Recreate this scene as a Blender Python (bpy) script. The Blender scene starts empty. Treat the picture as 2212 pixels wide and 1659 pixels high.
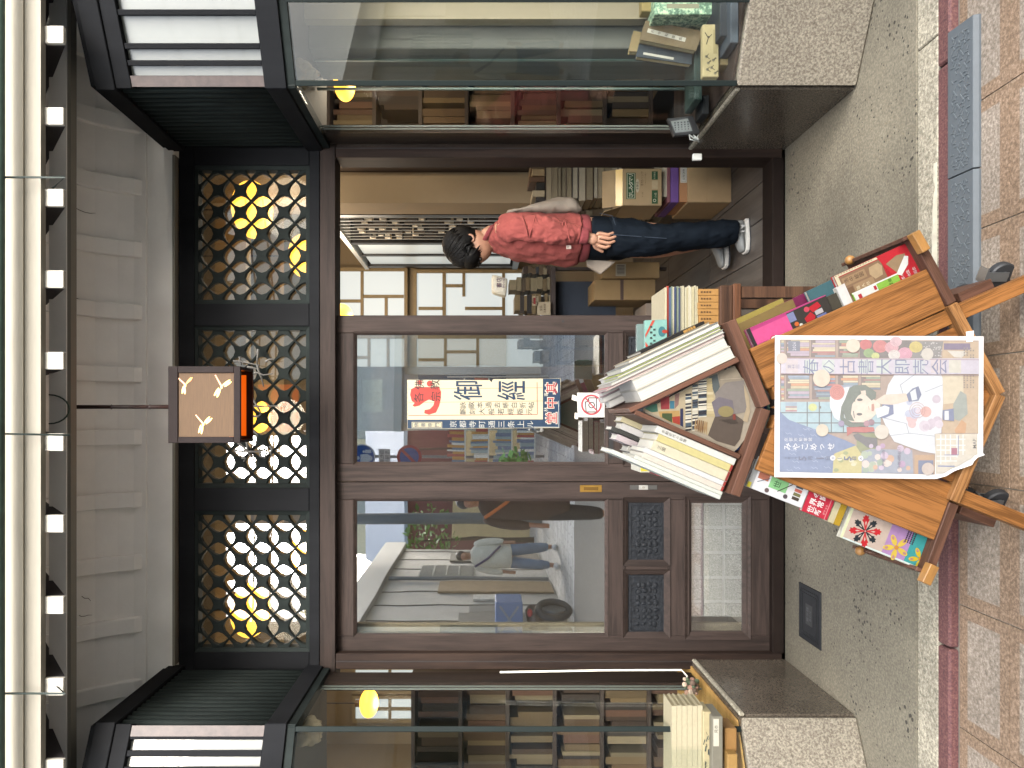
import bpy, bmesh, math, random
from mathutils import Vector, Matrix
from mathutils.geometry import tessellate_polygon
R = math.radians
random.seed(11)
SC = bpy.context.scene
C = SC.collection
# ---------------------------------------------------------------- camera
# F: focal length, V0/Y0: the vanishing point, ZC: eye height (photo measured on a 2212 x 1659 copy)
F, V0, Y0, ZC = 1533.0, 1035.0, 900.0, 1.588
cam = bpy.data.cameras.new('camera')
cam.sensor_width = 36.0
cam.lens = 36.0 * F / 2212.0
cam.shift_x = 0.5 - V0 / 2212.0
cam.shift_y = (Y0 - 829.5) / 2212.0
cam.clip_start, cam.clip_end = 0.05, 400.0
camo = bpy.data.objects.new('camera', cam)
C.objects.link(camo)
# the phone was held upright: picture right = down, picture up = right of the shop
camo.matrix_world = Matrix(((0, 1, 0, 0), (0, 0, -1, 0), (-1, 0, 0, ZC), (0, 0, 0, 1)))
SC.camera = camo
# ---------------------------------------------------------------- sky, sun, exposure
SUN_EL, SUN_AZ = R(20), R(162)      # veiled, from behind the camera
W = bpy.data.worlds.new('World')
SC.world = W
W.use_nodes = True
wn, wl = W.node_tree.nodes, W.node_tree.links
wn.clear()
sky = wn.new('ShaderNodeTexSky'); sky.sky_type = 'NISHITA'; sky.sun_disc = False
sky.sun_elevation = SUN_EL; sky.sun_rotation = SUN_AZ
sky.air_density = 1.0; sky.dust_density = 4.0; sky.ozone_density = 1.0
hsv = wn.new('ShaderNodeHueSaturation'); hsv.inputs['Saturation'].default_value = 0.85
bg = wn.new('ShaderNodeBackground'); bg.inputs['Strength'].default_value = 0.15
wo = wn.new('ShaderNodeOutputWorld')
wl.new(sky.outputs[0], hsv.inputs['Color']); wl.new(hsv.outputs[0], bg.inputs['Color']); wl.new(bg.outputs[0], wo.inputs[0])
sun = bpy.data.lights.new('sun', 'SUN'); sun.energy = 5.0; sun.angle = R(60); sun.color = (1.0, 0.99, 0.99)
suno = bpy.data.objects.new('sun', sun); C.objects.link(suno)
sd = Vector((math.sin(SUN_AZ) * math.cos(SUN_EL), math.cos(SUN_AZ) * math.cos(SUN_EL), math.sin(SUN_EL)))
suno.rotation_euler = sd.to_track_quat('Z', 'Y').to_euler()
SC.view_settings.view_transform = 'Standard'; SC.view_settings.look = 'None'
SC.view_settings.gamma = 1.0; SC.view_settings.use_curve_mapping = False
SC.view_settings.exposure = 2.1
SC.cycles.max_bounces = 10; SC.cycles.transparent_max_bounces = 24
SC.cycles.diffuse_bounces = 4; SC.cycles.glossy_bounces = 4
SC.cycles.sample_clamp_indirect = 6.0
SC.cycles.use_denoising = True

# ---------------------------------------------------------------- geometry helpers
def P(v, y, d):
    return Vector(((Y0 - y) / F * d, d, ZC - (v - V0) / F * d))
def hit(v, y, c, n):
    r = Vector(((Y0 - y) / F, 1.0, -(v - V0) / F)); o = Vector((0, 0, ZC))
    c = Vector(c); n = Vector(n)
    return o + r * ((c - o).dot(n) / r.dot(n))
def ground(v, y, z):
    d = (ZC - z) * F / (v - V0)
    return P(v, y, d)
ABS = {}
def link(o, loc, parent):
    ABS[o.name] = Vector(loc)
    o.location = Vector(loc) - (ABS[parent.name] if parent else Vector((0, 0, 0)))
    if parent: o.parent = parent
    C.objects.link(o)
def meta(o, label=None, cat=None, group=None, kind=None):
    if label: o['label'] = label
    if cat: o['category'] = cat
    if group: o['group'] = group
    if kind: o['kind'] = kind
    return o
def thing(name, label, cat, loc, group=None, kind=None):
    o = bpy.data.objects.new(name, None); o.empty_display_size = 0.05
    link(o, loc, None)
    return meta(o, label, cat, group, kind)
class MB:
    def __init__(s): s.b = bmesh.new(); s.mi = 0
    def _f(s, vs):
        try:
            f = s.b.faces.new(vs); f.material_index = s.mi; return f
        except ValueError: return None
    def box(s, c, d, rot=None):
        c = Vector(c); h = Vector(d) / 2
        vs = []
        for x in (-1, 1):
            for y in (-1, 1):
                for z in (-1, 1):
                    p = Vector((x * h.x, y * h.y, z * h.z))
                    if rot: p = rot @ p
                    vs.append(s.b.verts.new(c + p))
        for q in ((0, 1, 3, 2), (4, 6, 7, 5), (0, 4, 5, 1), (2, 3, 7, 6), (0, 2, 6, 4), (1, 5, 7, 3)):
            s._f([vs[i] for i in q])
        return s
    def bb(s, x0, x1, y0, y1, z0, z1):
        return s.box(((x0 + x1) / 2, (y0 + y1) / 2, (z0 + z1) / 2), (abs(x1 - x0), abs(y1 - y0), abs(z1 - z0)))
    def pb(s, v0, v1, y0, y1, d0, d1):      # a box whose front face at depth d0 covers a measured rectangle
        a = P(v0, y0, d0); b = P(v1, y1, d0)
        return s.bb(b.x, a.x, d0, d1, b.z, a.z)
    def prism(s, pts, vec):
        pts = [Vector(p) for p in pts]; vec = Vector(vec)
        a = [s.b.verts.new(p) for p in pts]; c = [s.b.verts.new(p + vec) for p in pts]
        n = len(pts)
        for tri in tessellate_polygon([pts]):
            s._f([a[i] for i in tri]); s._f([c[i] for i in reversed(tri)])
        for i in range(n): s._f([a[i], a[(i + 1) % n], c[(i + 1) % n], c[i]])
        return s
    def loft(s, rings, cap=True):
        rs = [[s.b.verts.new(p) for p in r] for r in rings]
        n = len(rs[0])
        for a, c in zip(rs, rs[1:]):
            for i in range(n): s._f([a[i], a[(i + 1) % n], c[(i + 1) % n], c[i]])
        if cap:
            s._f(rs[0][::-1]); s._f(rs[-1])
        return s
    def tube(s, pts, r, n=8, cap=True, flat=1.0, ref=(0, 1, 0)):
        pts = [Vector(p) for p in pts]
        rr = r if isinstance(r, (list, tuple)) else [r] * len(pts)
        rings = []
        for i, p in enumerate(pts):
            t = (pts[min(i + 1, len(pts) - 1)] - pts[max(i - 1, 0)]).normalized()
            a = Vector(ref); a = a - t * a.dot(t)
            if a.length < 1e-3:
                a = Vector((1, 0, 0)); a = a - t * a.dot(t)
            a.normalize(); c = t.cross(a)
            q = rr[i]
            ra, rb = q if isinstance(q, (list, tuple)) else (q, q * flat)
            rings.append([p + a * (math.cos(2 * math.pi * k / n) * ra) + c * (math.sin(2 * math.pi * k / n) * rb) for k in range(n)])
        return s.loft(rings, cap)
    def ball(s, c, r, u=14, v=9, fn=None):
        c = Vector(c); r = Vector(r) if not isinstance(r, (int, float)) else Vector((r, r, r))
        m = bmesh.ops.create_uvsphere(s.b, u_segments=u, v_segments=v, radius=1.0)
        for w in m['verts']:
            k = w.co.copy(); p = Vector((k.x * r.x, k.y * r.y, k.z * r.z))
            if fn: p = fn(k, p)
            w.co = c + p
            for f in w.link_faces: f.material_index = s.mi
        return s
    def cyl(s, a, b, r, n=16, r2=None):
        a, b = Vector(a), Vector(b); t = (b - a).normalized()
        e = Vector((0, 0, 1)) if abs(t.z) < .9 else Vector((1, 0, 0))
        e = (e - t * e.dot(t)).normalized(); f = t.cross(e); r2 = r if r2 is None else r2
        ring = lambda p, q: [p + e * (math.cos(2 * math.pi * k / n) * q) + f * (math.sin(2 * math.pi * k / n) * q) for k in range(n)]
        return s.loft([ring(a, r), ring(b, r2)])
    def torus(s, c, ax, R1, r1, n=24, m=8):
        ax = Vector(ax).normalized(); e = Vector((0, 0, 1)) if abs(ax.z) < .9 else Vector((1, 0, 0))
        e = (e - ax * e.dot(ax)).normalized(); f = ax.cross(e); c = Vector(c)
        rings = []
        for i in range(n):
            t = 2 * math.pi * i / n; d = e * math.cos(t) + f * math.sin(t)
            rings.append([c + d * (R1 + r1 * math.cos(2 * math.pi * k / m)) + ax * (r1 * math.sin(2 * math.pi * k / m)) for k in range(m)])
        rs = [[s.b.verts.new(p) for p in r] for r in rings]
        for i in range(n):
            a, b = rs[i], rs[(i + 1) % n]
            for k in range(m): s._f([a[k], a[(k + 1) % m], b[(k + 1) % m], b[k]])
        return s
    def build(s, name, mats, parent=None, bevel=0, smooth=False, sub=0, normals=True, rot=None, origin=None, **md):
        b = s.b
        if normals or bevel: bmesh.ops.recalc_face_normals(b, faces=list(b.faces))
        if bevel: bmesh.ops.bevel(b, geom=[e for e in b.edges if len(e.link_faces) == 2 and e.calc_face_angle(0) > .4], offset=bevel, segments=1, affect='EDGES', profile=.5, clamp_overlap=True)
        if origin is None:
            lo = Vector((min(v.co[i] for v in b.verts) for i in range(3))); hi = Vector((max(v.co[i] for v in b.verts) for i in range(3)))
            origin = (lo + hi) / 2
        for v in b.verts: v.co -= origin
        if rot is not None:
            inv = rot.inverted()
            for v in b.verts: v.co = inv @ v.co
        me = bpy.data.meshes.new(name); b.to_mesh(me); b.free()
        for m in (mats if isinstance(mats, (list, tuple)) else [mats]): me.materials.append(m)
        if smooth:
            for f in me.polygons: f.use_smooth = True
        o = bpy.data.objects.new(name, me)
        if rot is not None: o.rotation_euler = rot.to_euler()
        link(o, origin, parent)
        if sub:
            q = o.modifiers.new('s', 'SUBSURF'); q.levels = sub; q.render_levels = sub
        return meta(o, **md) if md else o
def inst(src, loc, parent=None, rot=None, mat=None, name=None, scale=None):
    o = src.copy(); C.objects.link(o)
    if name: o.name = name
    ABS[o.name] = Vector(loc)
    o.parent = parent
    o.location = Vector(loc) - (ABS[parent.name] if parent else Vector((0, 0, 0)))
    if rot: o.rotation_euler = rot
    if scale: o.scale = scale
    if mat: o.material_slots[0].link = 'OBJECT'; o.material_slots[0].material = mat
    return o
def wrinkle(o, size, strength, sub=3):
    for m in list(o.modifiers):
        if m.type == 'SUBSURF': m.levels = m.render_levels = sub
    tx = bpy.data.textures.new(o.name, 'CLOUDS'); tx.noise_scale = size; tx.noise_depth = 2
    d = o.modifiers.new('w', 'DISPLACE'); d.texture = tx; d.strength = strength; d.mid_level = .5; d.texture_coords = 'LOCAL'
    return o
def turn(ax, a): return Matrix.Rotation(a, 3, ax)

# ---------------------------------------------------------------- materials
def hx(h):
    h = h.lstrip('#'); o = []
    for i in (0, 2, 4):
        c = int(h[i:i + 2], 16) / 255
        o.append(c / 12.92 if c <= .04045 else ((c + .055) / 1.055) ** 2.4)
    return tuple(o)
MATS = {}
def col4(c):
    if isinstance(c, str): c = hx(c)
    return (c[0], c[1], c[2], 1.0)
def mat(name, col, rough=.6, var=0., scale=20., stretch=(1, 1, 1), bump=0., metal=0., spec=.5, objvar=0., coat=0., fine=None, dist=.002, emit=None, estr=0., alpha_tr=0., detail=5.):
    if name in MATS: return MATS[name]
    m = bpy.data.materials.new(name); m.use_nodes = True
    n, l = m.node_tree.nodes, m.node_tree.links
    p = n['Principled BSDF']
    c = col4(col)
    p.inputs['Base Color'].default_value = c; p.inputs['Roughness'].default_value = rough
    p.inputs['Metallic'].default_value = metal; p.inputs['Specular IOR Level'].default_value = spec
    if coat: p.inputs['Coat Weight'].default_value = coat
    if emit: p.inputs['Emission Color'].default_value = col4(emit); p.inputs['Emission Strength'].default_value = estr
    if alpha_tr: p.inputs['Transmission Weight'].default_value = alpha_tr
    if var or bump or objvar:
        tc = n.new('ShaderNodeTexCoord'); mp = n.new('ShaderNodeMapping'); mp.inputs['Scale'].default_value = stretch
        oi = n.new('ShaderNodeObjectInfo')
        ad = n.new('ShaderNodeVectorMath'); ad.operation = 'ADD'
        cv = n.new('ShaderNodeVectorMath'); cv.operation = 'SCALE'; cv.inputs[3].default_value = 37.0
        cb = n.new('ShaderNodeCombineXYZ')
        l.new(oi.outputs['Random'], cb.inputs[0]); l.new(oi.outputs['Random'], cb.inputs[2]); l.new(cb.outputs[0], cv.inputs[0])
        l.new(tc.outputs['Object'], ad.inputs[0]); l.new(cv.outputs[0], ad.inputs[1]); l.new(ad.outputs[0], mp.inputs[0])
        nt = n.new('ShaderNodeTexNoise'); nt.inputs['Scale'].default_value = scale; nt.inputs['Detail'].default_value = detail; nt.inputs['Roughness'].default_value = .62
        l.new(mp.outputs[0], nt.inputs['Vector'])
        rm = n.new('ShaderNodeMapRange'); rm.inputs[1].default_value = .3; rm.inputs[2].default_value = .7
        rm.inputs[3].default_value = 1 - var; rm.inputs[4].default_value = 1 + var
        l.new(nt.outputs[0], rm.inputs[0])
        last = rm.outputs[0]
        if objvar:
            r2 = n.new('ShaderNodeMapRange'); r2.inputs[3].default_value = 1 - objvar; r2.inputs[4].default_value = 1 + objvar
            l.new(oi.outputs['Random'], r2.inputs[0])
            mu = n.new('ShaderNodeMath'); mu.operation = 'MULTIPLY'; l.new(last, mu.inputs[0]); l.new(r2.outputs[0], mu.inputs[1]); last = mu.outputs[0]
        vm = n.new('ShaderNodeVectorMath'); vm.operation = 'SCALE'; vm.inputs[0].default_value = c[:3]
        l.new(last, vm.inputs[3]); l.new(vm.outputs[0], p.inputs['Base Color'])
        if bump:
            bp = n.new('ShaderNodeBump'); bp.inputs['Strength'].default_value = bump; bp.inputs['Distance'].default_value = dist
            if fine:
                n2 = n.new('ShaderNodeTexNoise'); n2.inputs['Scale'].default_value = fine; n2.inputs['Detail'].default_value = 3
                l.new(mp.outputs[0], n2.inputs['Vector']); l.new(n2.outputs[0], bp.inputs['Height'])
            else: l.new(nt.outputs[0], bp.inputs['Height'])
            l.new(bp.outputs[0], p.inputs['Normal'])
    MATS[name] = m
    return m
def speckle(name, stops, scale, rough=.5, bump=.2, big=.12, bigscale=3., dist=.002, pits=0., world=False, spec=.5):
    if name in MATS: return MATS[name]
    m = bpy.data.materials.new(name); m.use_nodes = True
    n, l = m.node_tree.nodes, m.node_tree.links; p = n['Principled BSDF']
    p.inputs['Roughness'].default_value = rough; p.inputs['Specular IOR Level'].default_value = spec
    tc = n.new('ShaderNodeTexCoord')
    nt = n.new('ShaderNodeTexNoise'); nt.inputs['Scale'].default_value = scale; nt.inputs['Detail'].default_value = 2.5; nt.inputs['Roughness'].default_value = .7
    oi = n.new('ShaderNodeObjectInfo'); of = n.new('ShaderNodeVectorMath'); of.operation = 'MULTIPLY_ADD'; of.inputs[1].default_value = (31, 17, 23)
    l.new(oi.outputs['Random'], of.inputs[0]); l.new(tc.outputs['Object'], of.inputs[2]); ge = n.new('ShaderNodeNewGeometry')
    l.new(of.outputs[0], nt.inputs['Vector'])
    cr = n.new('ShaderNodeValToRGB'); e = cr.color_ramp
    while len(e.elements) < len(stops): e.elements.new(.5)
    for el, (q, c) in zip(e.elements, stops): el.position = q; el.color = col4(c)
    l.new(nt.outputs[0], cr.inputs[0])
    nb = n.new('ShaderNodeTexNoise'); nb.inputs['Scale'].default_value = bigscale; nb.inputs['Detail'].default_value = 5
    l.new(ge.outputs['Position'], nb.inputs['Vector'])
    rm = n.new('ShaderNodeMapRange'); rm.inputs[1].default_value = .3; rm.inputs[2].default_value = .7; rm.inputs[3].default_value = 1 - big; rm.inputs[4].default_value = 1 + big
    l.new(nb.outputs[0], rm.inputs[0])
    vm = n.new('ShaderNodeVectorMath'); vm.operation = 'SCALE'
    l.new(cr.outputs[0], vm.inputs[0]); l.new(rm.outputs[0], vm.inputs[3])
    out = vm.outputs[0]; height = nt.outputs[0]
    if pits:
        vo = n.new('ShaderNodeTexVoronoi'); vo.inputs['Scale'].default_value = pits; vo.inputs['Randomness'].default_value = 1.
        l.new(tc.outputs['Object'], vo.inputs['Vector'])
        nm = n.new('ShaderNodeTexNoise'); nm.inputs['Scale'].default_value = 6; l.new(tc.outputs['Object'], nm.inputs['Vector'])
        th = n.new('ShaderNodeMapRange'); th.inputs[1].default_value = .42; th.inputs[2].default_value = .68; th.inputs[3].default_value = .04; th.inputs[4].default_value = .30
        l.new(nm.outputs[0], th.inputs[0])
        lt = n.new('ShaderNodeMath'); lt.operation = 'LESS_THAN'; l.new(vo.outputs['Distance'], lt.inputs[0]); l.new(th.outputs[0], lt.inputs[1])
        mx = n.new('ShaderNodeMix'); mx.data_type = 'RGBA'; l.new(lt.outputs[0], mx.inputs[0]); l.new(out, mx.inputs[6]); mx.inputs[7].default_value = col4('#2b2821')
        out = mx.outputs[2]
        sb = n.new('ShaderNodeMath'); sb.operation = 'SUBTRACT'; l.new(nt.outputs[0], sb.inputs[0]); l.new(lt.outputs[0], sb.inputs[1]); height = sb.outputs[0]
    l.new(out, p.inputs['Base Color'])
    bp = n.new('ShaderNodeBump'); bp.inputs['Strength'].default_value = bump; bp.inputs['Distance'].default_value = dist
    l.new(height, bp.inputs['Height']); l.new(bp.outputs[0], p.inputs['Normal'])
    MATS[name] = m
    return m
def wood(name, c1, c2, scale=14., rough=.45, bump=.12, ax=0, coat=0., fineg=.45):
    """grain that runs along local axis ax"""
    if name in MATS: return MATS[name]
    m = bpy.data.materials.new(name); m.use_nodes = True
    n, l = m.node_tree.nodes, m.node_tree.links; p = n['Principled BSDF']
    p.inputs['Roughness'].default_value = rough; p.inputs['Specular IOR Level'].default_value = .14
    if coat: p.inputs['Coat Weight'].default_value = coat; p.inputs['Coat Roughness'].default_value = .25
    tc = n.new('ShaderNodeTexCoord'); oi = n.new('ShaderNodeObjectInfo')
    cb = n.new('ShaderNodeCombineXYZ'); sc = n.new('ShaderNodeMath'); sc.operation = 'MULTIPLY'; sc.inputs[1].default_value = 23.
    l.new(oi.outputs['Random'], sc.inputs[0])
    for i in range(3): l.new(sc.outputs[0], cb.inputs[i])
    ad = n.new('ShaderNodeVectorMath'); ad.operation = 'ADD'; l.new(tc.outputs['Object'], ad.inputs[0]); l.new(cb.outputs[0], ad.inputs[1])
    st = [9., 9., 9.]; st[ax] = .55
    mp = n.new('ShaderNodeMapping'); mp.inputs['Scale'].default_value = st; l.new(ad.outputs[0], mp.inputs[0])
    nt = n.new('ShaderNodeTexNoise'); nt.inputs['Scale'].default_value = scale * .35; nt.inputs['Detail'].default_value = 6; nt.inputs['Roughness'].default_value = .55
    nt.inputs['Distortion'].default_value = .5
    l.new(mp.outputs[0], nt.inputs['Vector'])
    st2 = [60., 60., 60.]; st2[ax] = 2.
    m2 = n.new('ShaderNodeMapping'); m2.inputs['Scale'].default_value = st2; l.new(ad.outputs[0], m2.inputs[0])
    nf = n.new('ShaderNodeTexNoise'); nf.inputs['Scale'].default_value = scale * .5; nf.inputs['Detail'].default_value = 4
    l.new(m2.outputs[0], nf.inputs['Vector'])
    mm = n.new('ShaderNodeMath'); mm.operation = 'MULTIPLY_ADD'; l.new(nf.outputs[0], mm.inputs[0]); mm.inputs[1].default_value = fineg
    l.new(nt.outputs[0], mm.inputs[2])
    cr = n.new('ShaderNodeValToRGB'); e = cr.color_ramp
    e.elements[0].position = .32 + fineg / 2; e.elements[0].color = col4(c2); e.elements[1].position = .65 + fineg / 2; e.elements[1].color = col4(c1)
    l.new(mm.outputs[0], cr.inputs[0])
    r2 = n.new('ShaderNodeMapRange'); r2.inputs[3].default_value = .88; r2.inputs[4].default_value = 1.12; l.new(oi.outputs['Random'], r2.inputs[0])
    vm = n.new('ShaderNodeVectorMath'); vm.operation = 'SCALE'; l.new(cr.outputs[0], vm.inputs[0]); l.new(r2.outputs[0], vm.inputs[3])
    l.new(vm.outputs[0], p.inputs['Base Color'])
    bp = n.new('ShaderNodeBump'); bp.inputs['Strength'].default_value = bump; bp.inputs['Distance'].default_value = .001
    l.new(mm.outputs[0], bp.inputs['Height']); l.new(bp.outputs[0], p.inputs['Normal'])
    MATS[name] = m
    return m
def glass(name, refl=.12, tint=(1, 1, 1), edge=.35, rough=0.0, wob=0.):
    if name in MATS: return MATS[name]
    m = bpy.data.materials.new(name); m.use_nodes = True
    n, l = m.node_tree.nodes, m.node_tree.links; n.clear()
    o = n.new('ShaderNodeOutputMaterial'); mx = n.new('ShaderNodeMixShader')
    t = n.new('ShaderNodeBsdfTransparent'); t.inputs[0].default_value = col4(tint)
    g = n.new('ShaderNodeBsdfGlossy'); g.inputs['Roughness'].default_value = rough; g.inputs[0].default_value = (1, 1, 1, 1)
    if wob:
        tc = n.new('ShaderNodeTexCoord'); nz = n.new('ShaderNodeTexNoise'); nz.inputs['Scale'].default_value = 3.5; nz.inputs['Detail'].default_value = 1
        l.new(tc.outputs['Object'], nz.inputs['Vector']); bp = n.new('ShaderNodeBump'); bp.inputs['Distance'].default_value = wob; bp.inputs['Strength'].default_value = 1
        l.new(nz.outputs[0], bp.inputs['Height']); l.new(bp.outputs[0], g.inputs['Normal'])
    lw = n.new('ShaderNodeLayerWeight'); lw.inputs[0].default_value = .5
    pw = n.new('ShaderNodeMath'); pw.operation = 'POWER'; pw.inputs[1].default_value = 4.0; l.new(lw.outputs['Facing'], pw.inputs[0])
    ma = n.new('ShaderNodeMath'); ma.operation = 'MULTIPLY_ADD'; ma.inputs[1].default_value = edge; ma.inputs[2].default_value = refl
    l.new(pw.outputs[0], ma.inputs[0]); l.new(ma.outputs[0], mx.inputs[0])
    l.new(t.outputs[0], mx.inputs[1]); l.new(g.outputs[0], mx.inputs[2]); l.new(mx.outputs[0], o.inputs[0])
    MATS[name] = m
    return m
def ink(c, rough=.55):
    k = 'ink_' + (c if isinstance(c, str) else '%.3f_%.3f_%.3f' % tuple(c))
    return mat(k, tuple(v * .40 for v in (hx(c) if isinstance(c, str) else c)), rough=rough, spec=.25, var=.07, scale=70)
def glow(name, c, s):
    if name in MATS: return MATS[name]
    m = bpy.data.materials.new(name); m.use_nodes = True
    p = m.node_tree.nodes['Principled BSDF']
    p.inputs['Base Color'].default_value = col4(c); p.inputs['Emission Color'].default_value = col4(c); p.inputs['Emission Strength'].default_value = s
    MATS[name] = m
    return m
# ---------------------------------------------------------------- flat print (posters, covers, signs)
GLY = {}
def glyphs(s, off=0.):
    k = (s, off)
    if k not in GLY:
        c = bpy.data.curves.new('t', 'FONT'); c.body = s; c.resolution_u = 1; c.offset = off; c.align_x = 'CENTER'; c.align_y = 'CENTER'
        o = bpy.data.objects.new('t', c); me = bpy.data.meshes.new_from_object(o)
        GLY[k] = ([v.co.xy.copy() for v in me.vertices], [tuple(f.vertices) for f in me.polygons])
        bpy.data.objects.remove(o); bpy.data.curves.remove(c); bpy.data.meshes.remove(me)
        vs = GLY[k][0]
        if vs:
            cx = (min(v.x for v in vs) + max(v.x for v in vs)) / 2; cy = (min(v.y for v in vs) + max(v.y for v in vs)) / 2
            for v in vs: v.x -= cx; v.y -= cy
    return GLY[k]
class Art:
    """mapf(x, y, h): print coordinates + height above the sheet -> world point"""
    def __init__(s, mapf, step=.0004): s.f = mapf; s.n = 0; s.lift = 0; s.b = bmesh.new(); s.m = []; s.step = step
    def idx(s, c):
        if s.lift and not isinstance(c, bpy.types.Material):
            c = tuple(round(v + (.80 - v) * s.lift, 3) for v in (hx(c) if isinstance(c, str) else c))
        m = c if isinstance(c, bpy.types.Material) else ink(c)
        if m not in s.m: s.m.append(m)
        return s.m.index(m)
    def poly(s, pts, c, h=1):
        i = s.idx(c); s.n += 1; h += .018 * (s.n % 50); vs = [s.b.verts.new(s.f(x, y, h * s.step)) for x, y in pts]
        for tri in tessellate_polygon([[Vector((x, y, 0)) for x, y in pts]]):
            try: s.b.faces.new([vs[k] for k in tri]).material_index = i
            except ValueError: pass
        return s
    def rect(s, x0, y0, x1, y1, c, h=1): return s.poly([(x0, y0), (x1, y0), (x1, y1), (x0, y1)], c, h)
    def disc(s, x, y, r, c, h=1, ry=None, n=18, a0=0., a1=2 * math.pi, rot=0.):
        ry = r if ry is None else ry; pts = []
        for k in range(n):
            t = a0 + (a1 - a0) * k / n; p, q = r * math.cos(t), ry * math.sin(t)
            pts.append((x + p * math.cos(rot) - q * math.sin(rot), y + p * math.sin(rot) + q * math.cos(rot)))
        return s.poly(pts, c, h)
    def ring(s, x, y, r0, r1, c, h=1, n=24):
        i = s.idx(c); s.n += 1; h += .018 * (s.n % 50)
        a = [s.b.verts.new(s.f(x + r0 * math.cos(2 * math.pi * k / n), y + r0 * math.sin(2 * math.pi * k / n), h * s.step)) for k in range(n)]
        b = [s.b.verts.new(s.f(x + r1 * math.cos(2 * math.pi * k / n), y + r1 * math.sin(2 * math.pi * k / n), h * s.step)) for k in range(n)]
        for k in range(n): s.b.faces.new([a[k], a[(k + 1) % n], b[(k + 1) % n], b[k]]).material_index = i
        return s
    def line(s, pts, w, c, h=1):
        for (x0, y0), (x1, y1) in zip(pts, pts[1:]):
            d = math.hypot(x1 - x0, y1 - y0) or 1; nx, ny = -(y1 - y0) / d * w / 2, (x1 - x0) / d * w / 2
            s.poly([(x0 + nx, y0 + ny), (x1 + nx, y1 + ny), (x1 - nx, y1 - ny), (x0 - nx, y0 - ny)], c, h)
        return s
    def text(s, t, x, y, size, c, h=2, right=(0, -1), up=(-1, 0), off=0., sx=1.):
        """right / up: directions of the writing in print coordinates (default: the photo lies on its side)"""
        i = s.idx(c); vs, fs = glyphs(t, off); s.n += 1; h += .018 * (s.n % 50)
        w = [s.b.verts.new(s.f(x + (v.x * right[0] * sx + v.y * up[0]) * size, y + (v.x * right[1] * sx + v.y * up[1]) * size, h * s.step)) for v in vs]
        for f in fs:
            try: s.b.faces.new([w[k] for k in f]).material_index = i
            except ValueError: pass
        return s
    def vtext(s, t, x, y, size, pitch, c, h=2, right=(0, -1), up=(-1, 0), off=0., sx=1.):
        for k, ch in enumerate(t):
            if ch != ' ': s.text(ch, x - up[0] * pitch * k, y - up[1] * pitch * k, size, c, h, right, up, off, sx)
        return s
    def build(s, name, parent=None, **md):
        b = s.b; origin = sum((v.co for v in b.verts), Vector()) / len(b.verts)
        for v in b.verts: v.co -= origin
        me = bpy.data.meshes.new(name); b.to_mesh(me); b.free()
        for m in s.m: me.materials.append(m)
        o = bpy.data.objects.new(name, me); link(o, origin, parent)
        return meta(o, **md)
# ================================================================ materials of the place
DARK = mat('dark_lacquer', '#17181a', .65, .25, 9, (1, 1, .15), .15, spec=.05)
DARKG = mat('dark_green_lacquer', '#1c2120', .65, .3, 12, (1, 1, .3), .2, spec=.07)
DOORW = wood('door_wood', '#312824', '#211b18', 16, .65, .2, ax=2)
DOORH = wood('door_wood_rail', '#312824', '#211b18', 16, .65, .2, ax=0)
POSTW = wood('post_wood', '#2c211b', '#1c1512', 14, .6, .15, ax=2)
PLAST = mat('white_plaster', '#e2e1dc', .9, .05, 5, bump=.15, dist=.003, fine=60)
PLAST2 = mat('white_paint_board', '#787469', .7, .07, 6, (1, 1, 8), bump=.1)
CAPW = mat('rafter_end_paint', '#9d9a91', .7, .06, 30)
RAFT = mat('rafter_wood', '#1a1517', .7, .2, 10)
GREENM = mat('gutter_copper', '#2c4038', .6, .3, 20, bump=.2)
GRANF = speckle('rough_granite', [(.32, '#494338'), (.46, '#61594d'), (.54, '#6e685b'), (.68, '#827b6c')], 120, .75, .5, .14, 2.5)
GRANS = speckle('polished_granite', [(.3, '#332e28'), (.5, '#4f483f'), (.7, '#665e52')], 150, .2, .04, .18, 2.5)
SLABM = speckle('exposed_concrete', [(.3, '#4b463c'), (.5, '#5a5548'), (.68, '#6a6557')], 120, .72, .5, .5, 1.3, .003, pits=44.)
EDGEM = speckle('washed_border', [(.3, '#5a564a'), (.5, '#817b6b'), (.7, '#a69f8d')], 110, .85, .6, .2, 5.)
KERBM = speckle('red_kerb_stone', [(.3, '#3a2322'), (.5, '#523130'), (.7, '#66463f')], 140, .8, .5, .14, 3.)
PAVEM = speckle('pavement_granite', [(.3, '#5c5348'), (.5, '#7b7063'), (.7, '#988d80')], 110, .7, .45, .2, 2.6)
PAVEB = speckle('pavement_brown_band', [(.3, '#594938'), (.5, '#715d4a'), (.68, '#8f7a66')], 120, .7, .5, .2, 2.6)
WHT = mat('lime_bloom', '#a9a493', .9, .25, 14, bump=.4)
RAMPM = mat('grey_rubber', '#464c50', .6, .06, 30)
JOINT = mat('joint_mortar', '#6b665c', .9, .15, 40)
PANE = glass('door_glass', .34, (.95, .965, .96), .3, wob=.00025)
PANEB = glass('bay_glass', .03, (.955, .97, .96), .10)
PANET = glass('transom_glass', .2, (.97, .98, .97), .3)
EDGEG = mat('glass_edge', '#54625b', .3)
FROST = mat('frosted_glass', '#6f726e', .3, .05, 4, bump=.25, dist=.004, coat=.6)
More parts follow.
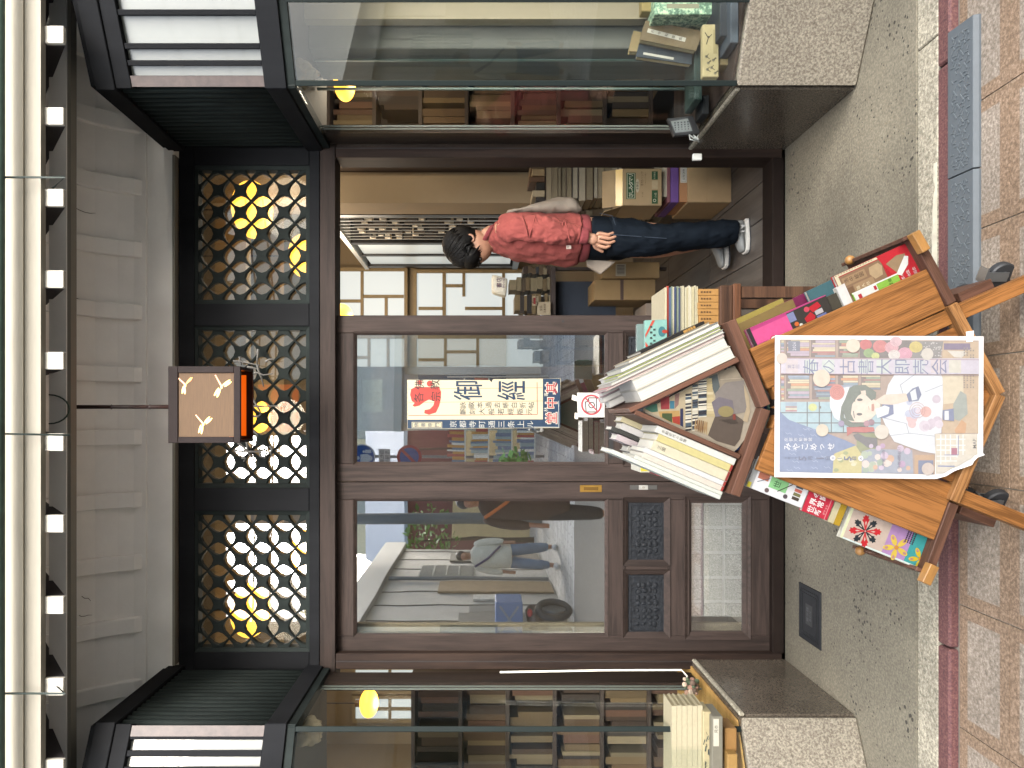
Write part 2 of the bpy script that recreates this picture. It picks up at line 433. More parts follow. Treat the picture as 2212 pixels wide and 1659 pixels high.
# ================================================================ ground
ST = thing('pavement', None, None, (0, 1, .12), kind='structure')
def pave_z(y): return .128 + .03 * (2.15 - y)
b = MB()
b.prism([(-30, 2.25, pave_z(2.25) - .004), (30, 2.25, pave_z(2.25) - .004), (30, -3, pave_z(-3) - .004), (-30, -3, pave_z(-3) - .004)], (0, 0, -.2))
b.build('pavement_bed', JOINT, ST)
TX, TY = .372, .372
tile_src = {}
def tile_mesh(w, d, top):
    b = MB(); g = .0018; bw = .036
    x0, x1, y0, y1 = -w / 2 + g, w / 2 - g, -d / 2 + g, d / 2 - g
    b.mi = 0
    b.bb(x0 + bw, x1 - bw, y0 + bw, y1 - bw, -.03, 0)
    b.mi = 1
    for q in ((x0, x1, y0, y0 + bw), (x0, x1, y1 - bw, y1), (x0, x0 + bw, y0 + bw, y1 - bw), (x1 - bw, x1, y0 + bw, y1 - bw)):
        b.bb(q[0], q[1], q[2], q[3], -.03, 0)
    return b
tsrc = None
for i in range(-7, 8):
    for j in range(0, 7):
        cx = -.198 + (i + .5) * TX; cy = 1.945 - (j + .5) * TY
        loc = (cx, cy, pave_z(cy))
        if tsrc is None:
            tsrc = tile_mesh(TX, TY, 0).build('paving_tile', [PAVEM, PAVEB], ST, origin=Vector((0, 0, 0)))
            tsrc.location = Vector(loc) - ABS[ST.name]; tsrc.rotation_euler = (-math.atan(.03), 0, 0)
        else: inst(tsrc, loc, ST)
t2 = None
for i in range(-7, 8):
    cx = -.198 + (i + .5) * TX; cy = (1.945 + 2.158) / 2
    if t2 is None:
        t2 = tile_mesh(TX, 2.158 - 1.945, 0).build('paving_tile', [PAVEM, PAVEB], ST, origin=Vector((0, 0, 0)))
        t2.location = Vector((cx, cy, pave_z(cy))) - ABS[ST.name]; t2.rotation_euler = (-math.atan(.03), 0, 0)
    else: inst(t2, (cx, cy, pave_z(cy)), ST)
b = MB(); b.prism([(-60, -3, .26), (60, -3, .26), (60, -60, .26), (-60, -60, .26)], (0, 0, -.3))
so = b.build('street', mat('street_stone', '#b9b5ab', .7, .15, 3, bump=.2), kind='structure')
m_ = MATS['street_stone']; n_, l_ = m_.node_tree.nodes, m_.node_tree.links
bt = n_.new('ShaderNodeTexBrick'); bt.inputs['Scale'].default_value = 1.6; bt.inputs['Mortar Size'].default_value = .012
bt.inputs['Color1'].default_value = col4('#b9b6ae'); bt.inputs['Color2'].default_value = col4('#a29f97'); bt.inputs['Mortar'].default_value = col4('#75726b')
g_ = n_.new('ShaderNodeNewGeometry'); l_.new(g_.outputs['Position'], bt.inputs['Vector']); l_.new(bt.outputs[0], n_['Principled BSDF'].inputs['Base Color'])
b = MB(); b.bb(-60, 60, 2.26, 60, -.3, .02); b.build('ground', JOINT, kind='structure')
# red kerb in stones
KB = thing('kerb', None, None, (0, 2.2, .1), kind='structure')
for x0, x1 in ((-3.2, -1.93), (-1.93, -.71), (-.71, .2), (.2, 1.09), (1.09, 2.3), (2.3, 3.4)):
    b = MB(); b.bb(x0 + .003, x1 - .003, 2.168, 2.226, .02, .151); b.build('kerb_stone', KERBM, KB, bevel=.006)
# entrance slab, washed border strip
ES = thing('entrance_step', None, None, (0, 2.8, .1), kind='structure')
b = MB(); b.bb(-3, 3, 2.335, 3.335, .02, .150); b.build('entrance_slab', SLABM, ES)
for x0, x1 in ((-3, -1.21), (-1.21, .0), (.0, 1.2), (1.2, 3)):
    b = MB(); b.bb(x0 + .002, x1 - .002, 2.229, 2.332, .02, .148); b.build('border_stone', EDGEM, ES, bevel=.004)
r_ = random.Random(23); b = MB(); pts = []
xs = [.18 + .62 * k / 24 for k in range(25)]
for x in xs: pts.append((x, 2.2295, .1495))
for x in reversed(xs): pts.append((x, 2.2295 + .012 + .012 * r_.random() + .008 * math.sin(x * 14), .1495))
b.prism(pts, (0, 0, .0015)); b.build('lime_bloom', WHT, ES)
# iron lid in the slab
q = [ground(*p, .152) for p in ((1726, 1250), (1775, 1270), (1777, 1396), (1732, 1362))]
lx0, lx1, ly0, ly1 = min(p.x for p in q), max(p.x for p in q), min(p.y for p in q), max(p.y for p in q)
lx0, lx1 = -.985, -.74; ly0, ly1 = 2.98, 3.185
IRON = mat('cast_iron', '#1f2022', .65, .2, 40, bump=.3, metal=.1, spec=.15)
lid = thing('meter_lid', 'dark cast iron meter lid set in the concrete step left of the book stand', 'lid', ((lx0 + lx1) / 2, (ly0 + ly1) / 2, .15))
b = MB(); b.bb(lx0, lx1, ly0, ly1, .13, .1545); b.build('cover_plate', IRON, lid, bevel=.003)
b = MB()
for k in (.02, .034):
    for q in ((lx0 + k, lx1 - k, ly0 + k, ly0 + k + .006), (lx0 + k, lx1 - k, ly1 - k - .006, ly1 - k), (lx0 + k, lx0 + k + .006, ly0 + k + .006, ly1 - k - .006), (lx1 - k - .006, lx1 - k, ly0 + k + .006, ly1 - k - .006)):
        b.bb(*q, .1545, .1575)
b.build('rib', IRON, lid)
a = Art(lambda x, y, h: Vector(((lx0 + lx1) / 2 + x, (ly0 + ly1) / 2 + y, .1555 + h)))
a.rect(-.045, -.032, .045, .032, '#3a3b3d', 1)
a.text('量水器', 0, .012, .022, '#6c6d70', 3, (1, 0), (0, 1)).text('BOX', 0, -.014, .022, '#6c6d70', 3, (1, 0), (0, 1))
a.build('raised_lettering', lid)
# grey rubber kerb ramps
def ramp(x0, x1, label, clip):
    t = thing('kerb_ramp', label, 'ramp', ((x0 + x1) / 2, 2.11, .13), 'grey kerb ramps laid end to end along the kerb')
    b = MB(); zt, zb = .158, pave_z(2.07) + .004
    pts = [(x0, 2.166, zb - .01), (x0, 2.166, zt), (x0, 2.156, zt), (x0, 2.066, zb + .016), (x0, 2.06, zb + .002), (x0, 2.06, zb - .01)]
    b.prism(pts, (x1 - x0, 0, 0)); b.build('ramp_body', RAMPM, t, bevel=.002)
    b = MB(); rnd = random.Random(int(x0 * 100))
    n = Vector((0, -(zt - zb - .016), .09)).normalized()
    b.mi = 0
    for k in range(int((x1 - x0) / .011)):
        for r in range(5):
            if rnd.random() < .25: continue
            f = .12 + .8 * (r + .5 * (k % 2)) / 5.2
            p = Vector((x0 + .02 + k * .011, 2.156 - .09 * f, zt - (zt - zb - .016) * f)) + n * .001
            if p.x > x1 - .02: continue
            b.box(p, (.012, .0035, .0022), turn('X', math.atan2(zt - zb - .016, .09)) @ turn('Z', R((k * 60 + r * 60) % 180 + 30)))
    b.build('grip_pattern', mat('ramp_pattern', '#4e5457', .65), t, kind='stuff')
ramp(.725, 1.17, 'grey patterned kerb ramp, the right one of two, in front of the right plinth', 1)
ramp(.06, .721, 'grey patterned kerb ramp, the one half hidden under the book stand', 0)
# ================================================================ the shop building
BL = thing('bookshop_building', 'dark timber shop front with white plaster cove, latticed transoms and two showcase windows', 'building', (0, 3.3, .15))
D = 3.35
# eaves: fascia, gutter, rafters, roof boards
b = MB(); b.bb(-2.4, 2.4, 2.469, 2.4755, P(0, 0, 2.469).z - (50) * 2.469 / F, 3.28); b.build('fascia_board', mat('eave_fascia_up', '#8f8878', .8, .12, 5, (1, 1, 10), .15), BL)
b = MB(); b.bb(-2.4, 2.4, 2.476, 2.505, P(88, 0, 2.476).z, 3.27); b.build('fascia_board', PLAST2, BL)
b = MB(); b.tube([(-2.4, 2.405, 3.219), (2.4, 2.405, 3.219)], .021, 12); gut = b.build('gutter', GREENM, BL, smooth=True)
for y, k in ((383, 25), (937, 0), (1498, -25)):
    b = MB(); pts = [P(-4, y, 2.40), P(30, y, 2.43), P(140, y, 2.46), P(112, y + k, 2.52)] if k else [P(-4, y, 2.40), P(30, y + .5, 2.43), P(150, y + 3, 2.46)]
    b.tube(pts, .0038, 6); b.build('gutter_bracket', mat('bracket_green', '#1c2824', .7), gut, smooth=True)
src = None
for k in range(-8, 8):
    x = .197 + .287 * k
    s = .79; pts = [(x - .029, 2.512, 3.052), (x - .029, 2.512, 3.118), (x - .029, 3.1, 3.118 + s * .588), (x - .029, 3.1, 3.052 + s * .588)]
    if src is None:
        b = MB(); b.prism(pts, (.058, 0, 0)); src = b.build('rafter', RAFT, BL)
        b = MB(); b.bb(x - .0305, x + .0305, 2.496, 2.514, 3.0505, 3.1185); cp = b.build('end_cap', CAPW, src, bevel=.002)
        rel, crel = ABS[src.name].x - x, ABS[cp.name].copy(); base = ABS[src.name].copy(); x00 = x
    else:
        r = inst(src, base + Vector((x - x00, 0, 0)), BL); inst(cp, crel + Vector((x - x00, 0, 0)), r)
b = MB(); b.prism([(-2.6, 2.45, 3.285), (2.6, 2.45, 3.285), (2.6, 3.45, 3.285 + .79), (-2.6, 3.45, 3.285 + .79)], (0, -.02, .03)); b.build('roof_board', RAFT, BL)
b = MB(); b.prism([(-2.6, 2.46, 3.335), (2.6, 2.46, 3.335), (2.6, 9.6, 5.65), (-2.6, 9.6, 5.65)], (0, 0, .08)); b.build('roof', mat('roof_tile', '#4a4d50', .6, .2, 6, bump=.5), BL)
# plaster beam, cove, ribs, wall
b = MB(); b.bb(-2.5, 2.5, 2.75, 2.80, P(143, 0, 2.75).z, P(106, 0, 2.75).z); b.build('plaster_beam', PLAST, BL)
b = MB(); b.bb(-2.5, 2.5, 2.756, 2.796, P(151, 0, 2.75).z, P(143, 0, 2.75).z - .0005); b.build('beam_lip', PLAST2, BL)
prof = [(2.80, 3.47), (2.92, 3.465), (3.04, 3.435), (3.13, 3.39), (3.21, 3.325), (3.265, 3.25), (3.295, 3.19), (3.305, 3.14)]
b = MB(); b.prism([(-2.5, y, z) for y, z in prof] + [(-2.5, 3.40, 3.14), (-2.5, 3.40, 3.52), (-2.5, 2.80, 3.52)], (5, 0, 0)); b.build('plaster_cove', PLAST, BL)
rs = None
for k in range(-6, 6):
    x = .484 + .2895 * k
    if rs is None:
        inner = [(y - .024, z - .012) for y, z in prof[:-1]] + [(3.30, 3.152)]
        b = MB(); b.prism([(x - .036, y, z) for y, z in inner] + [(x - .036, y + .01, z) for y, z in reversed(prof[:-1])], (.072, 0, 0)); rs = b.build('cove_rib', PLAST, BL, bevel=.004); x0r = x
    else: inst(rs, ABS[rs.name] + Vector((x - x0r, 0, 0)), BL)
r_ = random.Random(17)
for y, v0, n, dv, dy in ((640, 158, 6, 15, 9), (385, 152, 4, 6, 4), (1290, 175, 4, 7, 2), (1330, 170, 5, 7, -1), (450, 165, 5, 10, 3)):
    b = MB(); pts = []
    for k in range(n):
        v = v0 + dv * k + r_.uniform(-2, 2); zz = v
        # follow the cove: depth from the profile at this height
        d_ = 3.13
        for _ in range(4):
            z_ = ZC - (v - V0) / F * d_
            for (ya, za), (yb, zb) in zip(prof, prof[1:]):
                if zb <= z_ <= za: d_ = ya + (yb - ya) * (za - z_) / (za - zb)
        pts.append(P(v, y + dy * k + r_.uniform(-3, 3), d_ - .002))
    b.tube(pts, [.0014] * (n - 1) + [.0006], 5); b.build('plaster_crack', mat('crack', '#3f3a33', .9), BL)
zt = P(385, 0, D).z
b = MB(); b.bb(-2.5, 2.5, 3.318, 3.44, zt + .012, 3.139); b.build('plaster_wall', PLAST, BL)
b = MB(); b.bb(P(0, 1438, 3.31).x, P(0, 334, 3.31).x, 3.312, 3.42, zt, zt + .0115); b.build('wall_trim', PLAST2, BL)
b = MB(); b.bb(-2.5, 2.5, 3.36, 3.44, 3.14, 4.3); b.build('upper_wall', PLAST, BL)
# transom frame
TF = MB()
TF.pb(386, 419, 296, 1480, 3.335, 3.44); TF.build('transom_beam', DARK, BL, bevel=.002)
b = MB(); b.pb(668, 690, 296, 1480, 3.335, 3.44); b.build('transom_sill', DARK, BL, bevel=.002)
b = MB(); b.pb(691, 724, 296, 1480, 3.325, 3.45); b.build('door_head', DOORH, BL, bevel=.002)
for y0, y1 in ((296, 357), (656, 704), (1054, 1104), (1409, 1480)):
    b = MB(); b.pb(419.5, 667.5, y0, y1, 3.336, 3.44); b.build('transom_post', DARK, BL, bevel=.002)
def ring(b, v0, v1, y0, y1, w, d0, d1, d2=None):
    """frame round an opening: outer rim at depth d0, sloping to depth d2 at the inner edge, back at d1"""
    d2 = d0 if d2 is None else d2
    o = [P(v, y, d0) for v, y in ((v0, y0), (v0, y1), (v1, y1), (v1, y0))]
    i = [P(v, y, d0) for v, y in ((v0 + w, y0 + w), (v0 + w, y1 - w), (v1 - w, y1 - w), (v1 - w, y0 + w))]
    for k in range(4):
        a, c, e, f = o[k], o[(k + 1) % 4], i[(k + 1) % 4], i[k]
        vs = [b.b.verts.new(Vector((p.x, dd, p.z))) for p, dd in ((a, d0), (c, d0), (e, d2), (f, d2), (a, d1), (c, d1), (e, d1), (f, d1))]
        for q in ((0, 1, 2, 3), (7, 6, 5, 4), (0, 4, 5, 1), (3, 2, 6, 7)): b._f([vs[x] for x in q])
    return b
starm = None
for (v0, v1, y0, y1, n, par) in ((418, 669, 357, 656, 6, 0), (418, 669, 704, 1054, 7, 1), (418, 669, 1104, 1409, 6, 0)):
    gf = ring(MB(), v0, v1, y0, y1, 9, 3.342, 3.40, 3.35).build('transom_grille', DARKG, BL)
    cv, cy = (v0 + v1) / 2, (y0 + y1) / 2
    sv, sy = (v1 - v0 - 16) / 2 / 5, (y1 - y0 - 16) / 2 / n
    for i in range(-5, 6, 2):
        for j in range(-n, n + 1):
            if (j + par) % 2: continue
            c = P(cv + i * sv, cy + j * sy, 3.37)
            if starm is None:
                b = MB(); k = 3.37 / F; t = 1.7; pts = []
                for (sx, sz) in ((1, 1), (-1, 1), (-1, -1), (1, -1)):
                    tip = (sx * sy, sz * sv)
                    d = Vector((sx, sz)).normalized(); pn = Vector((-d.y, d.x))
                    e1 = Vector(tip) - pn * t; e2 = Vector(tip) + pn * t
                    m1 = Vector((sx * sy * .5, sz * sv * .5)) - pn * 3.0; m2 = Vector((sx * sy * .5, sz * sv * .5)) + pn * 3.0
                    pts += [m1, e1, e2, m2]
                    ax = d + pn; ax.normalize()
                    pts.append(Vector((round(ax.x), round(ax.y))) * 10.5)
                b.prism([(c.x + p[0] * k, 3.356, c.z + p[1] * k) for p in pts], (0, .026, 0))
                starm = b.build('lattice_star', DARKG, gf, bevel=.002)
            else: inst(starm, c + Vector((0, -.001 + .0003 * ((i + j) % 3), 0)), gf)
    b = MB(); b.pb(v0 + 2, v1 - 2, y0 + 2, y1 - 2, 3.384, 3.388); b.build('pane', PANET, gf)
# brush-written shop name on the middle transom
def TZ(X, Y): return P((600 + X / 3.318) * .5486, (1350 + Y / 3.318) * .5486, 3.315)
SW = mat('sign_white', '#6f6f6c', .7, .12, 20)
for strokes in (
    (((1380, 85), (1375, 200), (1362, 290)), ((1060, 240), (1140, 240), (1250, 265), (1400, 292)), ((1140, 180), (1150, 240), (1162, 292)), ((1370, 290), (1390, 380), (1420, 440), (1455, 575)), ((1480, 245), (1530, 215), (1592, 212)), ((1318, 402), (1380, 390), (1450, 422), (1570, 402)), ((1240, 315), (1330, 330), (1375, 342))),
    (((1290, 690), (1350, 800), (1400, 880), (1415, 925)), ((1180, 832), (1400, 828), (1640, 825)), ((1250, 950), (1380, 965), (1420, 930))),
    (((1310, 1145), (1370, 1200), (1365, 1300)), ((1120, 1310), (1200, 1370), (1260, 1450), (1355, 1575)), ((1070, 1410), (1250, 1420), (1400, 1420), (1475, 1400)), ((1230, 1290), (1238, 1350), (1246, 1420)), ((1395, 1385), (1415, 1480), (1468, 1500), (1500, 1425), (1450, 1372), (1398, 1384)), ((1530, 1350), (1562, 1385), (1542, 1440), (1570, 1490)), ((1170, 1500), (1215, 1510), (1195, 1550)))):
    b = MB(); w = .0052
    for st in strokes:
        b.tube([TZ(*p) for p in st], [(.008, w * (1.15 - .7 * i / (len(st) - 1))) for i in range(len(st))], 8)
    b.build('sign_character', SW, BL)
# door jambs, sill
for y0, y1 in ((300, 340), (1412, 1446)):
    b = MB(); b.pb(724.5, 1690, y0, y1, 3.33, 3.47); j = b.build('door_jamb', POSTW, BL, bevel=.003)
    b = MB(); b.pb(724.5, 1690, (y0 + y1) / 2 - 1, (y0 + y1) / 2 + 1, 3.3285, 3.3295); b.build('jamb_groove', mat('groove', '#151112', .6), j)
b = MB(); b.pb(1669, 1694, 340, 1412, 3.338, 3.46); b.build('door_sill', mat('sill_dark', '#191310', .7, .2, 12, spec=.08), BL, bevel=.003)
# sliding doors
BRASS = mat('brass', '#b08a45', .3, .1, 30, metal=.9)
STEEL = mat('steel', '#9a9a98', .3, metal=.9)
CARVE = mat('carved_panel', '#191b1e', .55, .5, 60, (1, 1, 1), .8, dist=.008, detail=8, spec=.15)
def carve(parent, v0, v1, y0, y1, d, seed):
    rnd = random.Random(seed); cp = MB(); cp.pb(v0, v1, y0, y1, d, d + .02); o = cp.build('carved_panel', CARVE, parent)
    b = MB()
    b.pb(v0 + 2, v1 - 2, y0 + 2, y0 + 6, d - .004, d); b.pb(v0 + 2, v1 - 2, y1 - 6, y1 - 2, d - .004, d)
    b.pb(v0 + 2, v0 + 6, y0 + 6.5, y1 - 6.5, d - .004, d); b.pb(v1 - 6, v1 - 2, y0 + 6.5, y1 - 6.5, d - .004, d)
    b.build('panel_border', CARVE, parent)
    for k in range(7):
        for j in range(4):
            b = MB(); v = v0 + 15 + (v1 - v0 - 30) * (j + .5) / 4; yy = y0 + 15 + (y1 - y0 - 30) * (k + .5) / 7
            q = P(v + rnd.uniform(-2, 2), yy + rnd.uniform(-2, 2), d); b.ball(q, (.011 * rnd.uniform(.7, 1.3), .0035, .012 * rnd.uniform(.6, 1.2)), 8, 6); b.build('carved_relief', CARVE, parent, smooth=True)
def door(y0, y1, d, panels, lower):
    o = MB(); w = 38
    o.pb(726, 1668, y0, y0 + w, d, d + .038); o.pb(726, 1668, y1 - w, y1, d, d + .038)
    dr = o.build('sliding_door', DOORW, BL, bevel=.0025)
    for v0, v1 in ((726.5, 766), (1311, 1352), (1442, 1490), (1612, 1667.5)):
        b = MB(); b.pb(v0, v1, y0 + w + .3, y1 - w - .3, d + .001, d + .037); b.build('rail', DOORH, dr, bevel=.002)
    a, z = y0 + w, y1 - w; m = (a + z) / 2
    b = MB(); b.pb(1352.5, 1441.5, m - 9, m + 9, d + .001, d + .037); b.build('middle_stile', DOORW, dr)
    ring(b := MB(), 763, 1314, a - 3, z + 3, 7, d - .002, d + .02, d + .012); b.build('glazing_bead', DOORW, dr)
    b = MB(); b.pb(768, 1310, a + 2, z - 2, d + .014, d + .019); b.build('pane', PANE, dr)
    for p0, p1 in ((a, m - 9), (m + 9, z)):
        ring(b := MB(), 1346, 1448, p0 - 5, p1 + 5, 12, d - .006, d + .02, d + .012); b.build('panel_moulding', DOORW, dr)
        carve(dr, 1358, 1437, p0 + 6, p1 - 6, d + .016, int(p0))
    ring(b := MB(), 1480, 1622, a - 8, z + 8, 16, d - .006, d + .02, d + .012); b.build('panel_moulding', DOORW, dr)
    b = MB(); b.pb(1494, 1608, a + 5, z - 5, d + .014, d + .019); b.build('lower_pane', PANE, dr)
    return dr
dm = door(681, 1040, 3.372, 1, 1)
dl = door(1041.5, 1412, 3.374, 1, 1)
b = MB(); b.pb(1253, 1300, 1048, 1063, 3.3715, 3.376); b.build('handle_plate', BRASS, dl, bevel=.001)
b = MB(); b.pb(1261, 1292, 1052, 1059, 3.3700, 3.3712); b.build('finger_pull', mat('brass_dark', '#6d5227', .4, metal=.8), dl)
for v0, v1, m in ((1361, 1379, '#5b5a57'), (1380, 1400, '#b4b2ab'), (1401, 1420, '#5b5a57')):
    b = MB(); b.pb(v0, v1, 1048, 1058, 3.3705, 3.376); b.build('lock_plate', mat('lock' + m, m, .35, metal=.7), dl, bevel=.001)
b = MB(); b.cyl(P(1390, 1053, 3.3705), P(1390, 1053, 3.368), .006); b.build('keyhole', mat('lock_core', '#6d6a62', .3, metal=.8), dl)
b = MB(); b.pb(1315, 1325, 925, 990, 3.3712, 3.374); b.build('letter_slot', mat('slot_black', '#0d0c0c', .8), dm)
b = MB(); b.cyl(P(1216, 694, 3.3720), P(1216, 694, 3.3712), .006, 10); b.build('bolt_hole', mat('slot_black', '#0d0c0c', .8), dm)
b = MB(); b.pb(1665, 1690, 341, 679, 3.40, 3.44); b.build('floor_track', mat('track_steel', '#8a8986', .4, metal=.6), BL)
# ---------------------------------------------------------------- the two showcase windows
def bay(s, cx, name):
    """s = +1 right, -1 left; the front runs outwards at 26 degrees from the corner (cx, 2.70)"""
    dr = Vector((s * .899, -.438, 0)); nn = Vector((s * .438, .899, 0)); c0 = Vector((cx, 2.70, 0))
    def tof(y): k = (Y0 - y) / F; return (k * 2.70 - cx) / (s * .899 + .438 * k)
    L = 1.0
    def fr(t0, t1, z0, z1, d0, d1):      # box along the front
        p = [c0 + dr * t0 + nn * d0, c0 + dr * t1 + nn * d0, c0 + dr * t1 + nn * d1, c0 + dr * t0 + nn * d1]
        return [(q.x, q.y, z0) for q in p], (0, 0, z1 - z0)
    def sd(y0, y1, z0, z1, w0, w1):      # box along the side wall, w measured inwards from the passage face
        b = MB(); return b.bb(cx + s * w0, cx + s * w1, y0, y1, z0, z1)
    zt, zb = 3.044, 2.368
    b = MB(); b.prism(*fr(-.012, L, zt - .075, zt, -.012, .06)); win = b.build(name, DARK, BL, bevel=.003)
    b = MB(); b.prism(*fr(-.006, L, zt - .135, zt - .0755, -.004, .05)); b.build('front_rail', DARK, win, bevel=.002)
    b = MB(); b.prism(*fr(-.006, L, zb - .048, zb + .035, -.006, .05)); b.build('front_rail', DARK, win, bevel=.002)
    b = MB(); b.prism(*fr(-.005, L, zb - .08, zb - .049, .004, .045)); b.build('front_rail', DARKG, win)
    z0, z1 = zb + .0355, zt - .1355
    ys = {1: [(168, 181)], -1: [(1567, 1582)]}[s]
    post = MB(); post.prism(*fr(0, .038, z0, z1, 0, .05)); post.build('corner_post', mat('worn_post', '#3c312d', .5, .3, 30, bump=.2), win)
    if s > 0: cuts = [(166, 142), (130, 106), (93, 33), (20, -60), (-75, -160)]
    else: cuts = [(1597, 1620), (1634, 1656), (1668, 1720), (1733, 1790)]
    last = .0385
    for a, e in cuts:
        t0, t1 = tof(a), tof(e)
        b = MB(); b.prism(*fr(last, t0, z0, z1, .0, .04)); b.build('mullion', DARK, win, bevel=.002)
        b = MB(); b.prism(*fr(t0 + .0005, t1 - .0005, z0, z1, .022, .03)); b.build('frosted_panel', FROST, win)
        last = t1
    # slatted side
    b = sd(2.70, 3.334, zt - .075, zt, -.01, .05); b.build('side_rail', DARK, win, bevel=.003)
    b = sd(2.70, 3.334, zb - .048, zb + .03, -.008, .05); b.build('side_rail', DARK, win, bevel=.003)
    b = sd(2.70, 3.334, zb - .08, zb - .0485, .002, .045); b.build('side_rail', DARKG, win)
    b = sd(2.72, 3.334, zb + .0305, zt - .0755, .022, .03); b.build('slat_board', DARK, win)
    sl = None; n = 15
    for k in range(n):
        y = 2.735 + (3.315 - 2.735) * (k + .5) / n
        if sl is None:
            b = MB(); b.tube([(cx + s * .016, y, zb + .031), (cx + s * .016, y, zt - .076)], .0145, 10); sl = b.build('slat', DARKG, win, smooth=True); ya = y
        else: inst(sl, ABS[sl.name] + Vector((0, y - ya, 0)), win)
    # glazing below
    zg = .607 if s > 0 else .59; zq = zb - .08
    b = MB(); b.prism(*fr(.002, .022, zg, zq - .0005, .004, .026)); b.build('glazing_bar', mat('glazing_bar_dark', '#1a201f', .6, spec=.08), win, bevel=.002)
    b = MB(); b.prism(*fr(.0225, L, zg, zq - .0005, .012, .018)); b.build('pane', PANEB, win)
    if s > 0:
        t = tof(4); b = MB(); b.prism(*fr(t, t + .02, zg, zq - .0005, .0, .026)); b.build('glazing_bar', mat('glazing_bar_dark', '#1a201f', .6, spec=.08), win)
    b = sd(2.725, 3.328, zg, zq - .0005, .012, .018); b.build('side_pane', PANEB, win)
    # back frame post of the side, thin bright glass edges
    b = sd(3.20, 3.328, zg, zq - .0005, .024, .06); b.build('back_post', POSTW, win)
    for yy in (3.12, 3.15):
        b = sd(yy, yy + .006, zg + .02, zq - .001, .020, .026); b.build('glass_edge', mat('glass_edge_line', '#565a55', .3), win)
    # ceiling of the case
    b = MB(); b.prism([c0 + dr * .03 + nn * .05 + Vector((0, 0, zq + .03)), c0 + dr * L + nn * .05 + Vector((0, 0, zq + .03)), Vector((cx + s * .93, 3.40, zq + .03)), Vector((cx + s * .052, 3.40, zq + .03))], (0, 0, .02)); b.build('case_ceiling', mat('case_ceiling_board', '#4d4740', .8), win)
    # top above the case (plaster)
    b = MB(); b.prism([(cx + s * .002, 2.70, zt + .001), (cx + s * .002, 3.32, zt + .001), (cx + s * 1.2, 3.32, zt + .001), (cx + s * 1.2, 2.12, zt + .001)], (0, 0, .02)); b.build('case_roof', DARK, win)
    # stone plinth
    px = 1.255 if s > 0 else -1.14
    pl = thing('stone_plinth', 'rough pale granite plinth under the %s showcase window' % ('right' if s > 0 else 'left'), 'plinth', (px + s * .4, 2.9, .15), 'granite plinths under the showcases')
    c1 = Vector((px, 2.70, .151))
    p = [c1, c1 + dr * L, Vector((c1.x + s * .899, 3.34, .151)), Vector((px, 3.34, .151))]
    q = [c1 + Vector((s * .012, .012, 0)), c1 + dr * L + Vector((0, .02, 0)), p[2], Vector((px + s * .012, 3.34, .151))]
    b = MB(); b.prism(q, (0, 0, zg - .151 - .002)); b.build('plinth_core', GRANS, pl)
    b = MB(); b.prism([c1, c1 + dr * L, c1 + dr * L + nn * .03, c1 + nn * .03 + dr * .03], (0, 0, zg - .151 - .0)); b.build('front_stone', GRANF, pl, bevel=.006)
    b = MB(); b.bb(px + s * .0, px + s * .0115, 2.722, 3.338, .152, zg - .024); b.build('side_stone', GRANS, pl)
    b = MB(); b.bb(px - s * .003, px + s * .0115, 2.722, 3.338, zg - .0235, zg - .0005); b.build('coping', EDGEM, pl, bevel=.006)
    # floor of the case
    m = wood('case_floor_dark', '#3a302a', '#231c19', 8, .4, .1) if s > 0 else wood('case_floor_tan', '#b08d55', '#94713f', 8, .5, .1)
    g = .03
    b = MB(); b.prism([Vector((px + s * .03, 2.735, zg)), c1.xy.to_3d() + dr * L + nn * .04 + Vector((0, 0, zg)), Vector((px + s * .93, 3.55, zg)), Vector((px + s * .03, 3.55, zg))], (0, 0, .006)); b.build('case_floor', m, win)
    return win, fr, sd, tof, zg
wr = bay(1, 1.255, 'showcase_window')
wlft = bay(-1, -1.175, 'showcase_window')
# small door stop at the right jamb
b = MB(); b.pb(1497, 1517, 331, 345, 3.31, 3.328); b.build('jamb_plate', mat('white_plastic', '#d7d6cf', .4), BL, bevel=.003)
# solid walls beyond the frame, left and right of the cases
for x0, x1 in ((2.15, 2.6), (-2.6, -2.07)):
    b = MB(); b.bb(x0, x1, 2.28, 3.44, .12, 3.1); b.build('pier', PLAST, BL)
# ================================================================ inside the shop
FZ = .20
PLANK = wood('floor_planks', '#4b4641', '#3a3531', 10, .35, .15, ax=1)
SF = thing('shop_floor', None, None, (0, 4.5, .1), kind='structure')
b = MB(); b.bb(-3, 2.6, 3.47, 6.5, .0, .19); b.build('floor_bed', mat('floor_joint', '#1d1a18', .8), SF)
rnd = random.Random(3); ps = None
for i in range(-4, 9):
    x = .06 + i * .182; y = 3.475 - rnd.random() * .5
    while y < 6.3:
        y0 = max(y, 3.472); y1 = min(y + .92, 6.45); y += .923
        if y1 - y0 < .05: continue
        b = MB(); b.bb(x + .002, x + .180, y0, y1 - .003, .185, FZ); b.build('floor_plank', PLANK, SF, bevel=.0015)
BEIGE = mat('inner_wall', '#786a54', .9, .05, 4, bump=.1)
IW = thing('interior_walls', None, None, (0, 5, 2), kind='structure')
b = MB(); b.bb(-3.1, 2.7, 6.40, 6.55, .0, 4.3); b.build('back_wall', BEIGE, IW)
b = MB(); b.bb(2.55, 2.7, 3.45, 6.40, .0, 4.3); b.build('side_wall', BEIGE, IW)
b = MB(); b.bb(-3.1, -2.95, 3.45, 6.40, .0, 4.3); b.build('side_wall', BEIGE, IW)
b = MB(); b.bb(1.312, 1.502, 4.36, 4.6, .2, 4.2); b.build('pillar', BEIGE, IW)
b = MB(); b.bb(-3.1, 2.7, 3.445, 6.55, 4.22, 4.3); b.build('shop_ceiling', mat('ceiling', '#9a8768', .9), kind='structure')
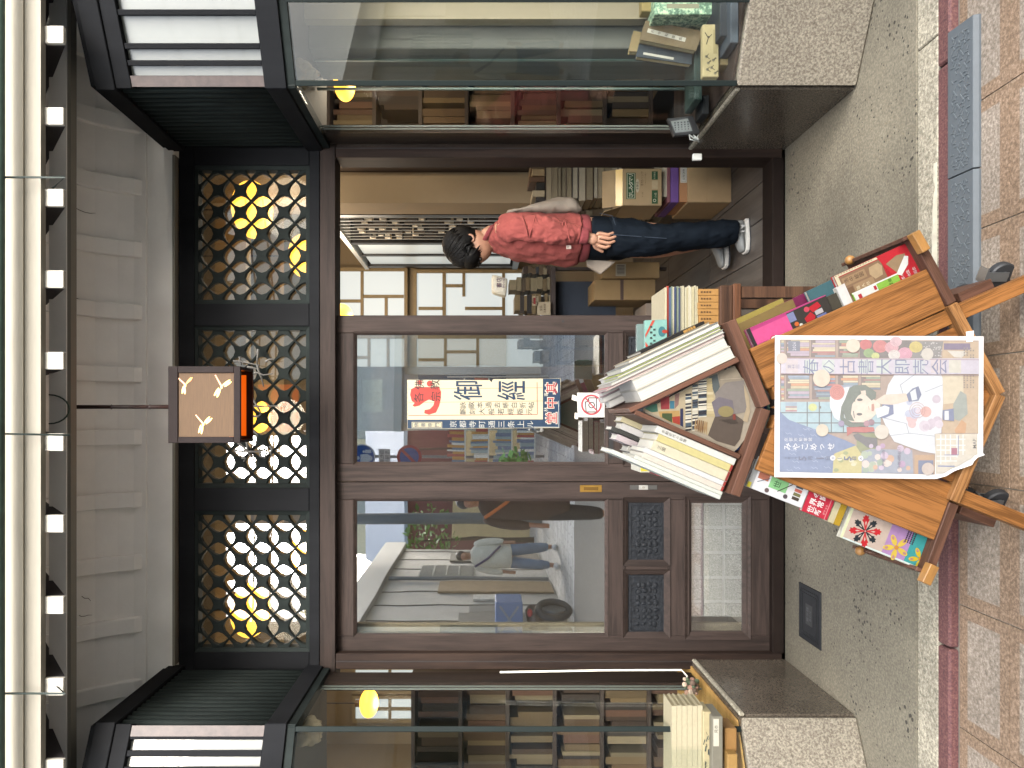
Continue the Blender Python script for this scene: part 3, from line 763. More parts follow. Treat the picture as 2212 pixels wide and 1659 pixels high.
# beams seen through the transoms
for y in (4.6, 5.4):
    b = MB(); b.bb(-2.95, 2.55, y, y + .1, 3.1, 3.3); b.build('ceiling_beam', mat('beam_wood', '#8a7757', .7, .1, 8), IW)
# papered windows at the back
WOODT = mat('window_wood', '#7a6a4c', .6, .1, 20)
PAPER = mat('window_glass_lit', '#84888a', .6, emit='#dfe7e6', estr=.18)
def shoji(label, v0, v1, y0, y1, bars, d=6.36, group='papered lattice windows in the back wall'):
    a = P(v0, y0, d); c = P(v1, y1, d)
    t = thing('lattice_window', label, 'window', ((a.x + c.x) / 2, d, c.z), group)
    ring(b := MB(), v0, v1, y0, y1, 7, d - .03, d + .02); b.build('window_frame', WOODT, t)
    b = MB(); b.pb(v0 + 5, v1 - 5, y0 + 5, y1 - 5, d, d + .008); b.build('pane', PAPER, t)
    for (p, q, r, s) in bars:
        b = MB(); b.pb(p - (1.3 if q - p < s - r else 0), q + (1.3 if q - p < s - r else 0), r - (1.3 if q - p > s - r else 0), s + (1.3 if q - p > s - r else 0), d - .018, d - .001); b.build('lattice_bar', WOODT, t)
    return t
shoji('tall papered lattice window at the back behind the person, upper one', 690, 880, 578, 720, [(780, 784, 586, 712), (725, 779, 648, 652), (784.5, 872, 638, 642), (832, 836, 642.5, 712)])
shoji('papered lattice window below the upper one at the back', 893, 1190, 582, 720, [(957, 962, 590, 712), (962.5, 1000, 615, 619), (1000, 1004, 590, 640), (904, 956.5, 664, 668), (1004.5, 1085, 664, 668), (1086, 1090, 590, 712)])
shoji('papered lattice window at the back seen through the middle door pane, top', 690, 880, 724, 800, [(795, 799, 731, 793), (836, 840, 731, 793), (731 + 30, 794, 770, 774)])
shoji('papered lattice window at the back seen through the middle door pane, below', 893, 1190, 724, 800, [(960, 964, 731, 793), (964.5, 1030, 758, 762), (1030, 1034, 731, 793), (904, 959.5, 775, 779)])
shoji('papered lattice window at the back above the left bookcase', 760, 930, 1440, 1500, [(840, 844, 1448, 1492), (790, 839, 1468, 1472), (844.5, 922, 1468, 1472)])
shoji('papered lattice window at the back above the left bookcase, outer one', 760, 930, 1503, 1562, [(840, 844, 1511, 1554), (790, 839, 1530, 1534), (844.5, 922, 1530, 1534)])
# lamps
LAMP = glow('lamp_glass', '#ffb840', .8)
def lamp(v, y, d, w, h, label):
    c = P(v, y, d)
    t = thing('pendant_lamp', label, 'lamp', c, 'round amber pendant lamps hanging in the shop')
    b = MB(); b.ball(c, (w * d / F / 2, w * d / F / 2, h * d / F / 2), 24, 14); b.build('lamp_globe', LAMP, t, smooth=True)
    b = MB(); b.cyl(c + Vector((0, 0, h * d / F / 2)), Vector((c.x, c.y, 4.2)), .005, 6); b.build('cord', mat('cord', '#2a2422', .7), t)
    b = MB(); b.cyl(c + Vector((0, 0, h * d / F / 2 - .004)), c + Vector((0, 0, h * d / F / 2 + .03)), .025, 12); b.build('lamp_cap', mat('lamp_cap', '#4a3a28', .5), t)
    l = bpy.data.lights.new('lamp_light', 'POINT'); l.energy = 4; l.color = (1, .86, .68); l.shadow_soft_size = w * d / F * .55
    o = bpy.data.objects.new('lamp_light', l); o.location = (0, 0, -h * d / F / 2 - .12); o.parent = t; C.objects.link(o)
lamp(545, 453, 4.3, 122, 82, 'large amber pendant lamp behind the right transom lattice')
lamp(541, 1318, 4.3, 116, 80, 'large amber pendant lamp behind the left transom lattice')
lamp(655, 553, 5.3, 92, 62, 'amber pendant lamp low behind the right transom lattice, partly cut by the sill')
lamp(660, 1190, 5.3, 90, 60, 'amber pendant lamp low behind the left transom lattice, partly cut by the sill')
lamp(738, 685, 5.4, 58, 48, 'amber pendant lamp in front of the lattice window at the door edge')
lamp(744, 178, 3.62, 78, 46, 'amber pendant lamp seen through the right showcase glass')
lamp(797, 1519, 5.0, 60, 40, 'amber pendant lamp seen through the left showcase glass')
lamp(560, 900, 4.9, 70, 44, 'amber pendant lamp behind the hanging lantern and the middle lattice')
# bookcases
SHELF = mat('shelf_wood', '#352a22', .6, .15, 8)
OLD = [mat('old_book_%d' % i, tuple(v * .5 for v in hx(c)), .8, .12, 25, (1, 1, .2), objvar=.25) for i, c in enumerate(('#6d5334', '#5d4730', '#7a6442', '#4d3a2a', '#83704f', '#3f342a', '#6a4a36', '#8d7d60'))]
def bookcase(name, label, x0, x1, y, z0, z1, rows, depth, blabel, bgroup, seed, fill=.9, cols=OLD, hmin=.72):
    t = thing(name, label, 'bookcase', ((x0 + x1) / 2, y, z0))
    h = (z1 - z0) / rows
    for x in (x0, x1 - .022):
        b = MB(); b.bb(x, x + .022, y, y + depth, z0, z1); b.build('side_board', SHELF, t)
    b = MB(); b.bb(x0 + .0225, x1 - .0225, y + depth - .012, y + depth, z0, z1); b.build('back_board', SHELF, t)
    for k in range(rows + 1):
        zz = z0 + k * h
        b = MB(); b.bb(x0 + .0225, x1 - .0225, y + .002, y + depth - .0125, zz - .011, zz + .011); b.build('shelf', SHELF, t)
    r = random.Random(seed); src = None; n = 0
    for k in range(rows):
        x = x0 + .03
        while x < x1 - .06:
            w = r.choice((.026, .032, .04, .046, .055)); hh = h * r.uniform(hmin, .93); dd = depth * r.uniform(.6, .8)
            if r.random() > fill: x += w * r.uniform(.5, 2); continue
            if src is None:
                b = MB(); b.bb(0, 1, 0, 1, 0, 1); src = b.build('book', cols[0]); o = src
            else: o = inst(src, (0, 0, 0))
            o.material_slots[0].link = 'OBJECT'; o.material_slots[0].material = r.choice(cols)
            o.scale = (w - .0015, dd, hh); c = Vector((x + w / 2, y + .012 + r.uniform(0, .03) + dd / 2, k * h + z0 + .0115 + hh / 2)); o.location = c; ABS[o.name] = c
            meta(o, blabel, 'book', bgroup); x += w; n += 1
    return n
n1 = bookcase('bookcase', 'tall dark bookcase full of old brown books behind the right showcase', 1.508, 2.12, 4.28, .55, 2.78, 8, .26,
         'old brown book standing in the tall bookcase behind the right showcase glass', 'old books in the right bookcase', 5)
n2 = bookcase('bookcase', 'low dark bookcase of grey brown books behind the left showcase', -2.45, -1.52, 4.2, .3, 1.98, 6, .26,
         'old grey brown book standing in the bookcase behind the left showcase glass', 'old books in the left bookcase', 6, .85)
# glass fronted cabinet along the right wall, seen at a slant
BLACK = mat('cabinet_black', '#1b1a1b', .4)
cab = thing('wall_cabinet', 'tall black framed cabinet packed with tagged paper bundles behind the person', 'cabinet', (1.2, 4.4, 1.3))
X0 = 1.312
zt, zb = P(735, 440, 3.76 / 1).z + .06, 1.30
zt = 2.56
b = MB(); b.bb(X0, X0 + .16, 4.62, 4.67, zb, zt); b.build('cabinet_post', BLACK, cab)
for y0 in (5.36, 6.20):
    b = MB(); b.bb(X0, X0 + .16, y0, y0 + .06, zb, zt); b.build('cabinet_post', BLACK, cab)
b = MB(); b.bb(X0 - .01, X0 + .18, 4.61, 6.28, zt + .0005, zt + .035); b.build('cabinet_top', mat('cab_grey', '#a9aaa6', .4), cab)
b = MB(); b.bb(X0 - .01, X0 + .18, 4.61, 6.28, zb - .05, zb - .0005); b.build('cabinet_base', BLACK, cab)
b = MB(); b.bb(X0 + .16, X0 + .18, 4.67, 6.20, zb, zt); b.build('back_board', BLACK, cab)
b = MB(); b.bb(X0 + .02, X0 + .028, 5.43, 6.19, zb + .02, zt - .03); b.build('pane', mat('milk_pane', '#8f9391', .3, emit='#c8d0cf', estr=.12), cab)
b = MB(); b.bb(X0 + .005, X0 + .03, 5.80, 5.84, zb + .01, zt - .01); b.build('cabinet_post', BLACK, cab)
for k in range(8):
    y = 4.70 + k * .082
    b = MB(); b.bb(X0 + .004, X0 + .010, y - .002, y + .002, zb, zt); b.build('divider', mat('div_steel', '#a5a7a6', .3), cab)
r = random.Random(9)
bun = None; bcols = [mat('bundle%d' % i, c, .8) for i, c in enumerate(('#2b2521', '#3a322b', '#4b4238', '#24211f', '#d9d4c7', '#cfc9ba'))]
for k in range(8):
    z = zb + .012
    while z < zt - .12:
        h = r.uniform(.05, .13); lightc = r.random() < .45
        c = Vector((X0 + .07, 4.74 + k * .082 + r.uniform(-.004, .004), z + h / 2))
        if bun is None:
            b = MB(); b.bb(-.5, .5, -.5, .5, -.5, .5); bun = b.build('paper_bundle', bcols[0]); o = bun
        else: o = inst(bun, c)
        o.material_slots[0].link = 'OBJECT'; o.material_slots[0].material = r.choice(bcols[4:]) if lightc else r.choice(bcols[:4])
        o.location = c; ABS[o.name] = c; o.rotation_euler = (r.uniform(-.5, .5) if lightc else 0, 0, 0); o.scale = (.1, .05 if not lightc else .03, h - .004 if not lightc else min(h, .04))
        meta(o, 'bundle of old paper stacked in the black wall cabinet behind the person', 'paper bundle', 'paper bundles in the wall cabinet')
        z += h
# ---- flat and standing books in measured places
def slab_book(name, label, v0, v1, y0, y1, d, depth, c, pages='#cfc5ac', group=None, cat='book', spine=True):
    """a book lying flat: cover boards, page block between"""
    a = P(v0, y0, d); e = P(v1, y1, d); t = min(.003, (a.z - e.z) * .2)
    m = MB(); m.bb(e.x, a.x, d, d + depth, a.z - t, a.z); m.bb(e.x, a.x, d, d + depth, e.z, e.z + t)
    if spine: m.bb(e.x, a.x, d, d + t, e.z + t, a.z - t)
    m.mi = 1; m.bb(e.x + .003, a.x - .003, d + (t if spine else .003), d + depth - .004, e.z + t, a.z - t)
    return meta(m.build(name, [ink(c), ink(pages)]), label, cat, group)
def pile(v0, v1, y0, y1, d, depth, n, cols, label, group, seed, jit=8, spine=True):
    r = random.Random(seed); w = [r.uniform(.6, 1.4) for _ in range(n)]; s = sum(w); v = v1
    for k in range(n):
        q = (v1 - v0) * w[k] / s
        slab_book('book', label if isinstance(label, str) else label[k], v - q + .4, v, y0 + r.uniform(0, jit), y1 - r.uniform(0, jit), d + r.uniform(0, .02), depth, r.choice(cols), r.choice(('#a3967c', '#8f836b', '#b5ab96')), group, spine=spine); v -= q
BR = ('#6b5a45', '#574a3c', '#7b6a52', '#8b7c66', '#4a3b33', '#a19479', '#3a4149')
pile(1178, 1344, 345, 436, 4.02, .2, 13, BR, 'flat old book in the tall pile above the cartons by the door jamb', 'piled books above the cartons at the right', 21, spine=False)
pile(1225, 1440, 428, 470, 4.22, .2, 12, BR, 'flat book in the dim pile behind the cartons and the person', 'piled books behind the person', 22)
for k, (v0, v1, y0, y1, c, n) in enumerate(((1146, 1177, 352, 364, '#8d7a5f', 'tan'), (1150, 1177, 365, 380, '#a58f6c', 'light brown'), (1143, 1177, 381, 393, '#6a4e37', 'dark brown'), (1158, 1177, 394, 410, '#26231f', 'black'), (1150, 1177, 411, 425, '#b6a789', 'cream'), (1157, 1177, 426, 436, '#3a3430', 'charcoal'))):
    b = MB(); b.pb(v0, v1, y0, y1, 4.03, 4.2); meta(b.build('book', ink(c), bevel=.002), '%s book standing on top of the pile by the right door jamb' % n, 'book')
# cartons
CARD = mat('cardboard', '#7b6648', .8, .08, 12, bump=.1); CARD2 = mat('cardboard_dark', '#75603f', .8, .08, 12)
def carton(label, v0, v1, y0, y1, d, depth, m=CARD, name='cardboard_box', bevel=.003):
    a = P(v0, y0, d); e = P(v1, y1, d)
    t = thing(name, label, 'box', ((a.x + e.x) / 2, d + depth / 2, e.z))
    b = MB(); b.bb(e.x, a.x, d, d + depth, e.z, a.z); b.build('box_body', m, t, bevel=bevel)
    return t, a, e
t, a, e = carton('large plain cardboard box on the floor at the bottom of the right pile', 1486, 1580, 338, 437, 3.90, .33)
b = MB(); b.bb(e.x + .002, a.x - .002, 3.8985, 3.8995, (a.z + e.z) / 2 + .015, (a.z + e.z) / 2 + .0165); b.build('box_seam', CARD2, t)
t, a, e = carton('brown lidded book box with a white title slip above the large carton', 1467, 1485.5, 340, 436, 3.915, .26, mat('brown_case', '#7c5636', .7), 'book_case')
z = (a.z + e.z) / 2
A = Art(lambda x, y, h: Vector((a.x - .045 - y * .001, 3.9145 - h, z - x * .001)))
A.rect(-17, -20, 19, 95, '#e9e6dc').rect(-12, -14, 14, 89, '#b9b3a5', 2).rect(-10.5, -12.5, 12.5, 87.5, '#ece9e0', 3)
A.build('title_slip', t)
A = Art(lambda x, y, h: Vector((a.x - .045 - y * .001, 3.9145 - h, z - x * .001)))
for k, ch in enumerate('論大唐西域記'): A.text(ch, 1, -5 + 15.5 * k, 14, '#28251f', 4, (0, 1), (-1, 0)) if 0 else A.text(ch, 1, -5 + 15.5 * k, 15, '#28251f', 4, (-1, 0), (0, -1))
A.build('title_lettering', t)
t, a, e = carton('flat purple book box lying on the brown lidded box', 1449, 1466.5, 341, 437, 3.905, .29, mat('purple_case', '#4b2f66', .7), 'book_case')
t, a, e = carton('flat maroon book box with gold lettering under the green printed carton', 1442, 1448.5, 341, 437, 3.905, .29, mat('maroon_case', '#5a3238', .7), 'book_case')
slab_book('book', 'thick cream paper block under the green printed carton', 1430.5, 1441.5, 338, 425, 3.92, .25, '#d8d0ba')
CARDG = mat('carton_kraft', '#7e6b4e', .8, .06, 10)
t, a, e = carton('open cardboard box printed in green with Japanese lettering on the right pile', 1345, 1430, 364, 444, 3.88, .28, CARDG)
fl = MB(); fl.prism([(e.x, 3.885, a.z), (a.x, 3.885, a.z), (a.x, 3.93, a.z + .10), (e.x, 3.93, a.z + .10)], (0, .004, .002)); fl.build('box_flap', CARDG, t)
fl = MB(); fl.prism([(e.x - .001, 3.89, a.z), (e.x - .03, 3.90, a.z + .10), (e.x - .03, 4.14, a.z + .10), (e.x - .001, 4.15, a.z)], (.004, 0, 0)); fl.build('box_flap', CARDG, t)
tp = MB(); tp.prism([(e.x + .002, 3.8835, a.z - .004), (a.x - .002, 3.8835, a.z - .004), (a.x - .002, 3.899, a.z + .035), (e.x + .002, 3.899, a.z + .035)], (0, -.001, 0)); tp.build('packing_tape', mat('tape', '#b99a58', .25), t)
GRN = '#2f5c38'
def cmap(d): return lambda x, y, h: P(1344 + x, 364 + y, d - h)
A = Art(cmap(3.8795), .0004)
A.rect(9, 9, 29, 66, GRN).rect(10.5, 10.5, 27.5, 64.5, '#e6dfc8', 2).rect(11.5, 11.5, 26.5, 63.5, GRN, 3)
A.vtext('さしみタマリ', 19, 60, 11, -9, '#f2ecd8', 5, (0, -1), (-1, 0)) if 0 else None
for k, ch in enumerate('さしみタマリ'): A.text(ch, 19, 58.5 - 8.6 * k, 11, '#f2ecd8', 5, (0, -1), (-1, 0), off=.01)
A.disc(33, 37, 4.4, '#d9cfb0', 2, ry=15).text('本醸造', 33, 37, 6, '#4c4632', 3)
A.text('手付パック', 43, 22, 6.5, '#6a5a3c').text('1.8Lパック×6本入', 50, 21, 3.4, '#6a5a3c').text('平一商店', 44, 56, 3, '#6a5a3c')
A.rect(64, 6, 77, 24, GRN).rect(64, 26, 77, 44, '#cdb994').rect(64, 47, 77, 76, GRN).text('天然醸造', 70, 15, 4, '#d8d2b6').text('小嶋', 72, 58, 6, '#d8d2b6').ring(70, 69, 2.2, 3.4, '#e6dfc8', 2)
A.build('printed_lettering', t)
# counter and things on it (left of the person)
b = MB(); b.pb(1190, 1200, 575, 790, 4.55, 5.1); DK = mat('counter_dark', '#2c2320', .5)
ct = thing('shop_counter', 'dark shop counter piled with books and papers behind the person', 'counter', P(1195, 680, 4.6))
b.build('counter_top', DK, ct)
for y in (580, 690, 784):
    b = MB(); b.pb(1200.3, 1440, y - 3, y + 3, 4.58, 4.62); b.build('counter_leg', DK, ct)
b = MB(); b.pb(1200.3, 1330, 608, 786, 4.66, 4.68); b.build('counter_front', mat('apron_navy', '#1b2430', .8, .2, 6, bump=.3, dist=.02), ct)
pile(1100, 1189, 598, 632, 4.6, .2, 8, ('#7d6c4e', '#968a6c', '#b0a488', '#5b4e3c'), 'tan book in the flat pile on the counter beside the person', 'piled books on the counter, right', 31)
pile(1112, 1189, 634, 678, 4.58, .2, 9, ('#8c7a58', '#403a35', '#b8a988', '#2f2c2a'), 'book in the flat pile on the counter at the door stile', 'piled books on the counter, left', 32)
pile(1130, 1189, 572, 597, 4.62, .2, 7, BR, 'brown book in the low pile on the counter just behind the person', 'piled books on the counter, behind', 33)
pile(1120, 1300, 728, 752, 4.6, .2, 12, ('#4a4038', '#6b5f50', '#3b342e'), 'dark book in the tall pile seen through the middle door pane, right', 'piled books behind the middle pane', 34)
pile(1155, 1300, 754, 786, 4.55, .2, 10, ('#4a4038', '#6b5f50', '#3b342e'), 'dark book in the tall pile seen through the middle door pane, left', 'piled books behind the middle pane, left', 35)
b = MB(); pb_ = [P(1062, 590, 4.6), P(1062, 630, 4.6), P(1094, 640, 4.6), P(1098, 600, 4.6)]
bag = b.prism(pb_, (0, .12, 0)).build('plastic_bag', mat('white_plastic_bag', '#c9c6b8', .4, .1, 20, bump=.6, dist=.01), bevel=.006, sub=1, smooth=True)
meta(bag, 'white plastic shopping bag with violet print lying on the counter books', 'bag')
A = Art(lambda x, y, h: P(1078 + x, 614 + y, 4.597 - h)); A.text('書店', 0, -4, 12, '#7c5a86').text('BOOKS', 10, -4, 7, '#7c5a86'); A.build('bag_print', bag)
for k, (v0, v1, y0, y1, lab) in enumerate(((1160, 1189, 652, 680, 'price card with small lettering at the edge of the counter'), (1150, 1163, 640, 660, 'small red and white card on the counter papers'))):
    b = MB(); b.pb(v0, v1, y0, y1, 4.50, 4.503); o = meta(b.build('price_card', ink('#cdbfa2')), lab, 'card')
    A = Art(lambda x, y, h: P(x, y, 4.499 - h))
    A.text('全品', (v0 + v1) / 2 - 6, (y0 + y1) / 2, 6, '#5d4a3a').text('古書目録', (v0 + v1) / 2 + 2, (y0 + y1) / 2, 5, '#5d4a3a')
    if k: A.rect(v0 + 2, y0 + 3, v1 - 6, y1 - 3, '#a33434')
    A.build('card_print', o)
t, a, e = carton('taped brown carton standing beside the counter near the person legs', 1284, 1416, 604, 648, 4.4, .3, CARD2)
b = MB(); b.pb(1340, 1347, 604, 648, 4.3985, 4.3995); b.build('box_seam', mat('strap', '#3b2a22', .6), t)
t, a, e = carton('second brown carton with a paper label behind the person knees', 1300, 1425, 566, 600, 4.35, .3, CARD2)
b = MB(); b.pb(1330, 1352, 570, 596, 4.3475, 4.349); b.build('paper_label', ink('#c9c3b2'), t)
A = Art(lambda x, y, h: P(x, y, 4.347 - h))
for k in range(7): A.rect(1333, 573 + k * 3, 1349, 574.2 + k * 3, '#3a3632')
A.build('label_print', t)
t, a, e = carton('low grey brown storage box on the floor at the door stile', 1395, 1460, 655, 690, 4.3, .3, mat('grey_box', '#6b6055', .8))
gr = thing('speckled_panel', 'grey speckled panel with white cross bars behind the low pane of the left door', 'panel', P(1600, 1220, 3.46))
GP = speckle('terrazzo', [(.35, '#4f4f4c'), (.5, '#8a8a86'), (.65, '#b5b5b0')], 170, .7, .2)
for j, (ya, yb) in enumerate(((1092, 1136), (1144, 1190), (1198, 1244), (1252, 1296), (1304, 1330))):
    for va, vb in ((1486, 1516), (1524, 1560), (1568, 1612)):
        b = MB(); b.pb(va, vb, ya, yb, 3.462, 3.475); b.build('slab_piece', GP, gr)
b = MB(); b.pb(1480, 1618, 1085, 1332, 3.476, 3.49); b.build('white_grid', mat('white_grid', '#a9aaa8', .6), gr)
# dark board and label seen behind the middle pane
bd = thing('wooden_partition', 'dark brown wooden partition right behind the middle door pane', 'partition', P(1300, 850, 3.5))
b = MB(); b.pb(766, 1668, 792, 1000, 3.49, 3.51); b.build('partition_board', wood('partition_wood', '#54443b', '#41342e', 12, .6, .1, ax=2), bd)
b = MB(); b.pb(783, 826, 820, 890, 3.484, 3.4895); b.build('felt_patch', speckle('felt', [(.3, '#4b4a40'), (.6, '#7b7a6a')], 150, .9, .3), bd)
b = MB(); b.pb(1668 - 900, 1668, 1005, 1400, 4.0, 4.02); 
pt = thing('board_partition', 'dim brown board partition behind the left door pane', 'partition', P(1500, 1250, 4.0))
b.build('partition_board', mat('dim_board', '#4c443b', .8, .2, 3), pt)
b = MB(); b.pb(765, 1668, 1346, 1440, 3.52, 3.54); 
cp = thing('cream_panel', 'beige panel with taped notices behind the left edge of the left door', 'panel', P(1500, 1390, 3.52))
b.build('panel_board', mat('cream_board', '#a89a80', .8, .08, 4), cp)
A = Art(lambda x, y, h: P(x, y, 3.519 - h))
A.rect(950, 1350, 1075, 1372, '#b8ad95').rect(1060, 1362, 1150, 1402, '#c2b8a4')
for k in range(5): A.rect(1068 + 14 * k, 1367, 1071 + 14 * k, 1396, '#8b7f6c', 2)
A.text('20', 1230, 1385, 26, '#c9c2b2', 2)
A.build('taped_notice', cp)
# ================================================================ things in the showcases
def facing_book(label, corners, d, thick, c, page='#c9b98f', slip=None, back=.0, name='book', sliptext=None):
    """a book standing with its cover to the street; corners in picture order, tilted back a little"""
    pts = [P(v, y, d) for v, y in corners]
    zmin = min(p.z for p in pts)
    for p in pts: p.y += back * (p.z - zmin)
    m = MB(); m.prism(pts, (0, .004, 0)); m.prism([p + Vector((0, thick - .004, 0)) for p in pts], (0, .004, 0))
    cx = sum(pts, Vector()) / 4
    o = m.build(name, ink(c, .65)); meta(o, label, 'book')
    m = MB(); m.prism([p + (cx - p) * .03 + Vector((0, .0045, 0)) for p in pts], (0, thick - .009, 0)); m.build('page_block', ink(page, .8), o)
    if slip:
        (v0, y0, v1, y1, w) = slip
        A = Art(lambda x, y, h: P(x, y, d) + Vector((0, back * (P(x, y, d).z - zmin) - h - .0005, 0)))
        A.line([(v0, y0), (v1, y1)], w, '#d8d3c2', 1)
        dl = math.hypot(v1 - v0, y1 - y0); up = (-(v1 - v0) / dl, -(y1 - y0) / dl); rt = (-up[1], up[0])
        for k, ch in enumerate(sliptext or ''):
            f = (k + .7) / (len(sliptext) + .4); A.text(ch, v0 + (v1 - v0) * f, y0 + (y1 - y0) * f, w * .85, '#3b3830', 2, rt, up)
        A.build('title_slip', o)
    return o
facing_book('tan old book leaning with a written title slip in the right showcase', [(1398, 36), (1519, 67), (1504, 109), (1386, 77)], 2.86, .03, '#7d6c4d', slip=(1402, 58, 1482, 84, 9), sliptext='古今和歌集', back=.12)
facing_book('pale worn book standing behind the tan leaning book in the right showcase', [(1372, 58), (1500, 92), (1488, 118), (1362, 102)], 2.93, .03, '#a08c62', back=.12)
facing_book('blue grey book with a narrow white slip beside the tan book in the right showcase', [(1386, 82), (1496, 107), (1494, 139), (1377, 116)], 2.90, .03, '#3b454c', slip=(1392, 110, 1456, 125, 5), sliptext='', back=.1)
def case_box(name, label, cat, v0, v1, y0, y1, d, depth, c, bev=.003, m=None):
    a = P(v0, y0, d); e = P(v1, y1, d)
    b = MB(); b.bb(e.x, a.x, d, d + depth, e.z, a.z)
    return meta(b.build(name, m or ink(c, .6), bevel=bev), label, cat)
o = case_box('brocade_box', 'green brocade book case standing at the far right of the right showcase', 'case', 1414, 1552, -30, 31, 2.80, .12, '#4f6d56', m=speckle('brocade', [(.42, '#3f5a47'), (.52, '#6f8d74'), (.6, '#9aa98a')], 60, .6, .1))
A = Art(lambda x, y, h: P(x, y, 2.7995 - h)); A.rect(1440, 8, 1510, 18, '#a9a78c'); A.build('title_slip', o)
case_box('book', 'ochre book standing behind the brocade case in the right showcase', 'book', 1386, 1416, -30, 24, 2.86, .05, '#b09a62')
case_box('book', 'long blue grey book case lying lowest in the right showcase', 'case', 1578, 1596, -60, 92, 2.66, .2, '#56626d')
case_box('book', 'dark blue book case lying on the blue grey one in the right showcase', 'case', 1556, 1577, -60, 78, 2.70, .2, '#2c363f')
o = case_box('picture_scroll', 'cream picture book showing ink figures, standing open in the right showcase', 'book', 1518, 1553, 52, 166, 2.76, .03, '#d2c291')
A = Art(lambda x, y, h: P(x, y, 2.7595 - h)); K = '#4b4536'
A.line([(1523, 70), (1530, 82), (1526, 96)], 2, K).line([(1530, 82), (1538, 74)], 1.6, K).disc(1531, 80, 2.4, K)
for k, (x, y) in enumerate(((1526, 122), (1530, 136), (1537, 146), (1541, 130), (1528, 150), (1545, 158))):
    A.disc(x, y, 3.2, '#8d866d').line([(x, y), (x + 7, y + 5 * (-1) ** k)], 1.4, K).line([(x, y), (x + 5, y - 6)], 1.2, K)
A.rect(1541, 64, 1549, 116, '#b8a877').build('ink_picture', o)
case_box('folded_paper', 'small folded cream booklet beside the picture book in the right showcase', 'booklet', 1556, 1580, 96, 140, 2.78, .06, '#9f8d63')
case_box('book', 'dark green book lying behind the picture book in the right showcase', 'book', 1500, 1517, 96, 215, 2.9, .14, '#2d423c')
case_box('book', 'black flat case at the side pane of the right showcase', 'case', 1517, 1532, 205, 246, 2.95, .1, '#26282a')
ms = thing('desk_calendar', 'small printed calendar card on a black stand at the right jamb', 'calendar', P(1511, 272, 3.02))
q = [(1442, 256), (1456, 293), (1512, 288), (1497, 250)]
b = MB(); b.prism([P(v, y, 3.02) for v, y in q], (0, .02, 0)); b.build('stand', mat('black_plastic', '#1c1c1e', .4), ms)
A = Art(lambda x, y, h: P(x, y, 3.0195 - h)); A.poly([(1449, 262), (1459, 287), (1496, 283), (1486, 256)], '#8d9291')
for i in range(5):
    for j in range(4): A.rect(1456 + i * 7 + j * .8, 264 + j * 5 + i * -.6, 1460 + i * 7, 267 + j * 5 - i * .6, '#4b4f50', 2)
A.build('calendar_print', ms)
b = MB()
r = random.Random(4); pts = [P(1498 + r.uniform(-14, 14), 300 + r.uniform(-10, 10), 3.0 + r.uniform(-.02, .02)) for _ in range(14)]
b.tube(pts, .003, 5); meta(b.build('coiled_cord', mat('clear_cord', '#9a9d9a', .3), smooth=True), 'coiled clear cord on the sill at the right jamb', 'cord')
# concrete column and sliding panes behind the right case
cl = thing('concrete_column', 'grey plastered column standing inside the right showcase', 'column', (1.68, 3.2, .61))
x0, x1 = P(0, 105, 3.02).x, P(0, 27, 3.02).x
b = MB(); b.bb(x0, x1, 3.02, 3.3, .62, 2.315); b.build('column_shaft', mat('column_plaster', '#4c4d47', .8, .12, 5, (1, 1, .4), bump=.2), cl, bevel=.004)
b = MB(); b.bb(P(0, 26, 2.9).x, P(0, -90, 2.9).x, 2.95, 3.0, .62, 2.315); meta(b.build('display_board', mat('pale_panel', '#7d745f', .7, .1, 4, (1, 1, .2))), 'pale wooden panel at the outer end of the right showcase', 'panel')
for s, ya, lab in ((128, 3.1, 'sliding glass pane with a bright edge beside the column'), (190, 3.16, 'second sliding glass pane behind the dark glazing bar')):
    x = P(0, s, ya).x; t = thing('sliding_pane', lab, 'glass pane', (x, ya, .62))
    b = MB(); b.bb(x - .006, x + .002, ya, ya + .012, .62, 2.31); b.build('pane_edge', EDGEG, t)
    b = MB(); b.bb(x + .003, x + .30, ya + .004, ya + .009, .62, 2.31); b.build('pane', PANEB, t)
b = MB(); n_ = 36; top = []; bot = []
for i in range(n_ + 1):
    y = 131 + 42 * i / n_; a_ = P(730, y, 3.36); c_ = P(1330, y, 3.36); w_ = math.sin(i * 1.1) * .012 + math.sin(i * .37) * .01
    top.append(a_ + Vector((0, w_, 0))); bot.append(c_ + Vector((0, w_ * 1.6, 0)))
tv = [b.b.verts.new(p) for p in top]; bv = [b.b.verts.new(p) for p in bot]
for i in range(n_): b._f([tv[i], tv[i + 1], bv[i + 1], bv[i]])
cu = meta(b.build('curtain', mat('grey_curtain', '#57564b', .9, .15, 10, (1, 1, .2), bump=.3), smooth=True), 'grey green curtain hanging behind the sliding panes of the right showcase', 'curtain')
so_ = cu.modifiers.new('t', 'SOLIDIFY'); so_.thickness = .004
b = MB(); b.pb(612, 1410, 106, 130, 3.33, 3.36); meta(b.build('backing_board', wood('backing_wood', '#4a382e', '#33261f', 10, .6, .1, ax=2)), 'dark brown board between the column and the curtain in the right showcase', 'board')
CLOTH = mat('beige_cloth', '#8f8470', .9, .15, 12, bump=.4, dist=.01)
def bundle(label, c, r, seed):
    def fn(k, p):
        n = math.sin(k.x * 7 + seed) * math.cos(k.z * 9 + seed * 2) + math.sin(k.y * 11 + k.x * 5)
        return p * (1 + .16 * n)
    b = MB(); b.ball(c, r, 26, 18, fn); return meta(b.build('rolled_blind', CLOTH, smooth=True), label, 'cloth')
bundle('bunched beige cloth hanging under the top of the right showcase', P(640, 160, 2.84), (.05, .05, .075), 1)
bundle('bunched beige cloth hanging under the top of the left showcase', P(652, 1580, 2.9), (.055, .05, .075), 2)
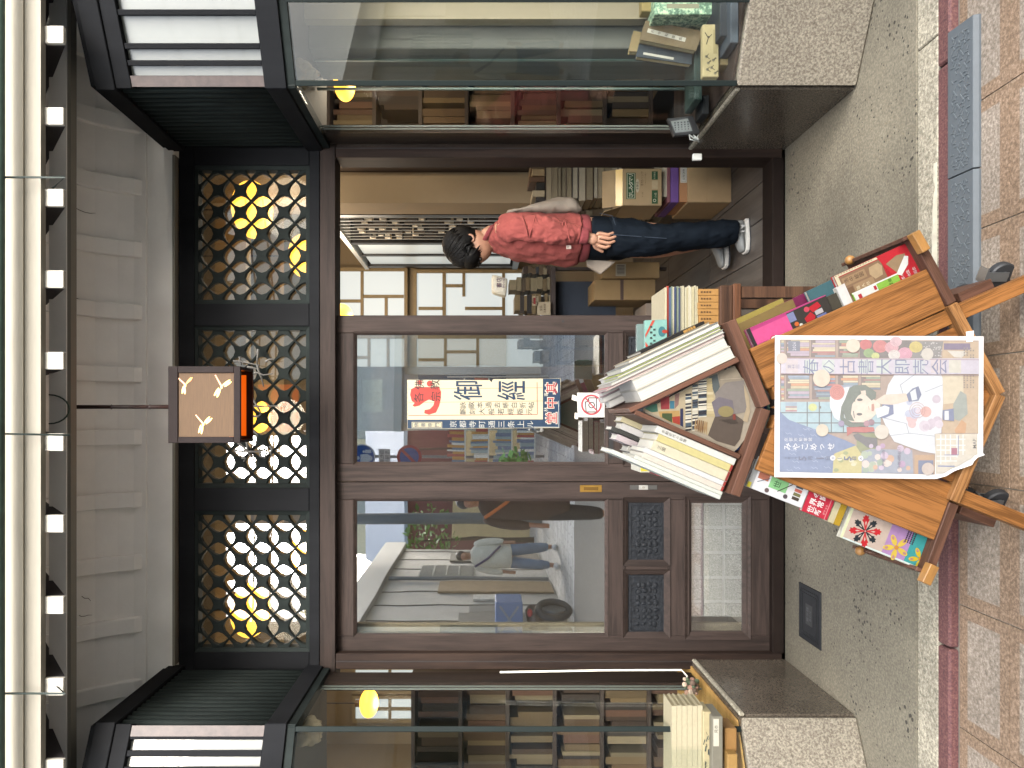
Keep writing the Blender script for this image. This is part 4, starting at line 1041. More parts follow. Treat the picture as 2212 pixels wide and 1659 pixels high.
# left case
for k in range(6):
    slab_book('book', ('cream volume, %s in the six-volume stack of the left showcase' % ('lowest', 'second from the bottom', 'third from the bottom', 'third from the top', 'second from the top', 'topmost')[k]), 1507 - k * 11.2, 1517.6 - k * 11.2, 1524 + (k % 2), 1700, 2.68, .12, '#d2c7a6', '#b8ac88')
o = case_box('picture_case', 'picture printed book with ink drawing lying under the cream volumes in the left showcase', 'book', 1519, 1537, 1538, 1700, 2.66, .1, '#cbbd92')
A = Art(lambda x, y, h: P(x, y, 2.6595 - h)); r = random.Random(8)
for k in range(16):
    x, y = r.uniform(1522, 1534), r.uniform(1580, 1655); A.line([(x, y), (x + r.uniform(-4, 4), y + r.uniform(3, 12))], r.uniform(1, 3), r.choice(('#4e5a55', '#6f6a55', '#39413f')))
A.build('ink_picture', o)
o = case_box('book', 'grey book with a white title slip lying low in the left showcase', 'book', 1538, 1562, 1548, 1700, 2.63, .12, '#8b8676')
A = Art(lambda x, y, h: P(x, y, 2.6295 - h)); A.rect(1541, 1553, 1553, 1612, '#ddd8c4').text('見本', 1547, 1575, 9, '#5d584c', 2); A.build('title_slip', o)
o = case_box('book', 'brown tied booklet at the bottom corner of the left showcase', 'booklet', 1566, 1592, 1574, 1625, 2.66, .1, '#a97f49')
case_box('book', 'ochre folded map case beside the booklet at the bottom of the left showcase', 'case', 1572, 1594, 1630, 1720, 2.62, .1, '#b58f53')
fl = thing('dried_flowers', 'bunch of dried flowers tied with white cord hanging in the left showcase', 'flowers', P(1490, 1480, 3.1))
r = random.Random(2)
for k in range(26):
    c = P(1492 + r.uniform(-14, 14), 1482 + r.uniform(-16, 18), 3.1 + r.uniform(-.03, .03))
    b = MB(); b.ball(c, r.uniform(.006, .014), 7, 5); b.build('flower_head', mat('dry%d' % (k % 4), ('#8a6a5a', '#9c8a78', '#5b4a3e', '#46523c')[k % 4], .9, .2, 60), fl)
b = MB(); b.tube([P(1080, 1452, 3.12), P(1300, 1448, 3.12), P(1472, 1447, 3.12), P(1484, 1460, 3.12), P(1482, 1476, 3.11)], .0042, 6); b.build('hanging_cord', mat('white_cord', '#d5d1c4', .6), fl, smooth=True)
# ================================================================ people
SKIN = mat('skin', '#98705a', .5, .06, 20)
SKIND = mat('skin_tan', '#9a6b50', .5, .06, 20)
HAIR = mat('black_hair', '#0e0d0c', .6, .4, 40, (1, 1, .12), bump=.5, spec=.15)
def skinmesh(name, nodes, edges, mats, parent, root=0, sub=2):
    me = bpy.data.meshes.new(name); bm = bmesh.new(); lay = bm.verts.layers.skin.verify()
    vs = []
    for i, (p, r) in enumerate(nodes):
        v = bm.verts.new(p); rr = r if isinstance(r, tuple) else (r, r); v[lay].radius = rr; v[lay].use_root = (i == root); vs.append(v)
    for a, c in edges: bm.edges.new((vs[a], vs[c]))
    o_ = sum((Vector(n[0]) for n in nodes), Vector()) / len(nodes)
    for v in vs: v.co -= o_
    bm.to_mesh(me); bm.free(); me.materials.append(mats)
    o = bpy.data.objects.new(name, me); link(o, o_, parent)
    k = o.modifiers.new('skin', 'SKIN'); k.use_smooth_shade = True
    k = o.modifiers.new('sub', 'SUBSURF'); k.levels = sub; k.render_levels = sub
    return o
def build_customer():
    d = 3.76
    def Q(v, y, dy=0.): return P(v, y, d) + Vector((-(Y0 - y) / F * 0, dy, 0))
    t = thing('person', 'person in a red sweatshirt and dark jeans bending over books inside the doorway', 'person', P(1600, 525, d))
    u = d / F
    # body: one continuous figure under the clothes
    N = []; E = []
    def add(p, r, to=None):
        N.append((p, r)); i = len(N) - 1
        if to is not None: E.append((to, i))
        return i
    hip = add(Q(1275, 512), (.13, .12))
    waist = add(Q(1205, 515), (.12, .11), hip); chest = add(Q(1115, 505), (.13, .12), waist); neck0 = add(Q(1068, 506), .065, chest)
    neck = add(Q(1050, 512), .05, neck0)
    jaw = add(Q(1040, 527), .052, neck); sk = add(Q(1012, 524), (.085, .08), jaw); add(Q(992, 523), .06, sk)
    # near (left) arm
    sh = add(Q(1085, 507, -.15), .05, chest); el = add(Q(1180, 520, -.2), .04, sh); wr = add(Q(1254, 528, -.17), .026, el)
    pa = add(Q(1272, 534, -.165), (.024, .017), wr); 
    for k, (y, v, L, dy) in enumerate(((523, 1288, 28, -.175), (531, 1290, 31, -.178), (540, 1290, 29, -.172), (548, 1287, 23, -.165))):
        a = add(Q(v - 6, y - 1, dy), .0105, pa); b_ = add(Q(v + L * .45, y + 3, dy), .0095, a); add(Q(v + L * .9, y - 3, dy + .006), .0075, b_)
    a = add(Q(1276, 548, -.14), .011, pa); add(Q(1295, 557, -.13), .0085, a)
    # far arm, reaching to the books
    sh2 = add(Q(1085, 512, .15), .05, chest); e2 = add(Q(1178, 518, .2), .04, sh2); w2 = add(Q(1250, 522, .19), .026, e2)
    p2 = add(Q(1268, 526, .19), (.022, .016), w2)
    for k in range(4):
        a = add(Q(1282, 520 + 7 * k, .19 + .01 * k), .009, p2); add(Q(1306, 520 + 7 * k, .185 + .01 * k), .0075, a)
    # legs
    for dy, y0_, yk, yf, vf in ((-.085, 515, 512, 512, 1566), (.09, 515, 522, 512, 1558)):
        th = add(Q(1310, y0_, dy), .085, hip); kn = add(Q(1435, yk + 5, dy), .06, th); an = add(Q(vf, yf - (6 if dy < 0 else 4), dy), .04, kn); add(Q(vf + 22, yf + 12, dy), .035, an)
    skinmesh('body', N, E, SKIN, t)
    # head shape: face, ear, eye, nose, hair
    hc = Q(1012, 529)
    fd = Vector((-.72, 0, -.69)); up = Vector((-.69, 0, .72))   # face looks down and left
    def H(a, b_, c): return hc + fd * a + up * b_ + Vector((0, c, 0))
    b = MB(); b.ball(H(.028, -.02, 0), (.078, .07, .095), 20, 14); 
    b = MB()
    b.loft([[H(.105, .03, .006 * s) + fd * 0 for s in (-1, 1)] + [H(.10, .03, .009), H(.10, .03, -.009)],
            [H(.134, -.004, .010 * s) for s in (-1, 1)] + [H(.098, -.012, .015), H(.098, -.012, -.015)]])
    b.build('nose', SKIN, t, smooth=True, sub=1)
    b = MB(); b.ball(H(.035, -.022, 0), (.088, .068, .088), 22, 16, lambda k, p: p); b.build('face', SKIN, t, smooth=True)
    b = MB(); b.ball(H(.078, -.075, 0), (.034, .036, .032), 14, 10); b.build('chin', SKIN, t, smooth=True)
    for c in (-.038, .038):
        b = MB(); b.ball(H(.104, .012, c), (.010, .012, .010), 10, 8); b.build('eye', mat('eye', '#1b1512', .2), t, smooth=True)
        b = MB(); b.tube([H(.112, .032, c - .014), H(.116, .036, c), H(.108, .034, c + .016)], .0035, 6); b.build('eyebrow', HAIR, t)
    b = MB(); b.tube([H(.108, -.046, -.02), H(.116, -.048, 0), H(.108, -.046, .02)], .005, 6); b.build('mouth', mat('lips', '#9a5a50', .5), t, smooth=True)
    b = MB(); b.torus(H(-.005, -.018, -.072), (0.1, 1, 0), .018, .007, 14, 6); b.ball(H(-.005, -.018, -.069), (.016, .006, .02), 10, 6); b.build('ear', SKIN, t, smooth=True)
    r = random.Random(5)
    def hairfn(k, p):
        w = k.x * fd.x + k.z * fd.z; q = k.x * up.x + k.z * up.z
        s = 1.0
        if w > .25 and q < .15: s = .80            # keep the face clear
        return p * (s + .02 * math.sin(k.x * 30) * math.cos(k.y * 25))
    b = MB(); b.ball(H(-.014, .026, 0), (.108, .091, .104), 36, 26, hairfn)
    hr = b.build('hair', HAIR, t, smooth=True)
    b = MB(); b.ball(H(.058, .034, 0), 1, 26, 18, lambda k, p: fd * (k.x * .054) + up * (k.z * .064) + Vector((0, k.y * .086, 0)) + fd * (.004 * math.sin(k.y * 16)))
    b.build('fringe', HAIR, t, smooth=True)
    b = MB()
    for k in range(70):
        a = r.uniform(-1, 1); c = a * .08
        st = H(.045 + .03 * (1 - abs(a)), .088 - .03 * abs(a) + r.uniform(-.01, .01), c)
        en = H(.112 - .05 * abs(a) + r.uniform(-.006, .004), -.004 + r.uniform(-.016, .022) - .012 * abs(a), c * 1.05)
        mid = (st + en) / 2 + fd * .014 + up * .008
        b.tube([st, mid, en, en + (en - mid) * .2], [.004, .006, .004, .0008], 5)
    for k in range(60):                                   # hair down to the nape and in front of the ear
        a = r.uniform(-1, 1); c = a * .084
        st = H(-.05 + r.uniform(-.03, .03), .06, c); en = H(-.055 + .03 * r.random(), -.05 + r.uniform(-.02, .012), c * .9)
        if abs(c) > .06: st = H(r.uniform(-.02, .055), .05, c * 1.02); en = H(.0 + .05 * r.random(), .0 + r.uniform(-.012, .012), c * 1.03)
        mid = (st + en) / 2 - fd * .012 + Vector((0, .006 if c > 0 else -.006, 0))
        b.tube([st, mid, en], [.006, .007, .002], 5)
    cc = H(-.014, .026, 0)
    for k in range(240):
        az = r.uniform(-math.pi, math.pi); t0 = r.uniform(.05, .7); ca = math.cos(az); t1 = (1.25 if ca > .5 else 1.75 if ca < -.2 else 1.5) + r.uniform(-.15, .12)
        pts = []
        for i in range(5):
            tt = t0 + (t1 - t0) * i / 4; q = 1.012 + .012 * math.sin(i + k)
            pts.append(cc + fd * (ca * math.sin(tt) * .108 * q) + up * (math.cos(tt) * .104 * q) + Vector((0, math.sin(az) * math.sin(tt) * .091 * q, 0)))
        b.tube(pts, [.001, .0042, .0045, .0035, .0008], 5)
    b.build('hair_strands', HAIR, t, smooth=True, kind='stuff')
    RED = mat('red_sweat', '#7a3833', .95, .10, 6, bump=.7, dist=.02, fine=11)
    RIB = mat('red_rib', '#712f32', .95, .1, 60, (1, 8, 1), bump=.4, dist=.004)
    def el(v, y, rx, ry, dy=0., tilt=0., n=20):           # ring in the picture plane across the body: rx along x (px), ry depth (m)
        c = Q(v, y, dy); out = []
        for k in range(n):
            a = 2 * math.pi * k / n; x = math.cos(a) * rx * u; yy = math.sin(a) * ry
            out.append(c + Vector((x * math.cos(tilt), yy, x * math.sin(tilt))))
        return out
    b = MB()
    b.loft([el(1058, 508, 24, .075, 0, -.45), el(1066, 507, 30, .10, 0, -.42), el(1082, 507, 38, .155, 0, -.35), el(1100, 508, 45, .185, 0, -.25), el(1130, 512, 52, .185, 0, -.12),
            el(1170, 516, 55, .175, 0, -.05), el(1210, 519, 55, .175), el(1236, 519, 55, .18), el(1246, 518, 53, .18), el(1250, 516, 49, .17)])
    wrinkle(b.build('sweatshirt', RED, t, smooth=True, sub=2), .07, .028)
    b = MB(); b.loft([el(1247, 516.5, 50.5, .172), el(1252, 516, 50, .17), el(1268, 515, 49.5, .166), el(1269.5, 515, 47, .16)]); b.build('waistband', RIB, t, smooth=True, sub=1)
    b = MB(); b.loft([el(1050, 510, 23, .068, 0, -.5), el(1047, 511, 26, .075, 0, -.5), el(1056, 508.5, 28, .083, 0, -.47), el(1060, 508, 24, .078, 0, -.45)], cap=False); b.build('collar', RIB, t, smooth=True, sub=1)
    # sleeves
    pts = [Q(1080, 506, -.105), Q(1096, 507, -.165), Q(1135, 513, -.195), Q(1165, 517, -.205), Q(1180, 519, -.205), Q(1192, 523, -.205), Q(1212, 524, -.195), Q(1236, 526, -.18), Q(1242, 527, -.178)]
    rr = [(.05, .07), (.06, .076), (.057, .070), (.054, .066), (.060, .070), (.053, .064), (.048, .057), (.044, .050), (.04, .043)]
    b = MB(); b.tube(pts, rr, 18); wrinkle(b.build('sleeve', RED, t, smooth=True, sub=2), .045, .026)
    b = MB(); b.tube([Q(1238, 526.5, -.179), Q(1245, 527, -.177), Q(1258, 528.5, -.172), Q(1260, 528.6, -.172)], [(.042, .045), (.040, .043), (.038, .041), (.034, .037)], 16); b.build('cuff', RIB, t, smooth=True, sub=1)
    for k, (v, dv) in enumerate(((1128, 9), (1142, -8), (1156, 10), (1171, -7), (1186, 8), (1200, -9), (1214, 7))):     # creases of the sleeve
        y = 514 + (v - 1128) * .12
        b = MB(); b.tube([Q(v - dv, y - 26, -.235), Q(v, y, -.264 + .0002 * (v - 1128)), Q(v + dv * .8, y + 25, -.23)], [.002, .007, .002], 8)
        b.build('sleeve_fold', RED, t, smooth=True, sub=1)
    pts = [Q(1082, 512, .105), Q(1100, 512, .165), Q(1140, 515, .195), Q(1180, 517, .2), Q(1220, 519, .19), Q(1250, 521, .185)]
    b = MB(); b.tube(pts, [(.06, .07), (.07, .08), (.064, .07), (.06, .064), (.05, .052), (.04, .042)], 16); b.build('sleeve', RED, t, smooth=True, sub=2)
    A = Art(lambda x, y, h: Q(x, y, -.187 + .0006 * abs(y - 556) - h)); A.rect(1214, 548, 1224, 556, '#d8c9bd').line([(1216, 549.5), (1216, 554.5)], 1, '#8b5a55', 2).line([(1219, 549.5), (1219, 553.5)], 1, '#8b5a55', 2)
    A.build('sewn_label', t)
    JEAN = mat('dark_jeans', '#10151b', .9, .3, 9, (1, 1, .3), bump=.4, dist=.008, spec=.06)
    b = MB(); b.loft([el(1258, 515, 45, .155), el(1275, 515, 46, .165), el(1300, 516, 46, .175), el(1322, 517, 45, .17), el(1330, 518, 34, .12)]); b.build('jeans_seat', JEAN, t, smooth=True, sub=2)
    near = [(1290, 516, 44, .10, -.07), (1340, 522, 42, .105, -.085), (1375, 526, 36, .10, -.09), (1420, 528, 33, .095, -.09), (1460, 520, 28, .09, -.09), (1510, 518, 28, .09, -.09), (1545, 515, 27, .09, -.09), (1566, 512, 25, .085, -.09), (1574, 511, 23, .078, -.09), (1573, 511, 19, .07, -.09)]
    b = MB(); b.loft([el(*q) for q in [(a, c, x, y, dy) for a, c, x, y, dy in near]]); wrinkle(b.build('jeans_leg', JEAN, t, smooth=True, sub=2), .07, .028)
    far = [(1290, 514, 44, .10, .07), (1345, 515, 38, .10, .085), (1390, 516, 29, .095, .09), (1440, 510, 27, .09, .10), (1500, 501, 26, .085, .11), (1545, 500, 25, .08, .115), (1560, 503, 24, .075, .12), (1559, 503, 18, .06, .12)]
    b = MB(); b.loft([el(*q) for q in far]); wrinkle(b.build('jeans_leg', JEAN, t, smooth=True, sub=2), .07, .025)
    TH = mat('jeans_thread', '#2b3440', .8)
    b = MB(); b.tube([Q(1285, 478, -.15), Q(1310, 486, -.168), Q(1316, 505, -.174)], .0012, 5); b.tube([Q(1283, 523, -.172), Q(1330, 528, -.19), Q(1420, 534, -.186)], .0016, 5); b.build('seam', TH, t)
    # shoes
    GREY = mat('grey_suede', '#6b6d6c', .8, .1, 30); SOLE = mat('shoe_sole', '#a5a39d', .6); NAVY = mat('shoe_sole_navy', '#20242c', .7)
    def shoe(v, yh, yt, dy, s):
        sh = MB(); top = v - 36
        secs = []
        for f, hgt, w in ((0, 22, .026), (.08, 30, .034), (.28, 33, .038), (.45, 29, .040), (.62, 20, .044), (.82, 15, .044), (.95, 11, .034), (1, 7, .02)):
            y = yh + (yt - yh) * f; ring_ = []
            for k in range(12):
                a = math.pi * 2 * k / 12; ring_.append(Q(v - 6 - (hgt / 2) * (1 + math.sin(a)) * s, y, dy + math.cos(a) * w))
            secs.append(ring_)
        sh.loft(secs); o = sh.build('shoe', GREY, t, smooth=True, sub=1)
        so = MB(); pl = [(yh - 2, .03), (yh + (yt - yh) * .3, .038), (yh + (yt - yh) * .65, .047), (yt - 2, .038), (yt + 3, .016)]
        poly = [Q(v, y, dy - w) for y, w in pl] + [Q(v, y, dy + w) for y, w in reversed(pl)]
        so.prism(poly, (0, 0, 7.5 * u)); so.build('sole', SOLE, o, bevel=.003)
        so = MB(); so.prism([p + Vector((0, 0, -.006)) for p in poly], (0, 0, .0055)); so.build('outsole', NAVY, o)
        return o
    o = shoe(1600, 487, 554, -.09, 1.0)
    A = Art(lambda x, y, h: Q(x, y, -.134 - h)); A.text('N', 1580, 508, 22, '#e8e8e6', 2, (0, -1), (-1, 0), off=.03); A.build('shoe_letter', o)
    shoe(1586, 500, 568, .12, .9)
    # tote bag on the back
    TOTE = mat('canvas_tote', '#80766a', .9, .12, 8, bump=.5, dist=.01)
    b = MB(); b.loft([[Q(v, y, dy) for v, y, dy in q] for q in (
        [(1090, 470, -.09), (1092, 466, -.09), (1092, 466, -.05), (1090, 470, -.05)],
        [(1140, 470, -.14), (1138, 452, -.12), (1138, 450, .02), (1140, 466, .04)],
        [(1190, 474, -.15), (1190, 438, -.12), (1188, 436, .06), (1190, 470, .08)],
        [(1228, 474, -.15), (1222, 421, -.08), (1220, 420, .06), (1226, 470, .10)],
        [(1262, 468, -.13), (1252, 448, -.08), (1250, 446, .05), (1262, 466, .08)])])
    o = meta(wrinkle(b.build('tote_bag', TOTE, smooth=True, sub=2), .06, .03), 'pale canvas tote bag slung over the back of the red sweatshirt', 'bag')
    b = MB(); b.prism([Q(1270, 572, .02), Q(1268, 556, .02), Q(1332, 563, .02), Q(1300, 590, .02)], (0, .03, 0)); 
    meta(b.build('paper_bag', TOTE, bevel=.004), 'pale bag corner hanging in front of the jeans', 'bag')
build_customer()
def passer(label, x, y, z, h, coat, pants, hair='#2a211a', yaw=math.pi, coatlen=.42, bagc=None, step=.10):
    """a standing figure facing the shop (seen only in the door glass)"""
    t = thing('person', label, 'person', (x, y, z)); s = h / 1.72; rot = turn('Z', yaw)
    def L(a, b_, c): return Vector((x, y, z)) + rot @ (Vector((a, -b_, c)) * s)   # b_ forward
    N = []; E = []
    def add(p, r, to=None):
        N.append((p, r * s)); i = len(N) - 1
        if to is not None: E.append((to, i))
        return i
    hip = add(L(0, 0, .92), .12); wa = add(L(0, 0, 1.1), .11, hip); ch = add(L(0, 0, 1.32), .13, wa); ne = add(L(0, .01, 1.47), .05, ch); hd = add(L(0, .03, 1.58), .075, ne); add(L(0, .02, 1.66), .07, hd)
    for q in (-1, 1):
        sh = add(L(q * .19, 0, 1.38), .05, ch); el = add(L(q * .25, .01, 1.1), .042, sh); wr = add(L(q * .25, .08, .88), .028, el); pa = add(L(q * .25, .1, .80), .032, wr)
        for k in range(3): add(L(q * .25 + .018 * (k - 1), .11, .72), .009, pa)
        th = add(L(q * .1, 0, .80), .08, hip); kn = add(L(q * .11, step * q * .5 + .02, .47), .055, th); an = add(L(q * .12, step * q, .09), .04, kn); add(L(q * .13, step * q + .12, .04), .035, an)
    skinmesh('body', N, E, SKIND, t, sub=1)
    def rg(a, b_, c, rx, ry, n=16): return [L(a + math.cos(2 * math.pi * k / n) * rx, b_ + math.sin(2 * math.pi * k / n) * ry, c) for k in range(n)]
    cm = mat('coat' + coat, coat, .9, .12, 8, bump=.4, dist=.01); pm = mat('pants' + pants, pants, .9, .15, 8)
    b = MB(); b.loft([rg(0, 0, 1.5, .07, .07), rg(0, 0, 1.44, .17, .10), rg(0, 0, 1.36, .22, .13), rg(0, .01, 1.15, .21, .14), rg(0, .01, .95, .21, .15), rg(0, .01, .92 - coatlen * .35, .21, .15), rg(0, .01, .93 - coatlen * .35, .17, .12)]); b.build('jacket', cm, t, smooth=True, sub=1)
    for q in (-1, 1):
        b = MB(); b.tube([L(q * .15, 0, 1.42), L(q * .21, 0, 1.36), L(q * .26, .01, 1.1), L(q * .26, .07, .9)], [.07 * s, .075 * s, .062 * s, .05 * s], 12); b.build('sleeve', cm, t, smooth=True, sub=1)
        b = MB(); b.loft([rg(q * .09, 0, .92, .115, .12), rg(q * .105, .01, .7, .10, .11), rg(q * .115, step * q * .5, .45, .085, .09), rg(q * .12, step * q, .10, .08, .085)]); b.build('trouser_leg', pm, t, smooth=True, sub=1)
        b = MB(); b.ball(L(q * .125, step * q + .06, .05), (.05 * s, .13 * s, .05 * s), 12, 8); b.build('shoe', mat('white_shoe', '#c9c7c0', .7), t, smooth=True)
    b = MB(); b.ball(L(0, -.01, 1.65), (.088 * s, .10 * s, .092 * s), 16, 12); b.build('hair', mat('hair' + hair, hair, .5, .2, 30), t, smooth=True)
    b = MB(); b.ball(L(0, .045, 1.585), (.066 * s, .068 * s, .085 * s), 14, 10); b.build('face', SKIND, t, smooth=True)
    if bagc:
        b = MB(); b.tube([L(.16, .12, 1.42), L(0, .17, 1.2), L(-.2, .12, .98)], .02 * s, 6); b.build('bag_strap', mat('strap' + bagc, bagc, .8), t)
    return t
# ================================================================ the rolling book stand
OAK = wood('stand_oak', '#7d532c', '#57381b', 16, .5, .2, ax=0, coat=.08, fineg=.8)
OAKD = wood('stand_brown', '#553b2f', '#3f2b21', 14, .5, .15, ax=0, fineg=.7)
OAKL = wood('stand_pale_strip', '#825d39', '#53371d', 20, .5, .2, ax=0, fineg=.8)
Yn, Yf = 1.80, 2.12
SD = thing('book_stand', 'rolling wooden A-shaped book stand carrying an event poster before the shop door', 'book stand', P(2240, 870, 1.95))
def pboard(name, m, a, b_, w, d0, d1, bev=.0015, parent=SD):
    """board whose end face at depth d0 runs from picture point a to b_, w wide, going back to d1"""
    p, q = P(*a, d0), P(*b_, d0); L = (q - p).length; ang = math.atan2(q.z - p.z, q.x - p.x)
    rot = turn('Y', -ang); c = (p + q) / 2; c.y = (d0 + d1) / 2
    mb = MB(); mb.box(c, (L, d1 - d0, w * d0 / F), rot)
    return mb.build(name, m, parent, bevel=bev, rot=rot, origin=c)
pboard('roof_board', OAKD, (1361, 887), (1596, 776), 11, 1.815, 2.115)
pboard('roof_board', OAKD, (1372, 890), (1599, 987), 11, 1.8155, 2.1145)
pboard('upper_shelf', OAKD, (1580, 692), (1655, 877), 21, 1.800, 2.118)
pboard('upper_shelf', OAKD, (1589, 1071), (1655, 884), 21, 1.8005, 2.1175)
pboard('front_panel', OAK, (1640, 797), (2024, 623), 95, 1.806, 1.822)
pboard('front_panel', OAK, (1652, 969), (2036, 1121), 98, 1.8065, 1.8225)
pboard('leg', OAK, (1672, 848), (2262, 594), 33, 1.809, 1.845)
pboard('leg', OAK, (1672, 910), (2262, 1146), 31, 1.8095, 1.8455)
mb = MB(); mb.prism([P(v, y, 1.8125) for v, y in ((1668, 880), (2078, 700), (2158, 855), (2090, 1056))], (0, .012, 0)); mb.build('centre_panel', wood('stand_oak_deep', '#744c28', '#513319', 16, .5, .2, ax=2, fineg=.8), SD)
pboard('lower_shelf', OAKD, (1976, 505), (2058, 655), 21, 1.798, 2.118)
pboard('lower_shelf', OAKD, (2007, 1238), (2062, 1088), 21, 1.7985, 2.1175)
pboard('lower_trim', OAKL, (2059, 657), (2163, 851), 22, 1.790, 1.83)
pboard('lower_trim', OAKL, (2063, 1084), (2163, 853), 22, 1.7905, 1.8305)
pboard('back_panel', OAKD, (1640, 797), (2024, 623), 95, 2.100, 2.112)
pboard('back_panel', OAKD, (1652, 969), (2036, 1121), 98, 2.1005, 2.1125)
pboard('side_board', OAKD, (1690, 838), (2075, 672), 10, 1.846, 2.099)
pboard('side_board', OAKD, (1690, 916), (2078, 1080), 10, 1.8465, 2.0995)
pboard('back_leg', OAKD, (1690, 842), (2255, 600), 30, 2.08, 2.098)
pboard('back_leg', OAKD, (1690, 918), (2255, 1142), 30, 2.0805, 2.0985)
pboard('shelf_lip', OAKD, (1952, 517), (1984, 503), 9, 1.80, 2.11)
pboard('shelf_lip', OAKD, (1980, 1228), (2006, 1239), 9, 1.80, 2.11)
BLK = mat('block_wood', '#7f5a2c', .5, .2, 20, (1, 1, 4), bump=.2)
pboard('end_block', BLK, (1979, 500), (2003, 541), 19, 1.772, 1.797)
pboard('end_block', BLK, (2021, 1222), (2002, 1262), 20, 1.772, 1.797)
pboard('foot_rail', OAKD, (2075, 645), (2146, 613), 26, 1.848, 2.04)
pboard('foot_rail', OAKD, (2077, 1098), (2152, 1128), 26, 1.848, 2.04)
for v, y in ((1836, 562), (1858, 1190)):
    mb = MB(); mb.ball(P(v, y, 2.06), .014, 12, 8); mb.build('peg', BLK, SD, smooth=True)
RUB = mat('caster_rubber', '#202123', .55, .2, 40); CHR = mat('caster_steel', '#7d7f7f', .35, metal=.8)
for v, y, d in ((2190, 594, 1.95), (2192, 1082, 1.97), (2160, 640, 2.10), (2165, 1076, 2.10)):
    c = P(v, y, d); c.z = .118 + .036
    mb = MB(); ca_ = Vector((.5, .866, 0)); rz_ = turn('Z', R(60)); mb.cyl(c - ca_ * .012, c + ca_ * .012, .036, 28); w = mb.build('caster_wheel', RUB, SD, bevel=.004)
    mb = MB(); mb.cyl(c - ca_ * .0135, c + ca_ * .0135, .013, 14); mb.build('hub', CHR, w)
    mb = MB()
    for q_ in (-.0165, .0165): mb.box(c + ca_ * q_ + Vector((0, 0, .02)), (.003, .026, .056), rz_)
    mb.box(c + Vector((0, 0, .0505)), (.036, .04, .005), rz_)
    mb.build('fork', CHR, w)
# ---------------------------------------------------------------- books in the upper troughs
UR, NR = Vector((-.904, .427)), Vector((-.427, -.904))        # up the right slope / outwards (picture units)
UL, NL = Vector((-.920, -.393)), Vector((-.393, .920))
def trough_book(label, base, U, N, off, th, s0, s1, d0, d1, c, page=None, spine=True, txt=None, tc='#4a4a46', red=None, ts=None):
    """a book in a trough: base point on the shelf, off/th along N, s0..s1 along the slope (all picture units at depth d0)"""
    def pt(s, o): w = Vector(base) + U * s + N * o; return P(w.x, w.y, d0)
    quad = [pt(s0, off), pt(s1, off), pt(s1, off + th), pt(s0, off + th)]
    mb = MB(); page = page or '#e4e0d2'
    if spine:                      # spine faces us: covers and spine wrap the pages
        mb.prism(quad, (0, .004, 0))
        mb.prism([Vector((p.x, d0 + .0045, p.z)) for p in (pt(s0, off), pt(s1, off), pt(s1, off + 1.4), pt(s0, off + 1.4))], (0, d1 - d0 - .0045, 0))
        mb.prism([Vector((p.x, d0 + .0045, p.z)) for p in (pt(s0, off + th - 1.4), pt(s1, off + th - 1.4), pt(s1, off + th), pt(s0, off + th))], (0, d1 - d0 - .0045, 0))
    else:
        t = min(2.0, th * .2)
        mb.prism([pt(s0, off), pt(s1, off), pt(s1, off + t), pt(s0, off + t)], (0, d1 - d0, 0))
        mb.prism([pt(s0, off + th - t), pt(s1, off + th - t), pt(s1, off + th), pt(s0, off + th)], (0, d1 - d0, 0))
    o = mb.build('book', ink(c, .5), bevel=.0006); meta(o, label, 'book')
    t = 1.5 if spine else min(2.0, th * .2)
    pb = MB(); y0_ = .005 if spine else .003
    pb.prism([Vector((p.x, d0 + y0_, p.z)) for p in (pt(s0 + 1.5, off + t + .05), pt(s1 - 1.5, off + t + .05), pt(s1 - 1.5, off + th - t - .05), pt(s0 + 1.5, off + th - t - .05))], (0, d1 - d0 - .012, 0))
    pm = mat('pages_' + page, tuple(v * .46 for v in hx(page)), .85, .05, 40, (1, 1, 1)); pb.build('page_block', pm, o)
    if not spine and th > 15:
        for k in range(4):
            e = MB(); q = th * (k + 1) / 5
            e.prism([Vector((p.x, d0 + .0022, p.z)) for p in (pt(s0 + 2, off + q - .22), pt(s1 - 2, off + q - .22), pt(s1 - 2, off + q + .22), pt(s0 + 2, off + q + .22))], (0, .0012, 0))
            e.build('page_line', ink(('#c9c5b8', '#d3c9c9', '#c5c9c4', '#cfcabb')[k]), o)
    if txt or red:
        A = Art(lambda x, y, h: P(x, y, d0) + Vector((0, -h - .0003, 0)))
        if txt:
            n = len(txt); sz = ts or th * .62
            for k, ch in enumerate(txt):
                w = Vector(base) + U * (s1 - 16 - sz * 1.12 * k) + N * (off + th / 2); A.text(ch, w.x, w.y, sz, tc, 1, (-U.y, U.x), (U.x, U.y))
        if red:
            for s, cc in red:
                w0 = Vector(base) + U * s + N * (off + .6); w1 = Vector(base) + U * (s + 5) + N * (off + th - .6)
                a_, b2 = Vector(base) + U * s + N * (off + th - .6), Vector(base) + U * (s + 5) + N * (off + .6)
                A.poly([tuple(w0), tuple(b2), tuple(w1), tuple(a_)], cc)
        A.build('spine_print', o)
    return o
b0 = (1590, 771)
RB = [(0, 27, 1, 226, '#ddd8c6', 'thick white book, page edges out, lying against the right roof board of the stand'),
      (27.3, 25, 4, 226, '#e2ddcc', 'second thick white book from the right roof board of the stand'),
      (52.6, 5, 2, 285, '#d9a8a6', 'thin pink covered book among the white books on the right slope of the stand'),
      (58, 8, 0, 270, '#c9cbc0', 'grey white booklet beside the thin pink book on the right slope'),
      (66.3, 7, 3, 250, '#b9c36a', 'thin lime edged booklet on the right slope of the stand'),
      (73.6, 12, 2, 238, '#8d8f8c', 'grey covered book on the right slope of the stand')]
for o_, th, s0, s1, c, lab in RB: trough_book(lab, b0, UR, NR, o_, th, s0, s1, 1.822 + .002 * (o_ % 3), 2.03, c, '#dcd8cc' if th > 9 else '#cfcbc0', spine=False)
